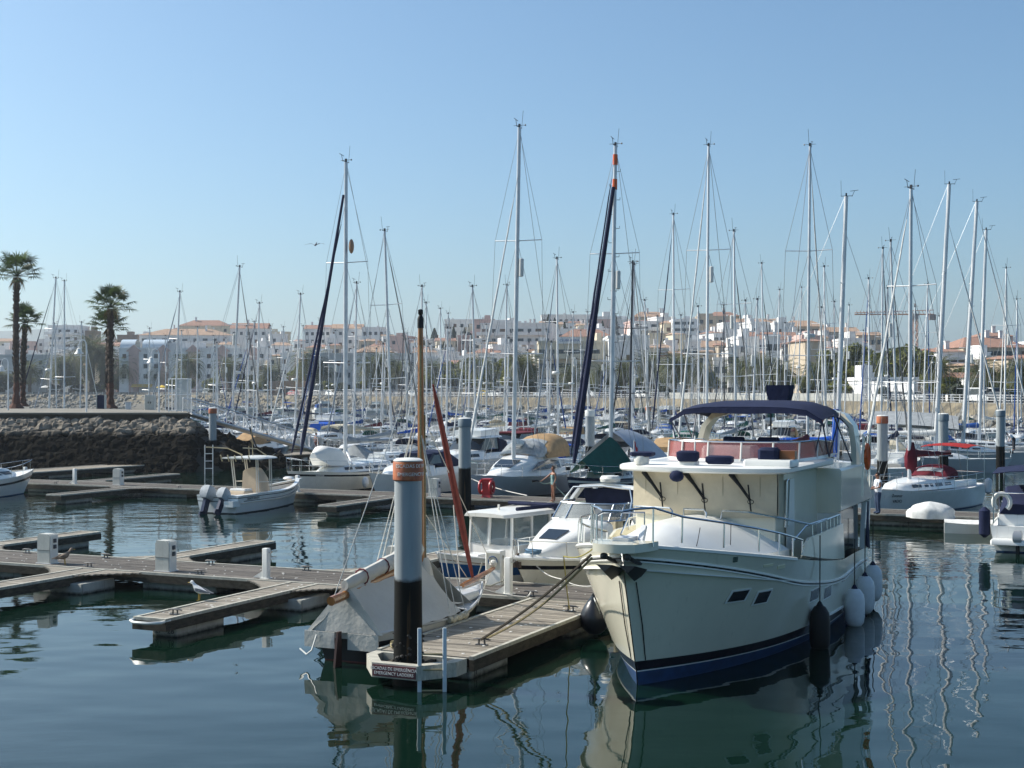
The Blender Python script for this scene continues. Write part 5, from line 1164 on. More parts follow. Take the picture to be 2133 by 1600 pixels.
def crown_mesh(seed, n, rx, rz, leaf=.27, lobes=11):
    rr = random.Random(seed); mb = MB(); L_ = [(V((rr.uniform(-.6,.6)*rx, rr.uniform(-.6,.6)*rx, rr.uniform(-.55,.6)*rz)), rr.uniform(.34,.58)) for _ in range(lobes)]
    for i in range(n):
        c_, q = rr.choice(L_); v = V((rr.gauss(0,1), rr.gauss(0,1), rr.gauss(0,1))).normalized(); rad = q*rr.uniform(.55,1.05); p = c_+V((v.x*rx*rad, v.y*rx*rad, v.z*rz*rad))
        a = V((rr.uniform(-1,1), rr.uniform(-1,1), rr.uniform(-1,1))).normalized(); b = a.orthogonal().normalized(); s = leaf*rr.uniform(.6,1.4); mb.t = rr.random()
        mb.add([p+a*s, p+b*s*.6, p-a*s, p-b*s*.6], [(0,1,2,3)])
    return mb
def tree_proto(seed, kind):
    t = thing({'b':'broadleaf_tree','c':'cypress_tree','h':'round_shrub'}[kind], 'x', 'tree' if kind != 'h' else 'shrub', (0,0,0), 0, {'b':'leafy trees in the town','c':'cypresses on the hill','h':'shrubs along the promenade'}[kind])
    mb = MB()
    if kind == 'b': mb.tube([(0,0,-.5),(.05,0,2.2),(.1,.1,4.5)], [.32,.26,.16], 8); [mb.tube([(.05,0,2.2),(cos(a)*1.4,sin(a)*1.4,4.6)], [.14,.05], 5) for a in (0,2.1,4.2)]
    elif kind == 'c': mb.tube([(0,0,-.5),(0,0,6)], [.25,.1], 6)
    else: mb.tube([(0,0,-.3),(0,0,1.2)], [.12,.08], 6)
    mb.build('trunk', TRUNKM if kind == 'x' else mat('bark', (.10,.08,.06), .95, var=.4, scale=3), t, 0)
    if kind == 'b': o = crown_mesh(seed, 5200, 3.3, 2.9).build('crown', LEAF, t, 0); o.location = (0,0,5.4)
    elif kind == 'c':
        rr = random.Random(seed); mb = MB()
        for i in range(1500):
            z = rr.random(); w = 1.25*sin(pi*min(1, .12+z*.88))**.7*(1-z*.45)*rr.uniform(.55,1.05); a = rr.uniform(0,6.28); p = V((w*cos(a), w*sin(a), .6+z*9.4)); u = V((rr.uniform(-.4,.4), rr.uniform(-.4,.4), 1)).normalized()*.4; v = u.orthogonal().normalized()*.16; mb.t = rr.random()
            mb.add([p+u, p+v, p-u, p-v], [(0,1,2,3)])
        mb.build('crown', LEAFD, t, 0)
    else: o = crown_mesh(seed, 900, 1.8, 1.5, .3, 6).build('crown', LEAFD, t, 0); o.location = (0,0,1.5)
    return t
bt, ct, ht = tree_proto(1,'b'), tree_proto(2,'c'), tree_proto(4,'h'); bt2 = tree_proto(12,'b')
TR = []
def put(proto, px, ytop, d, base, width=1.0, first=[set()]):
    z = ground(px, d); top = 5.8+(810-ytop)*d/F; sc = max(.2, (top-z)/base); loc = ((px-CX)/F*d, d, z)
    if proto.name not in first[0]: first[0].add(proto.name); o = proto; o.location = loc; o.scale = (sc*width,sc*width,sc)
    else: o = dup(proto, loc, rl.uniform(0,6), scale=(sc*width, sc*width, sc))
    TR.append((o, proto)); return o
for px, yt_, s, w in ((1745,728,40,1.1),(1790,705,42,1.1),(1830,722,38,1.15),(1878,708,44,1.2),(1915,725,36,1.1),(1850,760,24,1.0),(1765,765,22,1.0),(1705,770,22,.9),(1630,765,25,1),(1330,780,16,1.0),(1340,722,60,.8),(640,745,40,1.1),(680,750,30,1),(985,745,34,1.2),(1030,750,30,1.2),(930,748,40,1.1),(560,775,16,1),(1075,742,40,1),(2060,760,30,.9),(2005,765,36,.9),(1590,778,18,.9),(1480,770,30,.9)):
    put(bt if int(px) % 2 else bt2, px, yt_, shore(px)+s, 8.3, w)
for px, yt_, s, w in [(rl.uniform(-20,2140), rl.uniform(768,798), rl.uniform(9,20), rl.uniform(1.0,1.6)) for _ in range(46)]:
    put(bt if int(px) % 2 else bt2, px, yt_, shore(px)+s, 8.3, w)
for px, yt_, s, w in ((1143,655,240,1.5),(1155,662,235,1.3),(1176,668,230,.9),(1212,672,230,.8),(1255,668,232,1.1),(905,684,210,1.6),(945,680,215,1.0),(968,682,214,1.0),(880,700,190,1.7),(986,692,200,1.6),(1060,727,120,1.0),(1085,722,120,1.0),(1283,655,235,.9),(895,715,170,1.5),(925,712,180,1.5),(1660,720,90,1.0),(660,735,60,1.2)):
    put(ct, px, yt_, shore(px)+s, 10.2, w)
for px, yt_, s in ((10,790,8),(115,800,6),(160,800,8),(200,802,6),(450,800,8),(700,800,8),(1370,800,8),(1390,803,6),(1680,805,8),(1110,795,10),(560,800,8),(880,800,8),(2000,800,8),(1555,802,8),(1840,805,7),(1240,800,9)):
    put(ht, px, yt_, shore(px)+s, 3.1)
for pr, look in ((bt,'leafy green tree among the shore buildings'),(bt2,'yellow-green leafy tree by the shore'),(ct,'dark narrow cypress on the town hill'),(ht,'dark round shrub on the far promenade')):
    label_rows([o for o, p in TR if p is pr], look)

# ---------------------------------------------------------------- the town
WALLS = {}
for n_, c_ in dict(white=(.80,.79,.77), cream=(.66,.58,.44), pink=(.60,.42,.37), beige=(.52,.43,.32), grey=(.56,.55,.53), ochre=(.55,.38,.20), pale=(.74,.72,.69), brown=(.26,.19,.14)).items():
    WALLS[n_] = mat('plaster_'+n_, c_, .9, var=.14, scale=.5, bump=.2, bscale=3)
TILE = mat('terracotta_tile', (.34,.19,.135), .85, var=.4, scale=1.2, stretch=(1,4,1), bump=.5, bscale=6)
TILEO = mat('orange_tile', (.42,.28,.19), .85, var=.4, scale=1.2, stretch=(1,4,1), bump=.5, bscale=6)
ROOFG = mat('flat_roof', (.42,.40,.37), .9, var=.3, scale=.6)
WIN = mat('town_window', (.05,.06,.07), .15, spec=.7); SHUT = mat('shutter_brown', (.14,.09,.06), .7); GLZ = mat('glazed_roof', (.55,.62,.66), .15, spec=.8)
_wm = {}
def winmesh(w, h, m):
    k = (w, h, m.name)
    if k not in _wm:
        mb = MB(); mb.box(-w/2,w/2,-.06,.05,0,h); mb.t = .5; o = mb.build('window', m, None, 0); _wm[k] = o.data; bpy.data.objects.remove(o)
    return _wm[k]
def house(label, px0, px1, ytop, d, wall, roof='flat', floors=2, cols=4, dep=11, yaw=0.0, base=None, group='houses of the hillside town', balc=False, name='town_house', seed=0, wm=None, chim=1, sidewin=True, cat='house', dressed=1.0):
    rr = random.Random(seed+int(px0)); pc = (px0+px1)/2; x = (pc-CX)/F*d; z0 = ground(pc, d)-1.2 if base is None else base
    W = (px1-px0)/F*d; top = 5.8+(810-ytop)*d/F; H_ = top-z0; rh = 0
    t = thing(name, label, cat, (x, d, z0), yaw, group)
    if roof in ('gable','hip'): rh = min(H_*.32, W*.16, 2.6)
    hb = H_-rh; mb = MB(); mb.box(-W/2,W/2,0,dep,0,hb); mb.build('wall', WALLS[wall], t, 0)
    if roof == 'flat':
        mb = MB(); mb.box(-W/2-.15,W/2+.15,-.15,.18,hb,hb+.55); mb.box(-W/2-.15,-W/2+.18,.181,dep,hb,hb+.55); mb.box(W/2-.18,W/2+.15,.181,dep,hb,hb+.55); rf = mb.build('parapet', WALLS[wall], t, 0)
        mb = MB(); mb.box(-W/2+.18,W/2-.18,.19,dep-.1,hb,hb+.08); mb.build('roof', ROOFG, t, 0)
        if rr.random() < .6:
            mb = MB(); w_ = W*rr.uniform(.2,.4); xx = rr.uniform(-W/2+w_/2, W/2-w_/2); mb.box(xx-w_/2,xx+w_/2,dep*.3,dep*.75,hb+.08,hb+rr.uniform(1.6,2.6)); mb.build('stair_head', WALLS[wall], t, 0)
    else:
        mb = MB(); e = .35
        if roof == 'gable': mb.add([(-W/2-e,-e,hb-.02),(W/2+e,-e,hb-.02),(W/2+e,dep+e,hb-.02),(-W/2-e,dep+e,hb-.02),(-W/2-e,dep/2,hb+rh),(W/2+e,dep/2,hb+rh)], [(0,1,5,4),(2,3,4,5),(0,4,3),(1,2,5),(3,2,1,0)])
        else: mb.add([(-W/2-e,-e,hb-.02),(W/2+e,-e,hb-.02),(W/2+e,dep+e,hb-.02),(-W/2-e,dep+e,hb-.02),(-W/2+W*.25,dep/2,hb+rh),(W/2-W*.25,dep/2,hb+rh)], [(0,1,5,4),(2,3,4,5),(0,4,3),(1,2,5),(3,2,1,0)])
        rf = mb.build('roof', TILE if rr.random() < .6 else TILEO, t, 0)
    for k in range(chim):
        mb = MB(); xx = rr.uniform(-W*.4, W*.4); yy = dep*rr.uniform(.25,.6); mb.box(xx-.35,xx+.35,yy,yy+.6,hb-.2,hb+rh+1.1); mb.box(xx-.42,xx+.42,yy-.07,yy+.67,hb+rh+1.102,hb+rh+1.3); mb.build('chimney', WALLS['white'], t, 0)
    fh = min(3.1, (hb-.6)/max(1,floors)); zt = hb-.35
    for f in range(floors):
        zz = zt-(f+1)*fh+.75
        if zz < .3: break
        for c_ in range(cols):
            xx = (c_+.5)/cols*W-W/2
            if rr.random() > .94*dressed: continue
            big = balc and c_ % 2 == 0
            o = bpy.data.objects.new('window', winmesh(1.9 if big else 1.15, 1.9 if big else 1.3, wm or (WIN if rr.random() < .8 else SHUT))); COL.objects.link(o); o.parent = t; o.location = (xx, 0, zz-(.6 if big else 0))
        if sidewin and dep > 6:
            for c_ in range(2):
                o = bpy.data.objects.new('window', winmesh(1.15, 1.3, WIN)); COL.objects.link(o); o.parent = t; s_ = -1 if pc > CX else 1; o.location = (s_*W/2, dep*(.3+.4*c_), zz); o.rotation_euler = (0,0,R(90))
        if balc:
            for c_ in range(0, cols, 2):
                xx = (c_+.5)/cols*W-W/2; mb = MB(); bw = W/cols*.9; mb.box(xx-bw,xx+bw,-1.25,-.002,zz-.78,zz-.6); mb.box(xx-bw,xx+bw,-1.25,-1.1,zz-.598,zz+.35); mb.build('balcony', WALLS[wall], t, 0)
    return t
HS = {}
def H_(look, *a, **k):
    o = house('x', *a, **k); HS.setdefault(look, []).append(o); return o
# buildings one can tell apart, placed where the photograph has them
S = shore
H_('long white terrace with pink gables under glazed barrel roofs', 248,556,728,S(400)+30,'white','flat',3,14,12, seed=1, name='terrace_house')
tr_ = HS['long white terrace with pink gables under glazed barrel roofs'][0]
Wt = (556-248)/F*(S(400)+30); Ht = 5.8+(810-728)*(S(400)+30)/F-tr_.location.z
for k in range(5):
    xx = -Wt/2+Wt*(k+.5)/5; mb = MB(); mb.box(xx-1.5,xx+1.5,-.3,-.01,0,Ht-.6); mb.prism([(xx-2.4,-.32,Ht-.6),(xx+2.4,-.32,Ht-.6),(xx,-.32,Ht+1.5)], (0,.6,0)); mb.build('pink_gable', WALLS['pink'], tr_, 0)
for k, (a, b) in enumerate(((.0,.10),(.15,.32))):
    mb = MB(); mb.sheet([[(-Wt/2+Wt*q, 1+6*(1-cos(u))/2*1.2, Ht+.6+2.6*sin(u)) for u in [pi*i/8 for i in range(9)]] for q in (a,(a+b)/2,b)], .1); mb.build('barrel_roof', GLZ, tr_)
H_('long cream apartment row with terracotta edge above the terrace', 290,480,684,S(400)+150,'pale','hip',3,9,11, seed=2, balc=True, name='apartment_building', cat='apartment block')
H_('cream penthouse row on top of the skyline at left', 372,478,666,S(420)+215,'cream','hip',2,6,10, seed=3, name='apartment_building', cat='apartment block')
H_('cream house block with pink roofs on the left skyline', 480,556,672,S(520)+190,'pale','gable',2,5,10, seed=4)
H_('white apartment tower standing over the palms at left', 100,166,680,S(130)+160,'white','flat',6,4,14, seed=5, name='apartment_building', cat='apartment block', balc=True)
H_('white block with brown loft left of the lone palm', 166,196,691,S(180)+170,'brown','flat',2,2,10, seed=6)
H_('long brown wall building right of the lone palm', 244,286,700,S(260)+190,'brown','flat',1,2,8, seed=7)
H_('white side-on house right of the tower', 192,246,712,S(220)+120,'white','gable',3,3,14, seed=8)
H_('pale grey modern building at the left edge', -40,98,742,S(40)+26,'grey','flat',2,5,12, seed=9, dressed=.5)
H_('white low building behind the left palms', 78,236,744,S(150)+60,'pale','flat',2,8,12, seed=10)
H_('row of white houses with orange roofs on the skyline', 634,690,676,S(660)+230,'white','gable',3,5,10, seed=11)
H_('tall stepped white house with orange roof on the skyline', 690,754,674,S(720)+232,'pale','gable',3,5,10, seed=12)
H_('white block on the skyline behind the tall ketch', 754,800,684,S(780)+235,'white','flat',2,4,10, seed=13)
H_('wide grey arcaded building with brown attic', 640,866,740,S(750)+28,'grey','flat',3,12,14, seed=14, name='arcade_building', cat='building')
H_('brown attic block over the arcaded building', 738,815,721,S(780)+48,'brown','hip',1,4,10, seed=15, chim=0)
H_('white stepped block with antenna on the hilltop', 926,984,668,S(955)+240,'white','flat',4,4,12, seed=16, name='apartment_building', cat='apartment block')
H_('big shaded white apartment block left of the sign building', 1000,1150,676,S(1070)+150,'pale','flat',5,8,14, R(-8), seed=17, balc=True, name='apartment_building', cat='apartment block')
H_('pale pink end wall beside the shaded block', 985,1030,668,S(1010)+170,'pink','flat',3,2,14, seed=18, dressed=.5)
H_('long white slab on the hilltop behind cypresses', 1128,1232,658,S(1180)+270,'pale','flat',3,9,12, seed=19, name='apartment_building', cat='apartment block')
H_('white slab on the hilltop right of cypresses', 1236,1300,662,S(1265)+262,'pale','flat',2,6,12, seed=20)
hb_ = H_('cream balconied building with blue roof sign', 1122,1268,715,S(1195)+26,'cream','flat',4,8,14, seed=21, balc=True, name='apartment_building', cat='apartment block', chim=0)
d_ = S(1195)+26; Hb = 5.8+(810-715)*d_/F-hb_.location.z
mb = MB(); mb.box(-3.6,1.4,-.45,-.2,Hb-.1,Hb+1.35); sg = mb.build('roof_sign', WALLS['white'], hb_, 0)
text('lettering', 'CLUBMARINA', .72, mat('sign_blue', (.03,.10,.32), .5), sg, face_m((-.9,-.47,Hb+.6), (1,0,0), (0,0,1)))
H_('cream upper storeys with orange roof above the sign building', 1168,1275,684,S(1220)+75,'cream','hip',2,6,11, seed=22)
H_('tall plain white wall building behind the blue furled sails', 1268,1352,704,S(1310)+36,'white','flat',5,3,18, seed=23, dressed=.35, sidewin=False, name='apartment_building', cat='apartment block')
H_('orange and ochre block crowning the hill', 1318,1392,648,S(1350)+285,'ochre','hip',2,5,11, seed=24, name='apartment_building', cat='apartment block', chim=3)
H_('white tall block below the ochre crown', 1322,1404,672,S(1360)+190,'white','flat',5,5,14, seed=25, name='apartment_building', cat='apartment block', balc=True)
H_('white balconied block right of the ochre crown', 1404,1446,668,S(1425)+185,'white','flat',6,3,14, seed=26, name='apartment_building', cat='apartment block', balc=True)
H_('red roofed low house in front of white blocks', 1352,1402,716,S(1375)+90,'white','hip',2,3,10, seed=27)
H_('orange roofed white house behind the date palms', 1372,1432,733,S(1400)+50,'white','gable',2,4,10, seed=28)
H_('beige slab on the right shoulder of the hill', 1452,1530,662,S(1490)+250,'beige','flat',4,4,12, seed=29, name='apartment_building', cat='apartment block', dressed=.6)
H_('brown topped block behind the beige slab', 1478,1540,648,S(1510)+285,'ochre','hip',2,4,11, seed=30)
H_('white houses with red roof over the palms right of centre', 1436,1530,708,S(1480)+110,'white','hip',3,6,11, seed=31)
H_('long orange roofed beige row on the right skyline', 1540,1632,662,S(1585)+230,'beige','gable',3,7,11, seed=32)
H_('beige apartment row with red hip roof', 1634,1720,666,S(1680)+225,'beige','hip',4,6,11, seed=33, balc=True, name='apartment_building', cat='apartment block')
H_('white gabled row below the beige apartments', 1558,1662,690,S(1610)+120,'white','gable',3,7,11, seed=34, balc=True)
H_('white end wall building in the right trees', 1640,1704,712,S(1670)+70,'white','gable',4,3,13, seed=35, dressed=.5)
H_('orange roofed cream row sloping down the right skyline', 1720,1790,680,S(1755)+215,'cream','gable',3,6,11, seed=36)
H_('last orange roofed row before the gap with the crane', 1788,1838,690,S(1810)+200,'beige','gable',3,4,11, seed=37)
H_('white gabled cottage at right behind the date palm', 1962,2012,724,S(1985)+50,'white','gable',2,3,12, R(10), seed=38)
H_('long beige balconied apartment block at the right edge', 2004,2150,700,S(2080)+70,'beige','hip',4,7,13, R(6), seed=39, balc=True, name='apartment_building', cat='apartment block', chim=2)
H_('pale roof house peeping at the right skyline', 2050,2110,690,S(2080)+120,'pink','hip',2,4,11, seed=40)
H_('low white store building behind the right fence', 1796,1912,793,S(1850)+14,'white','flat',1,3,9, seed=41, dressed=.3, sidewin=False)
H_('low white cafe building under the sign building', 1040,1150,795,S(1090)+13,'white','flat',1,6,8, seed=42)
H_('low white shed with open front at the right', 2010,2080,775,S(2040)+22,'white','gable',1,4,10, seed=43)
H_('low brown cafe by the quay left of centre', 560,640,798,S(600)+14,'brown','flat',1,5,8, seed=44)
H_('pale low building under the arcades', 866,962,786,S(910)+20,'pale','flat',1,5,9, seed=45)
# the rest of the hillside
SKY_ = [(-40,700),(60,690),(100,690),(240,700),(290,690),(370,682),(480,678),(560,696),(630,688),(700,684),(760,690),(850,700),(900,708),(1000,676),(1130,668),(1300,668),(1400,662),(1540,668),(1660,672),(1720,686),(1830,712),(1930,775),(1990,740),(2133,715)]
occ = []; rh_ = random.Random(21)
LOOKS = [('white','flat'),('white','flat'),('pale','flat'),('white','flat'),('pale','flat'),('cream','flat'),('white','gable'),('white','hip'),('pale','flat'),('cream','hip'),('pale','gable'),('pink','flat'),('beige','hip'),('white','flat'),('cream','gable')]
for ri, s in enumerate((50,78,112,150,196,240)):
    px = -40+rh_.uniform(0,30)
    while px < 2150:
        w = rh_.uniform(20,46); pc = px+w/2; d = shore(pc)+s+rh_.uniform(-8,8); g = ground(pc, d)
        ymin = interp(SKY_, pc)+(5-ri)*4.5; hmax = 5.8+(810-ymin)*d/F-g; h = min(hmax, rh_.uniform(6.5,12.5))
        if h > 3.5 and not (1700 < pc < 1960 and ri < 3) and rh_.random() < .9:
            wl, rf = rh_.choice(LOOKS); ytop = 810-(g+h-5.8)*F/d
            H_('%s house with %s roof' % ({'pale':'off-white'}.get(wl, wl), {'flat':'flat','gable':'ridged tile','hip':'hipped tile'}[rf]), px, px+w, ytop, d, wl, rf, max(1, int(h/3)), max(2, int(w/F*d/2.6)), rh_.uniform(8,12), rh_.uniform(-.25,.25), seed=ri*100+int(px), sidewin=ri > 3, chim=rh_.choice((0,1,1,2)), dressed=.8)
        px += w*rh_.uniform(.95,1.35)
for look, os_ in HS.items(): label_rows(os_, look)
# tower crane far right
d = S(1900)+260; x = (1906-CX)/F*d; zt = 5.8+(810-655)*d/F; zg = ground(1906, d)
t = thing('tower_crane', 'thin tower crane with long jib over the right gap in the town', 'crane', (x, d, 0))
CRM = mat('crane_rust', (.40,.20,.12), .6)
mb = MB(); 
for a, b in ((-.7,-.7),(.7,-.7),(.7,.7),(-.7,.7)): mb.tube([(a,b,zg),(a,b,zt)], .16, 4)
n = int((zt-zg)/2.2)
for k in range(n): mb.tube([(-.7,-.7,zg+k*2.2),(.7,-.7,zg+(k+1)*2.2)], .11, 4); mb.tube([(.7,.7,zg+k*2.2),(-.7,.7,zg+(k+1)*2.2)], .11, 4)
mb.build('mast', CRM, t, 0)
mb = MB(); jl = -(1906-1780)/F*d; mb.tube([(6,0,zt),(jl,0,zt)], .2, 4); mb.tube([(6,0,zt+1.4),(jl,0,zt+.5)], .12, 4)
for k in range(22): q0 = lerp(5, jl, k/22); mb.tube([(q0,0,zt),(q0+jl/44,0,zt+1.2)], .09, 4)
mb.build('jib', CRM, t, 0)
mb = MB(); mb.box(4.5,6.5,-.8,.8,zt-1.8,zt); mb.box(-1,.9,-.9,.9,zt-1.6,zt+.2); mb.tube([(0,0,zt),(0,0,zt+3.5)], .25, 4); mb.build('counterweight', mat('crane_grey', (.25,.22,.2), .7), t, 0)
# hill with far ridge at the left horizon
mb = MB(); mb.sheet([[(x_, 2600+q*400, -2+q*h_) for q in (0,.5,1)] for x_, h_ in ((-1700,60),(-1350,95),(-1120,128),(-980,135),(-860,112),(-700,80),(-300,40),(300,30),(900,30))], 5); o = mb.build('distant_hill', mat('hill_green', (.10,.12,.09), .95, var=.3, scale=.01), None); o['kind'] = 'structure'
# ---------------------------------------------------------------- boats on the second pontoon, one by one
def boat_uv(px, v): lat, d = pxv(px, v); return touv(lat, d)
def flag(parent, x, y, z0, z1, m1, m2=None, w=.75, h=.5):
    mb = MB(); mb.tube([(x,y,z0),(x-.12,y,z1)], .018, 5); st = mb.build('flag_staff', PLAST, parent)
    mb = MB(); n = 6
    rows = [[(x-.12-.02*k-w*.35*k/n, y+.05*sin(k*1.3)+.03*j, z1-.05-h*j/3-.75*h*k/n) for j in range(4)] for k in range(n+1)]
    if m2: mb.sheet(rows[:3], .008); mb.mat(1).sheet(rows[2:], .008); mb.build('flag', [m2, m1], st)
    else: mb.sheet(rows, .008); mb.build('flag', m1, st)
FRED = mat('flag_red', (.50,.02,.025), .7); FGRN = mat('flag_green', (.02,.14,.05), .7)
u1 = -42.2; c_ = UV(u1, 70.3)
s1, H1 = sailboat('cruising_ketch', 'cream hulled sailboat with black stripe, two navy furled foresails and a white tender on deck', None, c_.x, c_.y, HD, 13.2, 18.7, CREAMW, BLKST, AFRED, CV['grey'], CV['navy'], None, ALU, 2, lean=.002, big=True, windows=5, r=.15)
zz = 1.2
bowp = H1.P(1, H1.zs(1)*.999)
mb = MB(); a = V((bowp.x-1.1,0,bowp.z)); b = V((.95,0,17.6)); mb.tube([a.lerp(b, .05+.9*k/14) for k in range(15)], [.06]+[.12*(1-.4*k/13) for k in range(14)], 7); mb.build('furled_staysail', CV['navy'], s1)
mb = MB(); mb.loft([ring(4.3,.25,.15,2.0,2.25,.05), ring(3.4,.62,.5,1.55,2.55,.1), ring(2.2,.7,.55,1.5,2.4,.1), ring(1.35,.5,.3,1.55,1.95,.05)]); mb.build('upturned_tender', PLAST, s1, 50)
mb = MB(); mb.sheet([[(.2-.5*k, w_*1.0, 1.6+1.0*sin(pi*min(1,k+.2)*.6)*(1-.5*abs(w_))) for w_ in (-1,-.5,0,.5,1)] for k in (0,.5,1,1.6)], .03); mb.build('grey_sail_bag', CV['grey'], s1)
mb = MB(); mb.tube([(.92,.05,2.3),(1.6,.9,1.5)], .07, 6); mb.build('spinnaker_pole', MASTW, s1); mb = MB(); mb.ell((.9,.35,13.9), .16,.16,.42, 8, 6); mb.build('radar_reflector', mat('reflector_tan', (.42,.22,.12), .5), s1)
mb = MB(); mb.ell((2.0,1.95,.6), .2,.2,.32, 10, 7); mb.build('fender', FW, s1)
k = H1.P(.90, H1.zs(.90)*.84, 1, .01); k2 = H1.P(.80, H1.zs(.80)*.84, 1, .01); text('boat_name', 'Sunniva', .2, INKW, s1, face_m((k+k2)/2+V((0,.03,0)), k2-k, (0,0,1)))

c_ = UV(-31.8, 70.5)
GRH = mat('hull_pearl_grey', (.50,.53,.56), .25, coat=.4, var=.05)
s2, H2 = sailboat('deck_saloon_yacht', 'pearl grey sailing yacht with tan sprayhood and twisted white furled genoa behind the woman', None, c_.x, c_.y, HD, 13.4, 19.9, GRH, None, AFBLK, CV['white'], CV['white'], None, ALU, 2, lean=.018, big=True, windows=0, r=.15, dome=True)
mb = MB(); mb.loft([ring(3.2,.4,.25,1.2,1.35,.03), ring(1.8,1.15,.8,1.15,1.75,.08), ring(.2,1.35,1.05,1.1,2.1,.1,.12), ring(-1.6,1.4,1.15,1.1,2.2,.1,.12), ring(-2.9,1.35,1.1,1.1,2.0,.06,.1)]); sb = mb.build('saloon_roof', WHITE, s2, 60)
for s in (1,-1):
    mb = MB(); pane(mb, [(1.4,s*1.27,1.42),(-2.4,s*1.38,1.45),(-2.3,s*1.25,1.85),(-1.0,s*1.25,1.95),(.2,s*1.17,1.85)][::s], (0,s,.35), .03); mb.build('saloon_window', GLASS, sb, 0)
mb = MB(); pane(mb, [(2.4,-.5,1.62),(2.4,.5,1.62),(1.3,.6,1.96),(1.3,-.6,1.96)], (.35,0,1), .03); mb.build('deck_window', GLASS, sb, 0)
sprayhood(s2, -.6, 1.35, 2.05, 1.25, 3.2, CV['tan']); sprayhood(s2, .25, 1.2, 2.1, .95, 1.2, VINYL, 'hood_window')
rope('white line from the grey yacht bow to the dock post', [UV(-31.8,64.0,1.35), UV(-27.5,61.8,.7)], ROPEW, .03, .1)

c_ = UV(-26.4, 71.0)
s3, H3 = sailboat('dark_hull_yacht', 'navy hulled sailboat under a green foredeck tent, thick navy furled sails and orange mast bands', None, c_.x, c_.y, HD, 13.4, 18.6, NAVY, CREAMW, AFBLUE, CV['grey'], CV['navy'], None, ALU, 2, lean=.016, big=True, windows=4, r=.15, dome=True)
bowp = H3.P(1, H3.zs(1)*.999)
mb = MB(); a = V((bowp.x-.7,0,bowp.z)); b = V((.95,0,17.0)); mb.tube([a.lerp(b, .04+.92*k/14) for k in range(15)], [.08]+[.17*(1-.35*k/13) for k in range(14)], 8); mb.build('furled_staysail', CV['navy'], s3)
mb = MB(); [mb.tube([(.94,0,z),(.94,0,z+.55)], .165, 10, flat=.74) for z in (17.6,16.3)]; mb.build('mast_band', ORANGE, s3)
mb = MB()
for k in range(20): s = 1 if k % 2 else -1; mb.tube([(.94,s*.12,3+k*.75),(.94,s*.3,3+k*.75),(.94,s*.3,3.12+k*.75)], .016, 4)
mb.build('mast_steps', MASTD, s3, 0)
mb = MB(); mb.sheet([[(lerp(1.0,5.0,q), w_*lerp(1.5,.7,q), lerp(3.3,2.2,q)-abs(w_)**1.2*lerp(1.7,.7,q)) for w_ in (-1,-.6,-.25,0,.25,.6,1)] for q in (0,.25,.5,.75,1)], .02); mb.build('foredeck_tent', CV['green'], s3, 50)
mb = MB(); mb.sheet([[(lerp(.7,-4.6,q), w_*1.75, lerp(3.5,3.1,q)+.25*sin(pi*q)-abs(w_)**1.3*1.5) for w_ in (-1,-.6,-.25,0,.25,.6,1)] for q in (0,.25,.5,.75,1)], .02); mb.build('cockpit_tent', mat('tent_bluegrey', (.38,.42,.48), .8, var=.1), s3, 50)
flag(s3, 2.6, 1.85, 1.1, 3.2, FRED)
mb = MB(); mb.lathe([(.2,-.7),(.3,-.6),(.3,.6),(.2,.7)], (1.6,-.2,1.9), 12, 'x'); mb.build('liferaft', CREAMW, s3)

c_ = UV(-11.0, 69.7)
s4, H4 = sailboat('sloop', 'white sloop with burgundy sail cover and sprayhood moored behind the man in white', None, c_.x+.4, c_.y, HD-R(16), 11.6, 15.3, WHITE, None, AFBLUE, CV['burgundy'], CV['white'], CV['burgundy'], ALU, 2, lean=.006, big=True, windows=4, bim=CV['red'], r=.12)
mb = MB(); mb.loft([[(.70+w_*.30,w_*.30*k,z) for w_, k in ((-1,0),(0,-1),(1,0),(0,1))] if 0 else [(.66+rr_*cos(a),rr_*.8*sin(a),z) for a in [2*pi*j/8 for j in range(8)]] for z, rr_ in ((1.75,.10),(2.1,.36),(2.6,.38),(2.95,.24),(3.25,.17))]); mb.build('mast_cover', CV['burgundy'], s4, 50)
for s_, q0, z_ in (('Zoomer',.86,.78),('VADIO',.86,.55)):
    k = H4.P(q0, H4.zs(q0)*z_, 1, .012); k2 = H4.P(q0-.09, H4.zs(q0-.09)*z_, 1, .012); text('boat_name', s_, .2, INK, s4, face_m((k+k2)/2+V((0,.04,0)), k2-k, (0,0,1)))
for x in (-4.6,): mb = MB(); mb.lathe([(.05,-.4),(.17,-.3),(.17,.3),(.05,.4)], (x,1.65,1.0), 12); mb.build('fender', FW, s4)

c_ = UV(-4.2, 56.6)
m1, HM = motorboat('sport_cruiser', 'white boat at the right edge, stern with outboard towards the camera, navy bimini', None, c_.x, c_.y, HA, 8.0, WHITE, None, CV['navy'], 'open')
outboard(m1, -3.95, .35, .35, mat('motor_silver', (.40,.41,.42), .3, .4), BLACK, .8)
mb = MB(); mb.bbox(-4.3,-3.6,-1.25,1.25,.32,.5,.05); mb.build('swim_platform', WHITE, m1)
mb = MB(); mb.tube([(-3.3,.95+.28*cos(a),1.75+.3*sin(a)) for a in [R(-50)+R(280)*i/14 for i in range(15)]], .085, 8); mb.build('life_buoy', PLAST, m1)
mb = MB(); mb.sheet([[(lerp(-3.6,.4,q), w_*1.25, 2.9+.12*sin(pi*q)-.12*w_*w_) for w_ in (-1,-.5,0,.5,1)] for q in (0,.5,1)], .02); bo = mb.build('bimini', CV['navy'], m1)
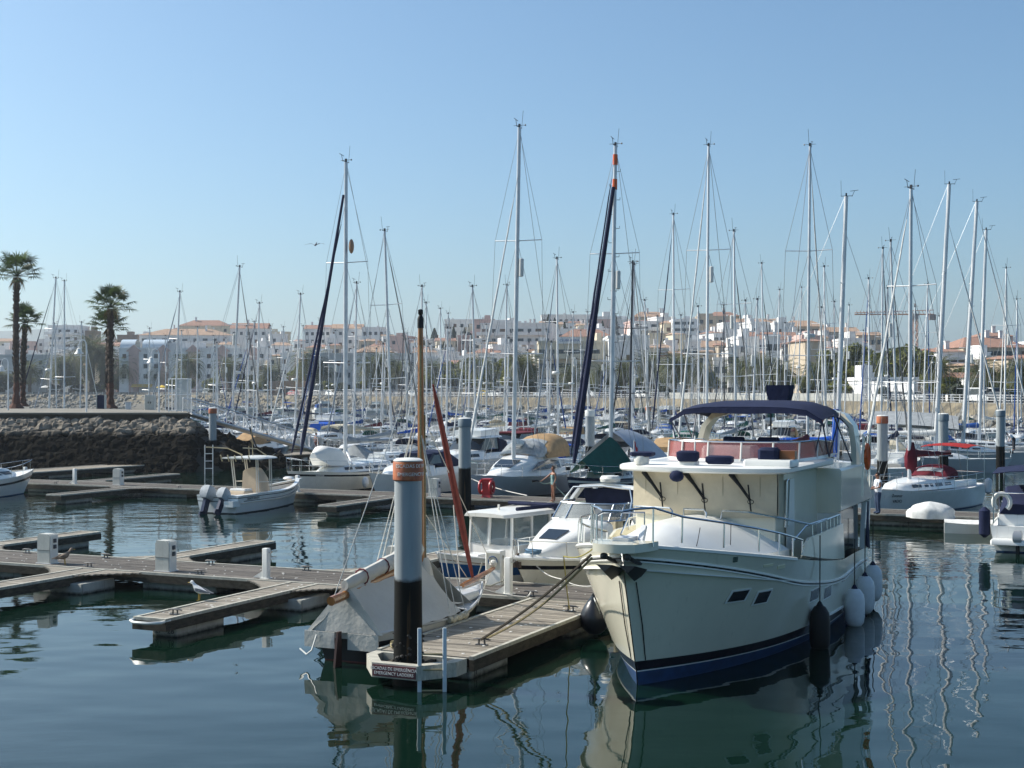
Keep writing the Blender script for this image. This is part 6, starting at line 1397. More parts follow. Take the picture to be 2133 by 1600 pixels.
mb = MB(); [mb.tube([(x, s*1.22, 1.0),(x, s*1.22, 2.8)], .025, 5) for s in (1,-1) for x in (-3.4,-1.5,.2)]; mb.tube([(-3.5,1.2,2.1),(-3.5,-1.2,2.1)], .02, 5); mb.build('bimini_frame', STEEL, bo)
mb = MB(); mb.lathe([(.05,-.55),(.2,-.42),(.2,.42),(.05,.55)], (-3.2,1.55,1.0), 12); mb.build('fender', CV['navy'], m1)
mb = MB(); mb.bbox(-2.6,-2.1,-.3,.3,.5,1.2,.08); mb.build('seat', WHITE, m1); mb = MB(); mb.tube([(-3.7,-.1,.5),(-3.7,-.1,3.6)], .02, 5); mb.build('antenna', PLAST, m1)
c_ = UV(-57.2, 56.2)
m2, _ = motorboat('cabin_boat', 'white motorboat cut by the left edge with its railed bow over the pontoon', None, c_.x, c_.y, HA, 8.4, WHITE, BLKST, None, 'hard')
u_, v_ = boat_uv(985, 95.2); c_ = UV(u_, 101.0)
m3, _ = motorboat('burgundy_cruiser', 'white motor cruiser with wide burgundy hull band and burgundy canvas', None, c_.x, c_.y, HD, 11.5, WHITE, BURG, CV['burgundy'], 'cruiser')
c_ = UV(-37.6, 69.2)
m4, _ = motorboat('canopy_cruiser', 'white cruiser with large navy canopy just behind the foremost piling top', None, c_.x, c_.y, HD, 9.2, WHITE, None, CV['navy'], 'open')

# side-on boats behind the man, bows to the right
def side_boat(label, mpx, d, L, top_y, lean, cover, genoa, hood, hullm=WHITE, name='moored_yacht', rz=R(-14), **k):
    x = (mpx-CX)/F*d-.07*L*cos(rz); return sailboat(name, label, None, x, d+.07*L*sin(-rz), rz, L, 5.8+(810-top_y)*d/F, hullm, None, AFBLUE, cover, genoa, hood, MASTW, 2, lean=lean, big=True, **k)
sd1, _ = side_boat('white sloop with bright blue sprayhood, bow right, between yacht arch and orange piling', 1741, 86, 11.5, 408, .036, CV['royal'], None, CV['royal'], r=.15)
mb = MB(); mb.tube([(.65,0,1.7),(.66,0,2.4),(.68,0,4.6)], [.2,.24,.18], 8); mb.build('mast_cover', CV['royal'], sd1)
side_boat('white sloop with pale furled genoa, bow right, behind the grey topped piling', 1946, 99, 11.5, 382, .052, CV['white'], CV['white'], CV['cream'], GREYW, r=.16)
sd3, _ = side_boat('white yacht under a broad grey awning at the right', 2003, 109, 12.5, 418, .058, CV['grey'], CV['white'], None, GREYW, r=.16)
mb = MB(); mb.sheet([[(lerp(.4,-6.0,q), w_*2.1, 3.7-abs(w_)*1.0+.15*sin(pi*q)) for w_ in (-1,-.5,0,.5,1)] for q in (0,.33,.66,1)], .02); mb.build('boom_awning', CV['grey'], sd3)
side_boat('white yacht with perforated pale mast steps at the far right', 2038, 118, 12, 478, .034, CV['blue'], None, CV['blue'], WHITE, r=.15)

# ---------------------------------------------------------------- the crowd of moored boats: mast top column, top row, base column, forced distance (0 = choose), furled sail
MASTS = [(112,580,98,150,'navy'),(134,586,134,158,'g'),(115,675,119,0,0),(169,672,166,0,'w'),(371,609,361,0,'g'),(494,556,480,122,'g'),(378,690,377,0,0),(311,685,309,0,0),(411,682,409,0,0),(445,700,444,0,'b'),(513,680,512,0,0),(538,633,533,0,'navy'),(529,671,528,0,'navy'),(622,614,612,0,'w'),(564,680,566,0,'navy'),(590,682,590,0,0),(558,708,557,0,0),(631,680,630,0,0),(667,669,665,0,'b'),(685,716,684,0,0),(698,690,697,0,0),(741,591,737,0,'g'),(804,661,795,0,'w'),(806,482,818,88,'g'),(839,687,835,0,'k'),(848,695,848,0,0),(879,598,879,0,'g'),(888,632,889,0,'w'),(899,716,899,0,0),(918,644,921,0,0),(933,654,931,0,'w'),(938,685,938,0,0),(962,682,963,0,0),(970,695,970,0,0),(987,598,993,0,'w'),(1003,716,1003,0,0),(1013,677,1013,0,0),(1054,595,1049,0,'w'),(1139,687,1142,0,0),(1161,540,1163,101,'g'),(1193,652,1191,0,'w'),(1210,690,1211,0,'navy'),(1224,651,1225,0,0),(1123,745,1123,0,0),(1280,608,1278,0,'g'),(1315,549,1309,0,'k'),(1319,552,1314,0,'w'),(1345,627,1350,0,'w'),(1403,448,1404,88,'navy'),(1419,658,1420,0,0),(1475,305,1471,84,'w'),(1508,637,1509,0,'k'),(1530,483,1533,90,'g'),(1554,628,1557,0,0),(1573,625,1564,0,'w'),(1588,550,1593,0,'k'),(1622,605,1615,0,'g'),(1686,305,1681,84,'w'),(1718,557,1721,0,'w'),(1712,642,1714,0,0),(1738,630,1737,0,0),(1766,637,1757,0,'w'),(1810,582,1811,0,'b'),(1798,690,1797,0,0),(1838,519,1835,112,'navy'),(1860,504,1871,112,'g'),(1849,602,1850,0,0),(1930,593,1921,0,'b'),(2119,625,2121,0,'b'),(1635,674,1634,0,'navy'),(1668,600,1660,0,'w'),(2095,560,2092,130,'w'),(1455,640,1457,0,0),(1370,660,1371,0,'w'),(1258,690,1257,0,0),(760,700,760,0,0),(868,705,868,0,0),(470,705,470,0,'w'),(345,700,345,0,0),(1905,640,1903,0,0),(1880,668,1879,0,'g'),(1955,660,1952,0,'w'),(2020,640,2016,0,'b')]
DOCKS = [92, 122, 152, 182, 212, 242, 272, 302]
used = {}
def free(row, side, u, w):
    return all(abs(u-a) > (w+b)/2+.25 for a, b in used.get((row, side), []))
def blocked(x, d, L):
    if x < -20 and d < 137 and (x/d*F+CX) < 430: return True
    px = x/d*F+CX
    return d+L*.6 > shore(px)-11 or (px < 660 and d < 112)
rb = random.Random(33); BO = {}
GEN = {'navy':CV['navy'],'b':CV['blue'],'w':CV['white'],'g':None,'k':CV['black'],0:None}
COVERS = ['navy','navy','blue','white','cream','grey','navy','royal','green','burgundy']
HULLS = [('white',WHITE,None),('white',WHITE,None),('white',WHITE,BLUEH),('white',WHITE,None),('cream',CREAMW,None),('grey',GREYW,None),('navy',NAVY,None),('white',WHITE,BURG)]
def reg(look, o): BO.setdefault(look, []).append(o)
for u_, v_ in ((-11,69.7),): pass
for o_ in (m3, sd1, sd3):
    pass
def avoid_side(x, d):                      # keep the special side-on boats clear
    return x > 14 and 80 < d < 126 and x/d > .17
for (pt, yt_, pb, dd, g) in MASTS:
    best = None; k = (pb-CX)/F
    for row in DOCKS:
        for side in (-1, 1):
            v0 = row+side*7.2; d = v0/(SN*k+CS); z = 5.8+(810-yt_)*d/F
            if not 8.5 < z < 22: continue
            L = max(7.5, min(13.5, z*.70)); B = .24*L+.9; v1 = row+side*(1.6+L/2); d = v1/(SN*k+CS); x = k*d; u = touv(x, d)[0]; z = 5.8+(810-yt_)*d/F
            if blocked(x, d, L) or not free(row, side, u, B) or (avoid_side(x, d) and not dd): continue
            cost = abs(z-14.2)+(abs(d-dd)*1.2 if dd else 0)
            if best is None or cost < best[0]: best = (cost, row, side, u, v1, L, B, z)
    if not best: continue
    _, row, side, u, v1, L, B, z = best; used.setdefault((row, side), []).append((u, B))
    rz = HD if rb.random() < .62 else HA; off = .07*L*(1 if rz == HD else -1); p = UV(u, v1+off)
    hn, hm, st = rb.choice(HULLS); cn = rb.choice(COVERS); gn = GEN[g]; lean = math.atan((pt-pb)/max(60, 845-yt_))
    if p.y > 150: st = None
    gname = {'navy':' and navy furled jib','b':' and blue furled jib','w':' and white furled jib','k':' and black furled jib'}.get(g, '')
    o, _ = sailboat('sailing_boat', 'x', 'sailboats packed along the far pontoons', p.x, p.y, rz, L, z, hm, st, rb.choice([AFBLUE,AFRED,AFBLK]), CV[cn], gn if gn else (WIRE if g == 'g' else None), CV[rb.choice(COVERS)] if rb.random() < .7 else None, MASTD if g == 'k' and rb.random() < .5 else rb.choice([ALU,MASTW,MASTW]), 2 if z > 12.5 else 1, rb.random() < .35, lean, False, windows=3 if p.y > 130 else 4, dome=rb.random() < .3)
    reg('%s sailboat with %s sail cover%s' % (hn, cn, gname), o)
KINDS = ['cruiser','hard','open','fly','open','cruiser']
for row in DOCKS[:6]:
    for side in (-1, 1):
        u = -95
        while u < 60:
            L = rb.uniform(7.0, 11.0); v1 = row+side*(1.6+L/2); B = .26*L+.9; p = UV(u, v1); px = p.x/p.y*F+CX
            if 60 < px < 2160 and not blocked(p.x, p.y, L) and not avoid_side(p.x, p.y) and free(row, side, u, B) and free(row, side, u, B) and not (row == 92 and side > 0 and abs(u-touv(m3.location.x, m3.location.y)[0]) < 4.2) and rb.random() < (.86 if row < 160 else .6):
                used.setdefault((row, side), []).append((u, B)); rz = HD if rb.random() < .55 else HA
                if rb.random() < .5:
                    hn, hm, st = rb.choice(HULLS); cn = rb.choice(['navy','blue','white','cream','grey','burgundy','royal','tan'])
                    kd = rb.choice(KINDS); o, _ = motorboat('motor_boat', 'x', 'motorboats between the far sailboats', p.x, p.y, rz, L, hm, st, CV[cn], kd); reg('%s motorboat with %s canvas' % (hn, cn), o)
                else:
                    hn, hm, st = rb.choice(HULLS); cn = rb.choice(COVERS); o, _ = sailboat('sailing_boat', 'x', 'sailboats packed along the far pontoons', p.x, p.y, rz, L, rb.uniform(9.5,11.5) if px < 2000 else 9, hm, st if p.y < 150 else None, AFBLUE, CV[cn], CV[rb.choice(['navy','white','blue'])] if rb.random() < .5 else None, CV[rb.choice(COVERS)] if rb.random() < .6 else None, rb.choice([ALU,MASTW]), 1, False, rb.uniform(-.02,.03), False, windows=3); reg('small %s sailboat with %s sail cover' % (hn, cn), o)
            u += B*.5
px = 430.0
while px < 2150:                           # small craft moored along the far bank
    L = rb.uniform(6.5, 9.5); d = shore(px)-rb.uniform(15, 19); x = (px-CX)/F*d
    if not blocked(x, d-6, L):
        hn, hm, st = rb.choice(HULLS); cn = rb.choice(['navy','blue','white','cream','grey','royal','white','green']); rz = rb.uniform(-.5,.5)+(0 if rb.random() < .5 else pi)
        if rb.random() < .62: o, _ = motorboat('motor_boat', 'x', 'motorboats between the far sailboats', x, d, rz, L, hm, st, CV[cn], rb.choice(KINDS)); reg('%s motorboat with %s canvas' % (hn, cn), o)
        else: o, _ = sailboat('sailing_boat', 'x', 'sailboats packed along the far pontoons', x, d, rz, L, rb.uniform(9,13), hm, None, AFBLUE, CV[cn], None, CV[rb.choice(COVERS)], rb.choice([ALU,MASTW]), 1, False, rb.uniform(-.02,.03), False, windows=3); reg('small %s sailboat with %s sail cover' % (hn, cn), o)
    px += rb.uniform(1.0, 1.5)*L/d*F
for look, os_ in BO.items(): label_rows(os_, look)
# the far pontoons and their pilings
for i, v in enumerate(DOCKS[:6]):
    us = [a for s in (-1,1) for a, b in used.get((v, s), [])]
    if not us: continue
    u0, u1 = min(us)-3, max(us)+3
    if v == 92: u0, u1 = max(u0, -58), min(u1, 0)
    cu = (u0+u1)/2; t = thing('far_pontoon', 'grey pontoon between two rows of boats, %s row behind the second pontoon' % ORD[i], 'pontoon', UV(cu, v), -TH, 'far pontoons')
    mb = MB(); a, b = u0-cu, u1-cu
    n = int((b-a)/.3)
    for k in range(n): mb.t = rb.random(); mb.box(a+(b-a)*k/n+.01, a+(b-a)*(k+1)/n-.01, -1.1, 1.1, .45, .5)
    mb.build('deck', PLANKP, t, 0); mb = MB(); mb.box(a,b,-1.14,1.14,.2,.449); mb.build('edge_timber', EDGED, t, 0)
    for k in range(int((b-a)/7)): f = MB(); f.bbox(a+2+k*7, a+4.6+k*7, -1.05, 1.05, -.3, .2); f.build('float', CONC, t)

# ---------------------------------------------------------------- people
def person(label, loc, rz, H_=1.68, pose='stand', skin=SKIN, hair=HAIRB, top=None, bottom=None, shoe=None, arms=None, female=False, bend=0.0, hairlen=.0, name='person'):
    t = thing(name, label, 'person', loc, rz); s = H_/1.70
    sh = .17 if female else .20; hp_ = .095
    J = {'pel':(0,0,.93),'wst':(.0,0,1.08),'chs':(.015,0,1.28),'nck':(.0,0,1.44),'hd0':(.02,0,1.53),'hd1':(.03,0,1.62),'hd2':(.025,0,1.66)}
    E = [('pel','wst'),('wst','chs'),('chs','nck'),('nck','hd0'),('hd0','hd1'),('hd1','hd2')]
    Rr = {'pel':.135 if female else .13,'wst':.105 if female else .12,'chs':.13 if female else .15,'nck':.052,'hd0':.075,'hd1':.092,'hd2':.075}
    for sd, n in ((1,'l'),(-1,'r')):
        J['hip'+n] = (0, sd*hp_, .88); J['kne'+n] = (.03, sd*.10, .48); J['ank'+n] = (-.01, sd*.10, .09); J['toe'+n] = (.14, sd*.12, .035)
        E += [('pel','hip'+n),('hip'+n,'kne'+n),('kne'+n,'ank'+n),('ank'+n,'toe'+n)]
        Rr.update({'hip'+n:.095,'kne'+n:.058,'ank'+n:.042,'toe'+n:.034})
        el, wr = (arms or {}).get(n, ((.0, sd*(sh+.05), 1.12), (.10, sd*(sh+.04), .88)))
        J['sho'+n] = (0, sd*sh, 1.38); J['elb'+n] = el; J['wri'+n] = wr; d = (V(wr)-V(el)).normalized(); J['pal'+n] = tuple(V(wr)+d*.08)
        E += [('chs','sho'+n),('sho'+n,'elb'+n),('elb'+n,'wri'+n),('wri'+n,'pal'+n)]
        Rr.update({'sho'+n:.058,'elb'+n:.040,'wri'+n:.028,'pal'+n:.032})
    if bend:
        for k in J:
            if J[k][2] > .95 : p = V(J[k])-V((0,0,.93)); c_, s_ = cos(bend), sin(bend); J[k] = (p.x*c_+p.z*s_, p.y, .93-p.x*s_+p.z*c_)
    keys = list(J); me = bpy.data.meshes.new('body'); me.from_pydata([tuple(V(J[k])*s) for k in keys], [(keys.index(a), keys.index(b)) for a, b in E], [])
    o = bpy.data.objects.new('body', me); COL.objects.link(o); o.modifiers.new('skin', 'SKIN'); sv = me.skin_vertices[0].data
    for i, k in enumerate(keys):
        r = Rr[k]*s; sv[i].radius = (r, r*1.0); sv[i].use_root = (k == 'pel')
        if k in ('pel','wst','chs'): sv[i].radius = (r*1.15, r*.80)
    ms = o.modifiers.new('sub', 'SUBSURF'); ms.levels = 2; ms.render_levels = 2
    dg = bpy.context.evaluated_depsgraph_get(); dg.update(); m2 = bpy.data.meshes.new_from_object(o.evaluated_get(dg)); bpy.data.objects.remove(o)
    vs = [v.co.copy() for v in m2.vertices]; fs = [tuple(p.vertices) for p in m2.polygons]; ns = [v.normal.copy() for v in m2.vertices]
    b = MB(); b.add(vs, fs)
    for n, sd in (('l',1),('r',-1)):            # fingers and thumb
        w = V(J['wri'+n])*s; p = V(J['pal'+n])*s; d = (p-w).normalized(); q = d.orthogonal().normalized(); e = d.cross(q)
        for k, ln in ((-1.5,.055),(-.5,.068),(.5,.063),(1.5,.05)): a = p+q*k*.014; b.tube([a-d*.01, a+d*ln*.5+e*.008, a+d*ln+e*.028], [.0085,.008,.006], 5)
        b.tube([w+d*.03+q*.02, w+d*.06+q*.048, w+d*.09+q*.05+e*.015], [.011,.010,.007], 5)
    hc = V(J['hd1'])*s; fw = V((cos(bend),0,-sin(bend))); up = V((sin(bend),0,cos(bend)))
    b.tube([hc+fw*.085*s-up*.0, hc+fw*.112*s-up*.035, hc+fw*.09*s-up*.045], [.012,.016,.01], 5)
    for sd in (1,-1): b.ell(hc+V((0,sd*.088*s,0))-up*.02, .02,.012,.03, 6, 4)
    body = b.build('body', skin, t, 180)
    for sd in (1,-1):
        mb = MB(); mb.ell(hc+fw*.083*s+V((0,sd*.033,0))+up*.012, .012,.014,.009, 6, 4); mb.build('eye', INK, body)
    mb = MB(); mb.tube([hc+fw*.088*s+V((0,y,0))-up*.07 for y in (-.022,0,.022)], .006, 4); mb.build('mouth', mat('lip', (.25,.08,.06), .6), body)
    rh2 = random.Random(3); mb = MB()
    rows = []
    for i in range(6):
        a = i/5*R(112); rows.append([hc+up*(.012+.104*cos(a)*s)+V((0,1,0))*(.103*sin(a)*cos(p_)*s)+fw*(.103*sin(a)*sin(p_)*s*1.05-.012)+V((0,0,0)) for p_ in [R(150)+R(240)*j/12 for j in range(13)]])
    mb.sheet(rows, -.018); mb.build('hair', hair, body, 60)
    def garment(nm, pred, m, off):
        idx = {}; gv = []; gf = []
        for f in fs:
            c_ = sum((vs[i] for i in f), V())/len(f)
            if pred(c_/s):
                for i in f:
                    if i not in idx: idx[i] = len(gv); gv.append(vs[i]+ns[i]*off)
                gf.append([idx[i] for i in f])
        if gf: mb = MB(); mb.add(gv, gf); mb.build(nm, m, t, 180)
    if top: garment(*top)
    if bottom: garment(*bottom)
    if shoe: garment('shoes', lambda c_: c_.z < .09, shoe, .012)
    return t
SWIM = mat('swimsuit_teal', (.03,.16,.17), .7, col2=(.35,.45,.42), scale=9); SHIRT = mat('shirt_white', (.72,.73,.76), .85, bump=.3); JEAN = mat('jeans_blue', (.03,.055,.11), .9, var=.3, scale=9); SHOE = mat('shoe_black', (.015,.013,.012), .5)
wp = pxz(1153, 1046, DZ); pw = person('woman in a teal swimsuit hosing the pontoon beside the grey yacht', (wp.x, wp.y, DZ), R(205), 1.66, skin=SKIN, hair=HAIRB, female=True,
    arms={'r':((.18,-.30,1.20),(.40,-.42,1.02)),'l':((-.02,.22,1.12),(.08,.20,.90))}, top=('swimsuit', lambda c_: .84 < c_.z < 1.30 and abs(c_.y) < .19 and abs(c_.x) < .25 and not (c_.z < .9 and abs(c_.y) > .12), SWIM, .008))
hz = V((wp.x,wp.y,DZ))+M.Rotation(R(205),3,'Z') @ V((.50,-.47,.96))
o = MB(); o.tube([hz+V((-.35,-.02,-.0)), hz+V((-.12,0,.03)), hz], [.06,.045,.03], 8); o = o.build('hose_nozzle', BLACK); tag(o, 'black spray nozzle in the hand of the woman', 'hose nozzle')
rope('pale garden hose looping from the woman over the pontoon', [hz, hz+V((.25,.05,-.12)), hz+V((.6,.15,-.02)), hz+V((1.0,.4,-.5)), V((wp.x+.9,wp.y+.3,DZ+.03)), V((wp.x+1.6,wp.y+.1,DZ+.03))], mat('hose_green', (.40,.50,.38), .6), .022, .03, 5, 'garden_hose')
mp = pxz(1829, 1071, DZ); person('man in white polo shirt and jeans standing left of the burgundy covered sloop', (mp.x, mp.y, DZ), R(188), 1.74, skin=SKIN, hair=HAIRD, shoe=SHOE,
    arms={'l':((.02,.27,1.14),(.24,.12,1.06)),'r':((.04,-.26,1.12),(.26,-.10,1.08))}, top=('polo_shirt', lambda c_: .92 < c_.z < 1.43 and (abs(c_.y) < .25) and not (c_.z < 1.16 and c_.x > .12), SHIRT, .02), bottom=('jeans', lambda c_: .06 < c_.z <= .96 and c_.x < .16, JEAN, .018))
q = pxz(658, 946, DZ); person('brown tanned person in dark shorts standing on the far walkway by the bicycles', (q.x, q.y, DZ), R(40), 1.72, skin=SKIN, hair=HAIRD, bottom=('shorts', lambda c_: .62 < c_.z < .97 and abs(c_.y) < .2, mat('shorts_maroon', (.08,.03,.035), .9), .02))
q = V(((2112-CX)/F*104, 104, 1.25)); person('stooping person in a white top on the awning boat at the right', q, R(180), 1.68, skin=SKINL, hair=HAIRD, bend=1.0, arms={'l':((.1,.24,1.16),(.32,.2,1.12)),'r':((.1,-.24,1.16),(.32,-.2,1.12))}, top=('shirt', lambda c_: c_.x > -.2 and .95 < c_.z < 1.5 and c_.x < .45, SHIRT, .02), bottom=('trousers', lambda c_: .1 < c_.z <= 1.0 and c_.x < .15, mat('trousers_dark', (.03,.03,.04), .9), .02))

# ---------------------------------------------------------------- gulls
def gull(label, loc, rz, m, wm, fly=False):
    t = thing('gull', label, 'gull', loc, rz); b = MB(); z = 0 if fly else .12
    def rg(x, zc, ry, rz_): return [(x, ry*cos(a), z+zc+rz_*sin(a)) for a in [2*pi*j/10 for j in range(10)]]
    b.loft([rg(-.22,.03,.012,.006), rg(-.13,.055,.04,.03), rg(0,.085,.075,.075), rg(.09,.125,.07,.075), rg(.14,.185,.042,.045), rg(.165,.235,.036,.04), rg(.205,.245,.036,.036), rg(.235,.238,.012,.012)]); b.build('body', m, t)
    mb = MB(); mb.tube([(.23,0,z+.238),(.275,0,z+.23),(.285,0,z+.222)], [.012,.009,.004], 6); mb.build('beak', mat('beak_yellow', (.45,.28,.03), .5), t)
    for s in (1,-1):
        mb = MB()
        if fly: mb.sheet([[(.08,s*.04,z+.1),(-.08,s*.04,z+.1)],[(.12,s*.3,z+.2),(-.06,s*.3,z+.19)],[(.02,s*.6,z+.16),(-.06,s*.6,z+.15)],[(-.10,s*.72,z+.10),(-.12,s*.72,z+.10)]][::s], .01)
        else: mb.sheet([[(.08,s*.072,z+.14),(.06,s*.082,z+.08)],[(-.05,s*.078,z+.125),(-.05,s*.078,z+.06)],[(-.2,s*.03,z+.075),(-.2,s*.03,z+.045)],[(-.30,s*.008,z+.05),(-.3,s*.008,z+.04)]][::s], .012)
        mb.build('wing', wm, t)
        if not fly: mb = MB(); mb.tube([(.02,s*.025,z+.04),(.03,s*.025,.01),(.06,s*.03,.006)], .008, 5); mb.build('leg', mat('beak_yellow', (.45,.28,.03), .5), t)
        mb = MB(); mb.ell((.215,s*.032,z+.25), .006,.005,.006, 5, 4); mb.build('eye', INK, t)
    return t
GW = mat('feather_white', (.75,.75,.74), .8); GG = mat('feather_grey', (.16,.17,.19), .8); GB = mat('feather_brown', (.22,.17,.13), .9, var=.5, scale=14)
p = pxz(417, 1252, DZ); gull('white gull with grey wings standing on the finger pontoon', (p.x,p.y,DZ+.006), R(160), GW, GG).scale = (1.25,)*3
p = pxz(133, 1177, DZ); gull('brown young gull standing on the front pontoon near a pedestal', (p.x,p.y,DZ+.006), R(40), GB, GB).scale = (1.25,)*3
p = pxd(657, 513, 95); gull('gull gliding in the sky left of the tall navy sailed mast', p, R(75), GG, GG, True)

# ---------------------------------------------------------------- things on pontoons and quays
p = pxz(1015, 1036, DZ); t = thing('lifebuoy_stand', 'red lifebuoy stand on the second pontoon before the grey yacht', 'lifebuoy stand', (p.x,p.y,DZ), R(-20))
mb = MB(); mb.loft([[(x*w_,y*w_,z) for x, y in ((-.22,-.18),(.22,-.18),(.22,.18),(-.22,.18))] for z, w_ in ((0,1.1),(.1,.95),(.8,.9),(.86,1.15),(.92,1.1))]); mb.build('post', REDP, t, 0)
for y, z in ((-.1,.5),): mb = MB(); mb.tube([(.28,y+.3*cos(a),z+.3*sin(a)) for a in [2*pi*i/18 for i in range(19)]], .07, 8); mb.build('lifebuoy', REDP, t); mb = MB(); mb.tube([(-.27,y+.3*cos(a),z+.3*sin(a)) for a in [2*pi*i/18 for i in range(19)]], .07, 8); mb.build('lifebuoy', REDP, t)
p = pxz(1938, 1080, DZ); t = thing('covered_bundle', 'heap under a draped white sheet on the pontoon before the burgundy covered sloop', 'covered bundle', (p.x,p.y,DZ), R(-20))
rr = random.Random(6); mb = MB(); rows = []
for i in range(9):
    q = i/8; r = .75*(1-q**2.3)+.015; rows.append([(r*cos(a)*1.15*(1+.12*sin(a*5+i*.4)*(1-q*.6)+.06*sin(a*11+i)), r*sin(a)*.8*(1+.11*sin(a*7+1)*(1-q*.6)), .02+.66*q**.55+.05*sin(a*3+1)*q*(1-q)*3) for a in [2*pi*j/24 for j in range(25)]])
mb.sheet(rows, .015); mb.build('sheet', CV['white'], t, 70)
p = pxz(2030, 1092, .35); t = thing('white_dinghy', 'small white covered dinghy floating at the pontoon end by the right boat', 'dinghy', (p.x,p.y,0), R(-15))
HDI = Hull(2.6, 1.25, (.42,.38,.48), rb=.25, rs=0, tr=.85, ent=.6, N=12); HDI.mesh('hull', [(-.2,0),(.05,0)], [PLAST], t); HDI.deck('cover', CV['white'], t, drop=-.02, camber=.12)
def bicycle(label, x, y, rz):
    t = thing('bicycle', label, 'bicycle', (x,y,DZ), rz, 'bicycles parked on the walkway')
    for wx in (-.52,.52):
        mb = MB(); mb.tube([(wx+.33*cos(a),0,.34+.33*sin(a)) for a in [2*pi*i/18 for i in range(19)]], .025, 5); [mb.tube([(wx,0,.34),(wx+.32*cos(a),0,.34+.32*sin(a))], .005, 3) for a in [2*pi*i/8 for i in range(8)]]; mb.build('wheel', BLACK, t)
    mb = MB(); [mb.tube([a,b], .018, 5) for a, b in (((-.52,0,.34),(-.1,0,.3)),((-.1,0,.3),(-.2,0,.8)),((-.52,0,.34),(-.18,0,.72)),((-.18,0,.72),(.38,0,.78)),((-.1,0,.3),(.38,0,.74)),((.36,0,.86),(.52,0,.34)))]; mb.build('frame', MASTD, t)
    mb = MB(); mb.ell((-.22,0,.86), .13,.06,.035, 8, 5); mb.build('saddle', BLACK, t); mb = MB(); mb.tube([(.3,-.25,.95),(.36,-.1,.92),(.36,.1,.92),(.3,.25,.95)], .016, 5); mb.build('handlebar', BLACK, t)
for i, (px, la) in enumerate(((682,'dark bicycle at the left end of the parked group'),(696,'dark bicycle in the middle of the parked group'),(710,'dark bicycle at the right end of the parked group'))): q = pxz(px, 942-i*.5, DZ); bicycle(la, q.x, q.y, R(25+i*14))
# gangway down from the quay
a = qp(390, 106, 3.95); b = pxz(668, 944, .62); b = V((b.x,b.y,.62)); dr = (b-a); side = V((-dr.y,dr.x,0)).normalized()*.65
t = thing('gangway', 'long grey truss gangway sloping from the quay end to the walkway', 'gangway', a)
for s in (1,-1):
    mb = MB(); o0 = side*s; e = dr; n = 16; hh = V((0,0,1.15))
    mb.tube([o0, o0+e], .10, 6); mb.tube([o0+hh, o0+e+hh], .06, 6)
    for k in range(n): p0 = o0+e*(k/n); p1 = o0+e*((k+1)/n); mb.tube([p0, p1+hh] if k % 2 else [p0+hh, p1], .035, 4); mb.tube([p0, p0+hh], .03, 4)
    mb.build('truss', ALU, t)
mb = MB(); mb.sheet([[side*1.0, side*-1.0],[dr+side*1.0, dr-side*1.0]], .06); mb.build('ramp_deck', ALU, t, 0)
rope('black service hose sagging below the gangway', [qp(520,106,2.9), qp(545,105,1.0), qp(585,104.5,1.25)], BLACK, .07, .35, 10, 'service_hose')
# quay furniture
def box_thing(name, label, cat, px, d, w, dpt, h, m, extra=None, z=QZ):
    t = thing(name, label, cat, ((px-CX)/F*d, d, z)); mb = MB(); mb.bbox(-w/2,w/2,-dpt/2,dpt/2,0,h,.03); mb.build('cabinet', m, t)
    if extra: extra(t, w, dpt, h)
    return t
def doors(t, w, dpt, h):
    for s in (-1,1): mb = MB(); mb.box(s*w*.25-w*.22, s*w*.25+w*.22, -dpt/2-.03, -dpt/2-.002, .1, h-.12); mb.build('door', PEDM, t, 0); mb = MB(); mb.box(s*.1-.03, s*.1+.03, -dpt/2-.06, -dpt/2-.031, h*.42, h*.55); mb.build('handle', BLACK, t, 0)
box_thing('utility_cabinet', 'cream double door cabinet on the quay near its end', 'cabinet', 313, 118, .85, .5, 1.25, PEDM, doors)
box_thing('info_board', 'navy panel with grey side frame on the quay left of the lone palm', 'info board', 211, 124, .62, .4, 1.2, CV['navy'], lambda t, w, dpt, h: [MB().box(s*(w/2+.05)-.04, s*(w/2+.05)+.04, -.22, .22, 0, h+.03).build('side_frame', PEDM, t, 0) for s in (-1,1)])
box_thing('electric_box', 'small grey box on the quay right of the lone palm', 'electric box', 267, 120, .42, .4, .6, GREYW, lambda t, w, dpt, h: MB().box(-w/2-.03,w/2+.03,-dpt/2-.03,dpt/2+.03,h,h+.05).build('lid', ALU, t, 0))
t = thing('gate_enclosure', 'white framed gate with mesh panels at the end of the quay', 'gate', ((374-CX)/F*108, 108, QZ))
mb = MB()
for x in (-.72,-.1,.72):
    for y in (-.5,.6): mb.tube([(x,y,0),(x,y,2.55)], .05, 5)
for z in (.1,1.3,2.5): mb.tube([(-.72,-.5,z),(.72,-.5,z)], .04, 5); mb.tube([(.72,-.5,z),(.72,.6,z)], .04, 5)
mb.build('frame', MASTW, t); mb = MB(); mb.box(-.08,.68,-.515,-.5,.14,2.46); mb.box(.72,.735,-.46,.56,.14,2.46); mb.build('mesh_panel', mat('mesh_pale', (.60,.63,.62), .5, alpha=.55), t, 0)
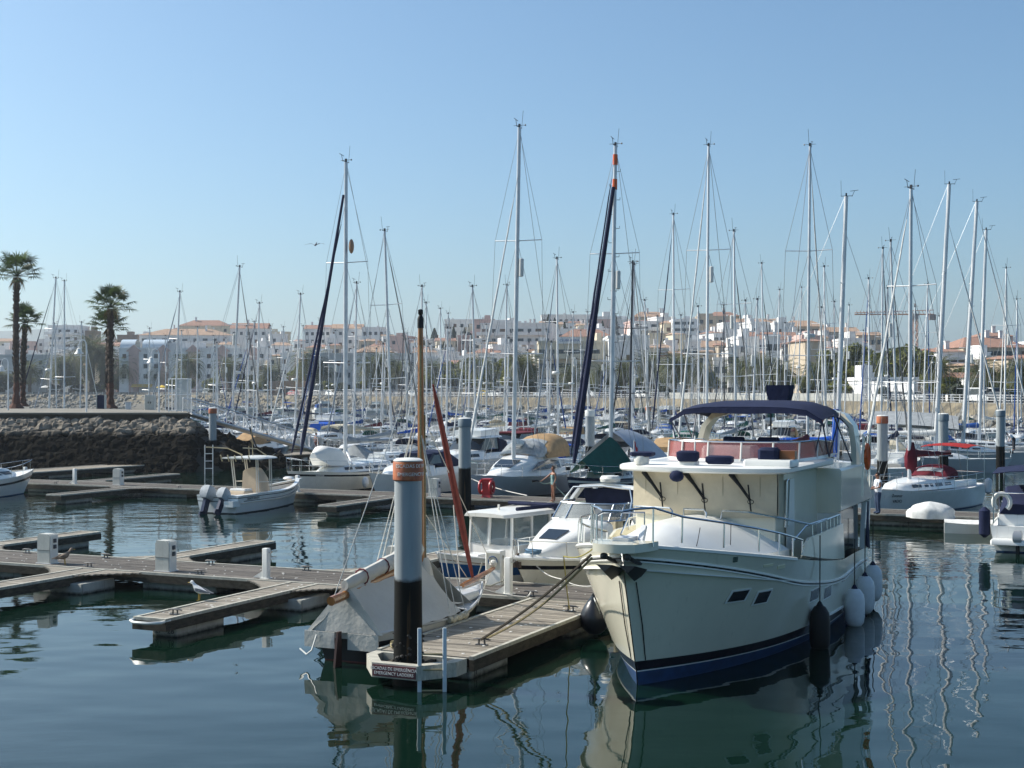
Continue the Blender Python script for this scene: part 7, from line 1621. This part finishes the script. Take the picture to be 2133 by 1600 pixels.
def lamp_post(label, px, d, h, arm=-1, z=QZ, s=1.0):
    t = thing('lamp_post', label, 'lamp post', ((px-CX)/F*d, d, z), 0, 'white lamp posts')
    mb = MB(); mb.tube([(0,0,0),(0,0,h-.5)]+[(arm*.28*(1-cos(a)), 0, h-.5+.35*sin(a)) for a in (R(45),R(90),R(135),R(180))]+[(arm*.56,0,h-.75)], [.07,.055]+[.035]*5, 8); mb.build('pole', MASTW, t)
    mb = MB(); mb.lathe([(.05,.35),(.16,.28),(.2,.1),(.34,-.08),(.36,-.12),(.02,-.1)], (arm*.56,0,h-1.1), 14); mb.build('lamp_shade', PLAST, t)
lamp_post('white lamp post with bell shade between the palms on the quay', 180, 107, 5.6, -1); lamp_post('white lamp post with bell shade near the quay end', 331, 106, 4.9, -1); lamp_post('white lamp post by the left edge behind the tallest palm', 17, 116, 4.4, -1)
lps = []
for px in (640,770,915,1120,1240,1345,1500,1660,1800,1940,2070):
    d = shore(px)+7; t = thing('street_lamp', 'x', 'street lamp', ((px-CX)/F*d, d, 4.0), 0, 'street lamps on the promenade'); mb = MB(); mb.tube([(0,0,0),(0,0,5.2),(0,-.6,5.5)], [.08,.06,.05], 6); mb.build('pole', ALU, t); mb = MB(); mb.bbox(-.15,.15,-1.0,-.5,5.42,5.54,.02); mb.build('lamp_head', PLAST, t); lps.append(t)
label_rows(lps, 'slim grey street lamp on the far promenade')
# cars on the far promenade
def car(x, y, rz, m, van=False):
    t = thing('parked_car', 'x', 'car' if not van else 'van', (x,y,4.0), rz, 'vehicles on the promenade'); L_, hh = (4.2, 1.42) if not van else (4.9, 1.95); mb = MB()
    def sec(xx, w, z0, z1): return [(xx,-w,z0),(xx,-w*1.02,lerp(z0,z1,.5)),(xx,-w*.93,z1),(xx,w*.93,z1),(xx,w*1.02,lerp(z0,z1,.5)),(xx,w,z0)]
    mb.loft([sec(-L_/2,.74,.35,.8), sec(-L_/2+.2,.83,.25,.92), sec(0,.86,.22,.93), sec(L_/2-.7,.84,.24,.86), sec(L_/2-.1,.74,.3,.68)]); mb.build('body', m, t, 50)
    a, b = (-L_/2+.25, .95) if not van else (-L_/2+.1, 1.6)
    mb = MB(); mb.loft([sec(a,.76,.9,.98), sec(a+.35,.72,.9,hh), sec(b-.55,.72,.9,hh), sec(b+.15,.76,.88,.96)]); cb = mb.build('cabin', m, t, 50)
    for s in (1,-1): mb = MB(); pane(mb, [(b-.02,s*.765,.98),(a+.4,s*.775,.98),(a+.5,s*.72,hh-.12),(b-.5,s*.72,hh-.12)][::s], (0,s,.2)); mb.build('side_window', GLASS, cb, 0)
    mb = MB(); pane(mb, [(b+.10,-.66,.98),(b+.10,.66,.98),(b-.46,.62,hh-.06),(b-.46,-.62,hh-.06)], (1,0,.8)); mb.build('windscreen', GLASS, cb, 0)
    for wx in (-L_*.31, L_*.31):
        for s in (1,-1): mb = MB(); mb.lathe([(.2,-.1),(.32,-.09),(.32,.09),(.2,.1)], (wx,s*.76,.32), 12, 'y'); mb.build('wheel', BLACK, t)
    return t
PAINTS = [('white',WHITE),('silver',mat('car_silver', (.45,.46,.48), .3, .5)),('dark grey',mat('car_grey', (.06,.065,.07), .3)),('white',WHITE),('red',mat('car_red', (.30,.02,.02), .3)),('yellow',mat('car_yellow', (.55,.38,.04), .3))]
CR = {}
for i, (px, ci) in enumerate(((432,0),(470,0),(500,1),(610,4),(692,0),(865,0),(1005,5),(1030,0),(1130,1),(1225,0),(1325,2),(1340,0),(2042,0),(2062,0),(2085,2),(2015,1),(1875,2),(1905,0))):
    d = shore(px)+rb.uniform(6,9); k = 55/F; ang = atan2(shore(px+30)-shore(px-30), ((px+30-CX)*shore(px+30)-(px-30-CX)*shore(px-30))/F)
    o = car((px-CX)/F*d, d, ang+rb.choice((0, pi)), PAINTS[ci][1], px in (432,2042,2062)); CR.setdefault('%s %s parked on the far promenade' % (PAINTS[ci][0], 'van' if px in (432,2042,2062) else 'car'), []).append(o)
for look, os_ in CR.items(): label_rows(os_, look)
# walls, railings, awnings on the far promenade
def strip(name, label, cat, p0, p1, s, h, m, posts=True, zb=4.0, panel=True, rails=0):
    t = thing(name, label, cat, (0,0,0)); n = max(2, int((p1-p0)/18)); pts = []
    for k in range(n+1): px = lerp(p0,p1,k/n); d = shore(px)+s; pts.append(V(((px-CX)/F*d, d, zb)))
    mb = MB()
    if panel:
        mb.sheet([[p, p+V((0,0,h))] for p in pts], .15); mb.build('panel', m, t, 0)
    mb = MB(); [mb.tube([p+V((0,-.1,0)), p+V((0,-.1,h+.12))], .07, 5) for p in pts]
    for r in range(rails): mb.tube([p+V((0,-.1,h*(r+1)/rails)) for p in pts], .035, 4)
    mb.build('posts', PLAST if panel else ALU, t)
strip('white_fence', 'low white slatted fence behind the bimini on the far promenade', 'fence', 1385, 1795, 5, 1.1, mat('fence_white', (.42,.42,.39), .8, var=.2, scale=1, stretch=(.1,.1,5)))
strip('railing', 'thin grey railing along the promenade left of the sign building', 'railing', 600, 1385, 1.0, 1.0, ALU, panel=False, rails=3)
strip('railing', 'thin grey railing along the promenade at the right', 'railing', 1800, 2180, 1.0, 1.0, ALU, panel=False, rails=3)
strip('white_wall', 'plain white wall under the green trees at right', 'wall', 1794, 1905, 9, 2.9, WALLS['white'])
strip('stone_wall', 'low dark stone wall along the far bank at left', 'wall', -60, 560, .6, .8, mat('stone_grey', (.22,.21,.19), .95, var=.5, scale=1.5))
d = shore(297)+9; t = thing('cafe_awning', 'yellow awning of a cafe on the far promenade beside the lone palm', 'awning', ((297-CX)/F*d, d, 4.0))
mb = MB(); mb.sheet([[(x, -1.5*k, 3.2-.9*k) for k in (0,.5,1)] for x in (-3.2,-1,1,3.2)], .05); mb.build('cloth', mat('awning_yellow', (.58,.36,.10), .8), t); mb = MB(); [mb.tube([(x,-1.45,0),(x,-1.45,2.3)], .05, 5) for x in (-3,3)]; [mb.tube([(x,0,0),(x,0,3.2)], .05, 5) for x in (-3,3)]; mb.build('poles', ALU, t)
for px, m_, la in ((338,'yellow','yellow parasol on the far promenade right of the cafe awning'),(95,'white','white parasol behind the left palms on the promenade'),(150,'white','second white parasol on the promenade left of the lone palm')):
    d = shore(px)+9; t = thing('parasol', la, 'parasol', ((px-CX)/F*d, d, 4.0)); mb = MB(); mb.lathe([(2.0,2.2),(1.0,2.6),(.05,2.95),(.02,3.0)], (0,0,0), 10); mb.build('canopy', mat('parasol_yellow', (.65,.45,.03), .8) if m_ == 'yellow' else CV['white'], t); mb = MB(); mb.tube([(0,0,0),(0,0,2.9)], .05, 6); mb.build('pole', ALU, t)

# ---------------------------------------------------------------- air
HAZE = True
if HAZE:
    m = bpy.data.materials.new('haze_air'); m.use_nodes = True; N = m.node_tree.nodes; L_ = m.node_tree.links
    for n_ in list(N):
        if n_.type == 'BSDF_PRINCIPLED': N.remove(n_)
    pv = N.new('ShaderNodeVolumePrincipled'); pv.inputs['Color'].default_value = (.82,.90,1,1); pv.inputs['Density'].default_value = .00018; pv.inputs['Anisotropy'].default_value = .5
    L_.new(pv.outputs[0], N['Material Output'].inputs['Volume'])
    mb = MB(); mb.box(-2400,2400,-200,3300,-8,150); o = mb.build('haze', m, None, 0); o['kind'] = 'stuff'
    SC.cycles.volume_bounces = 1
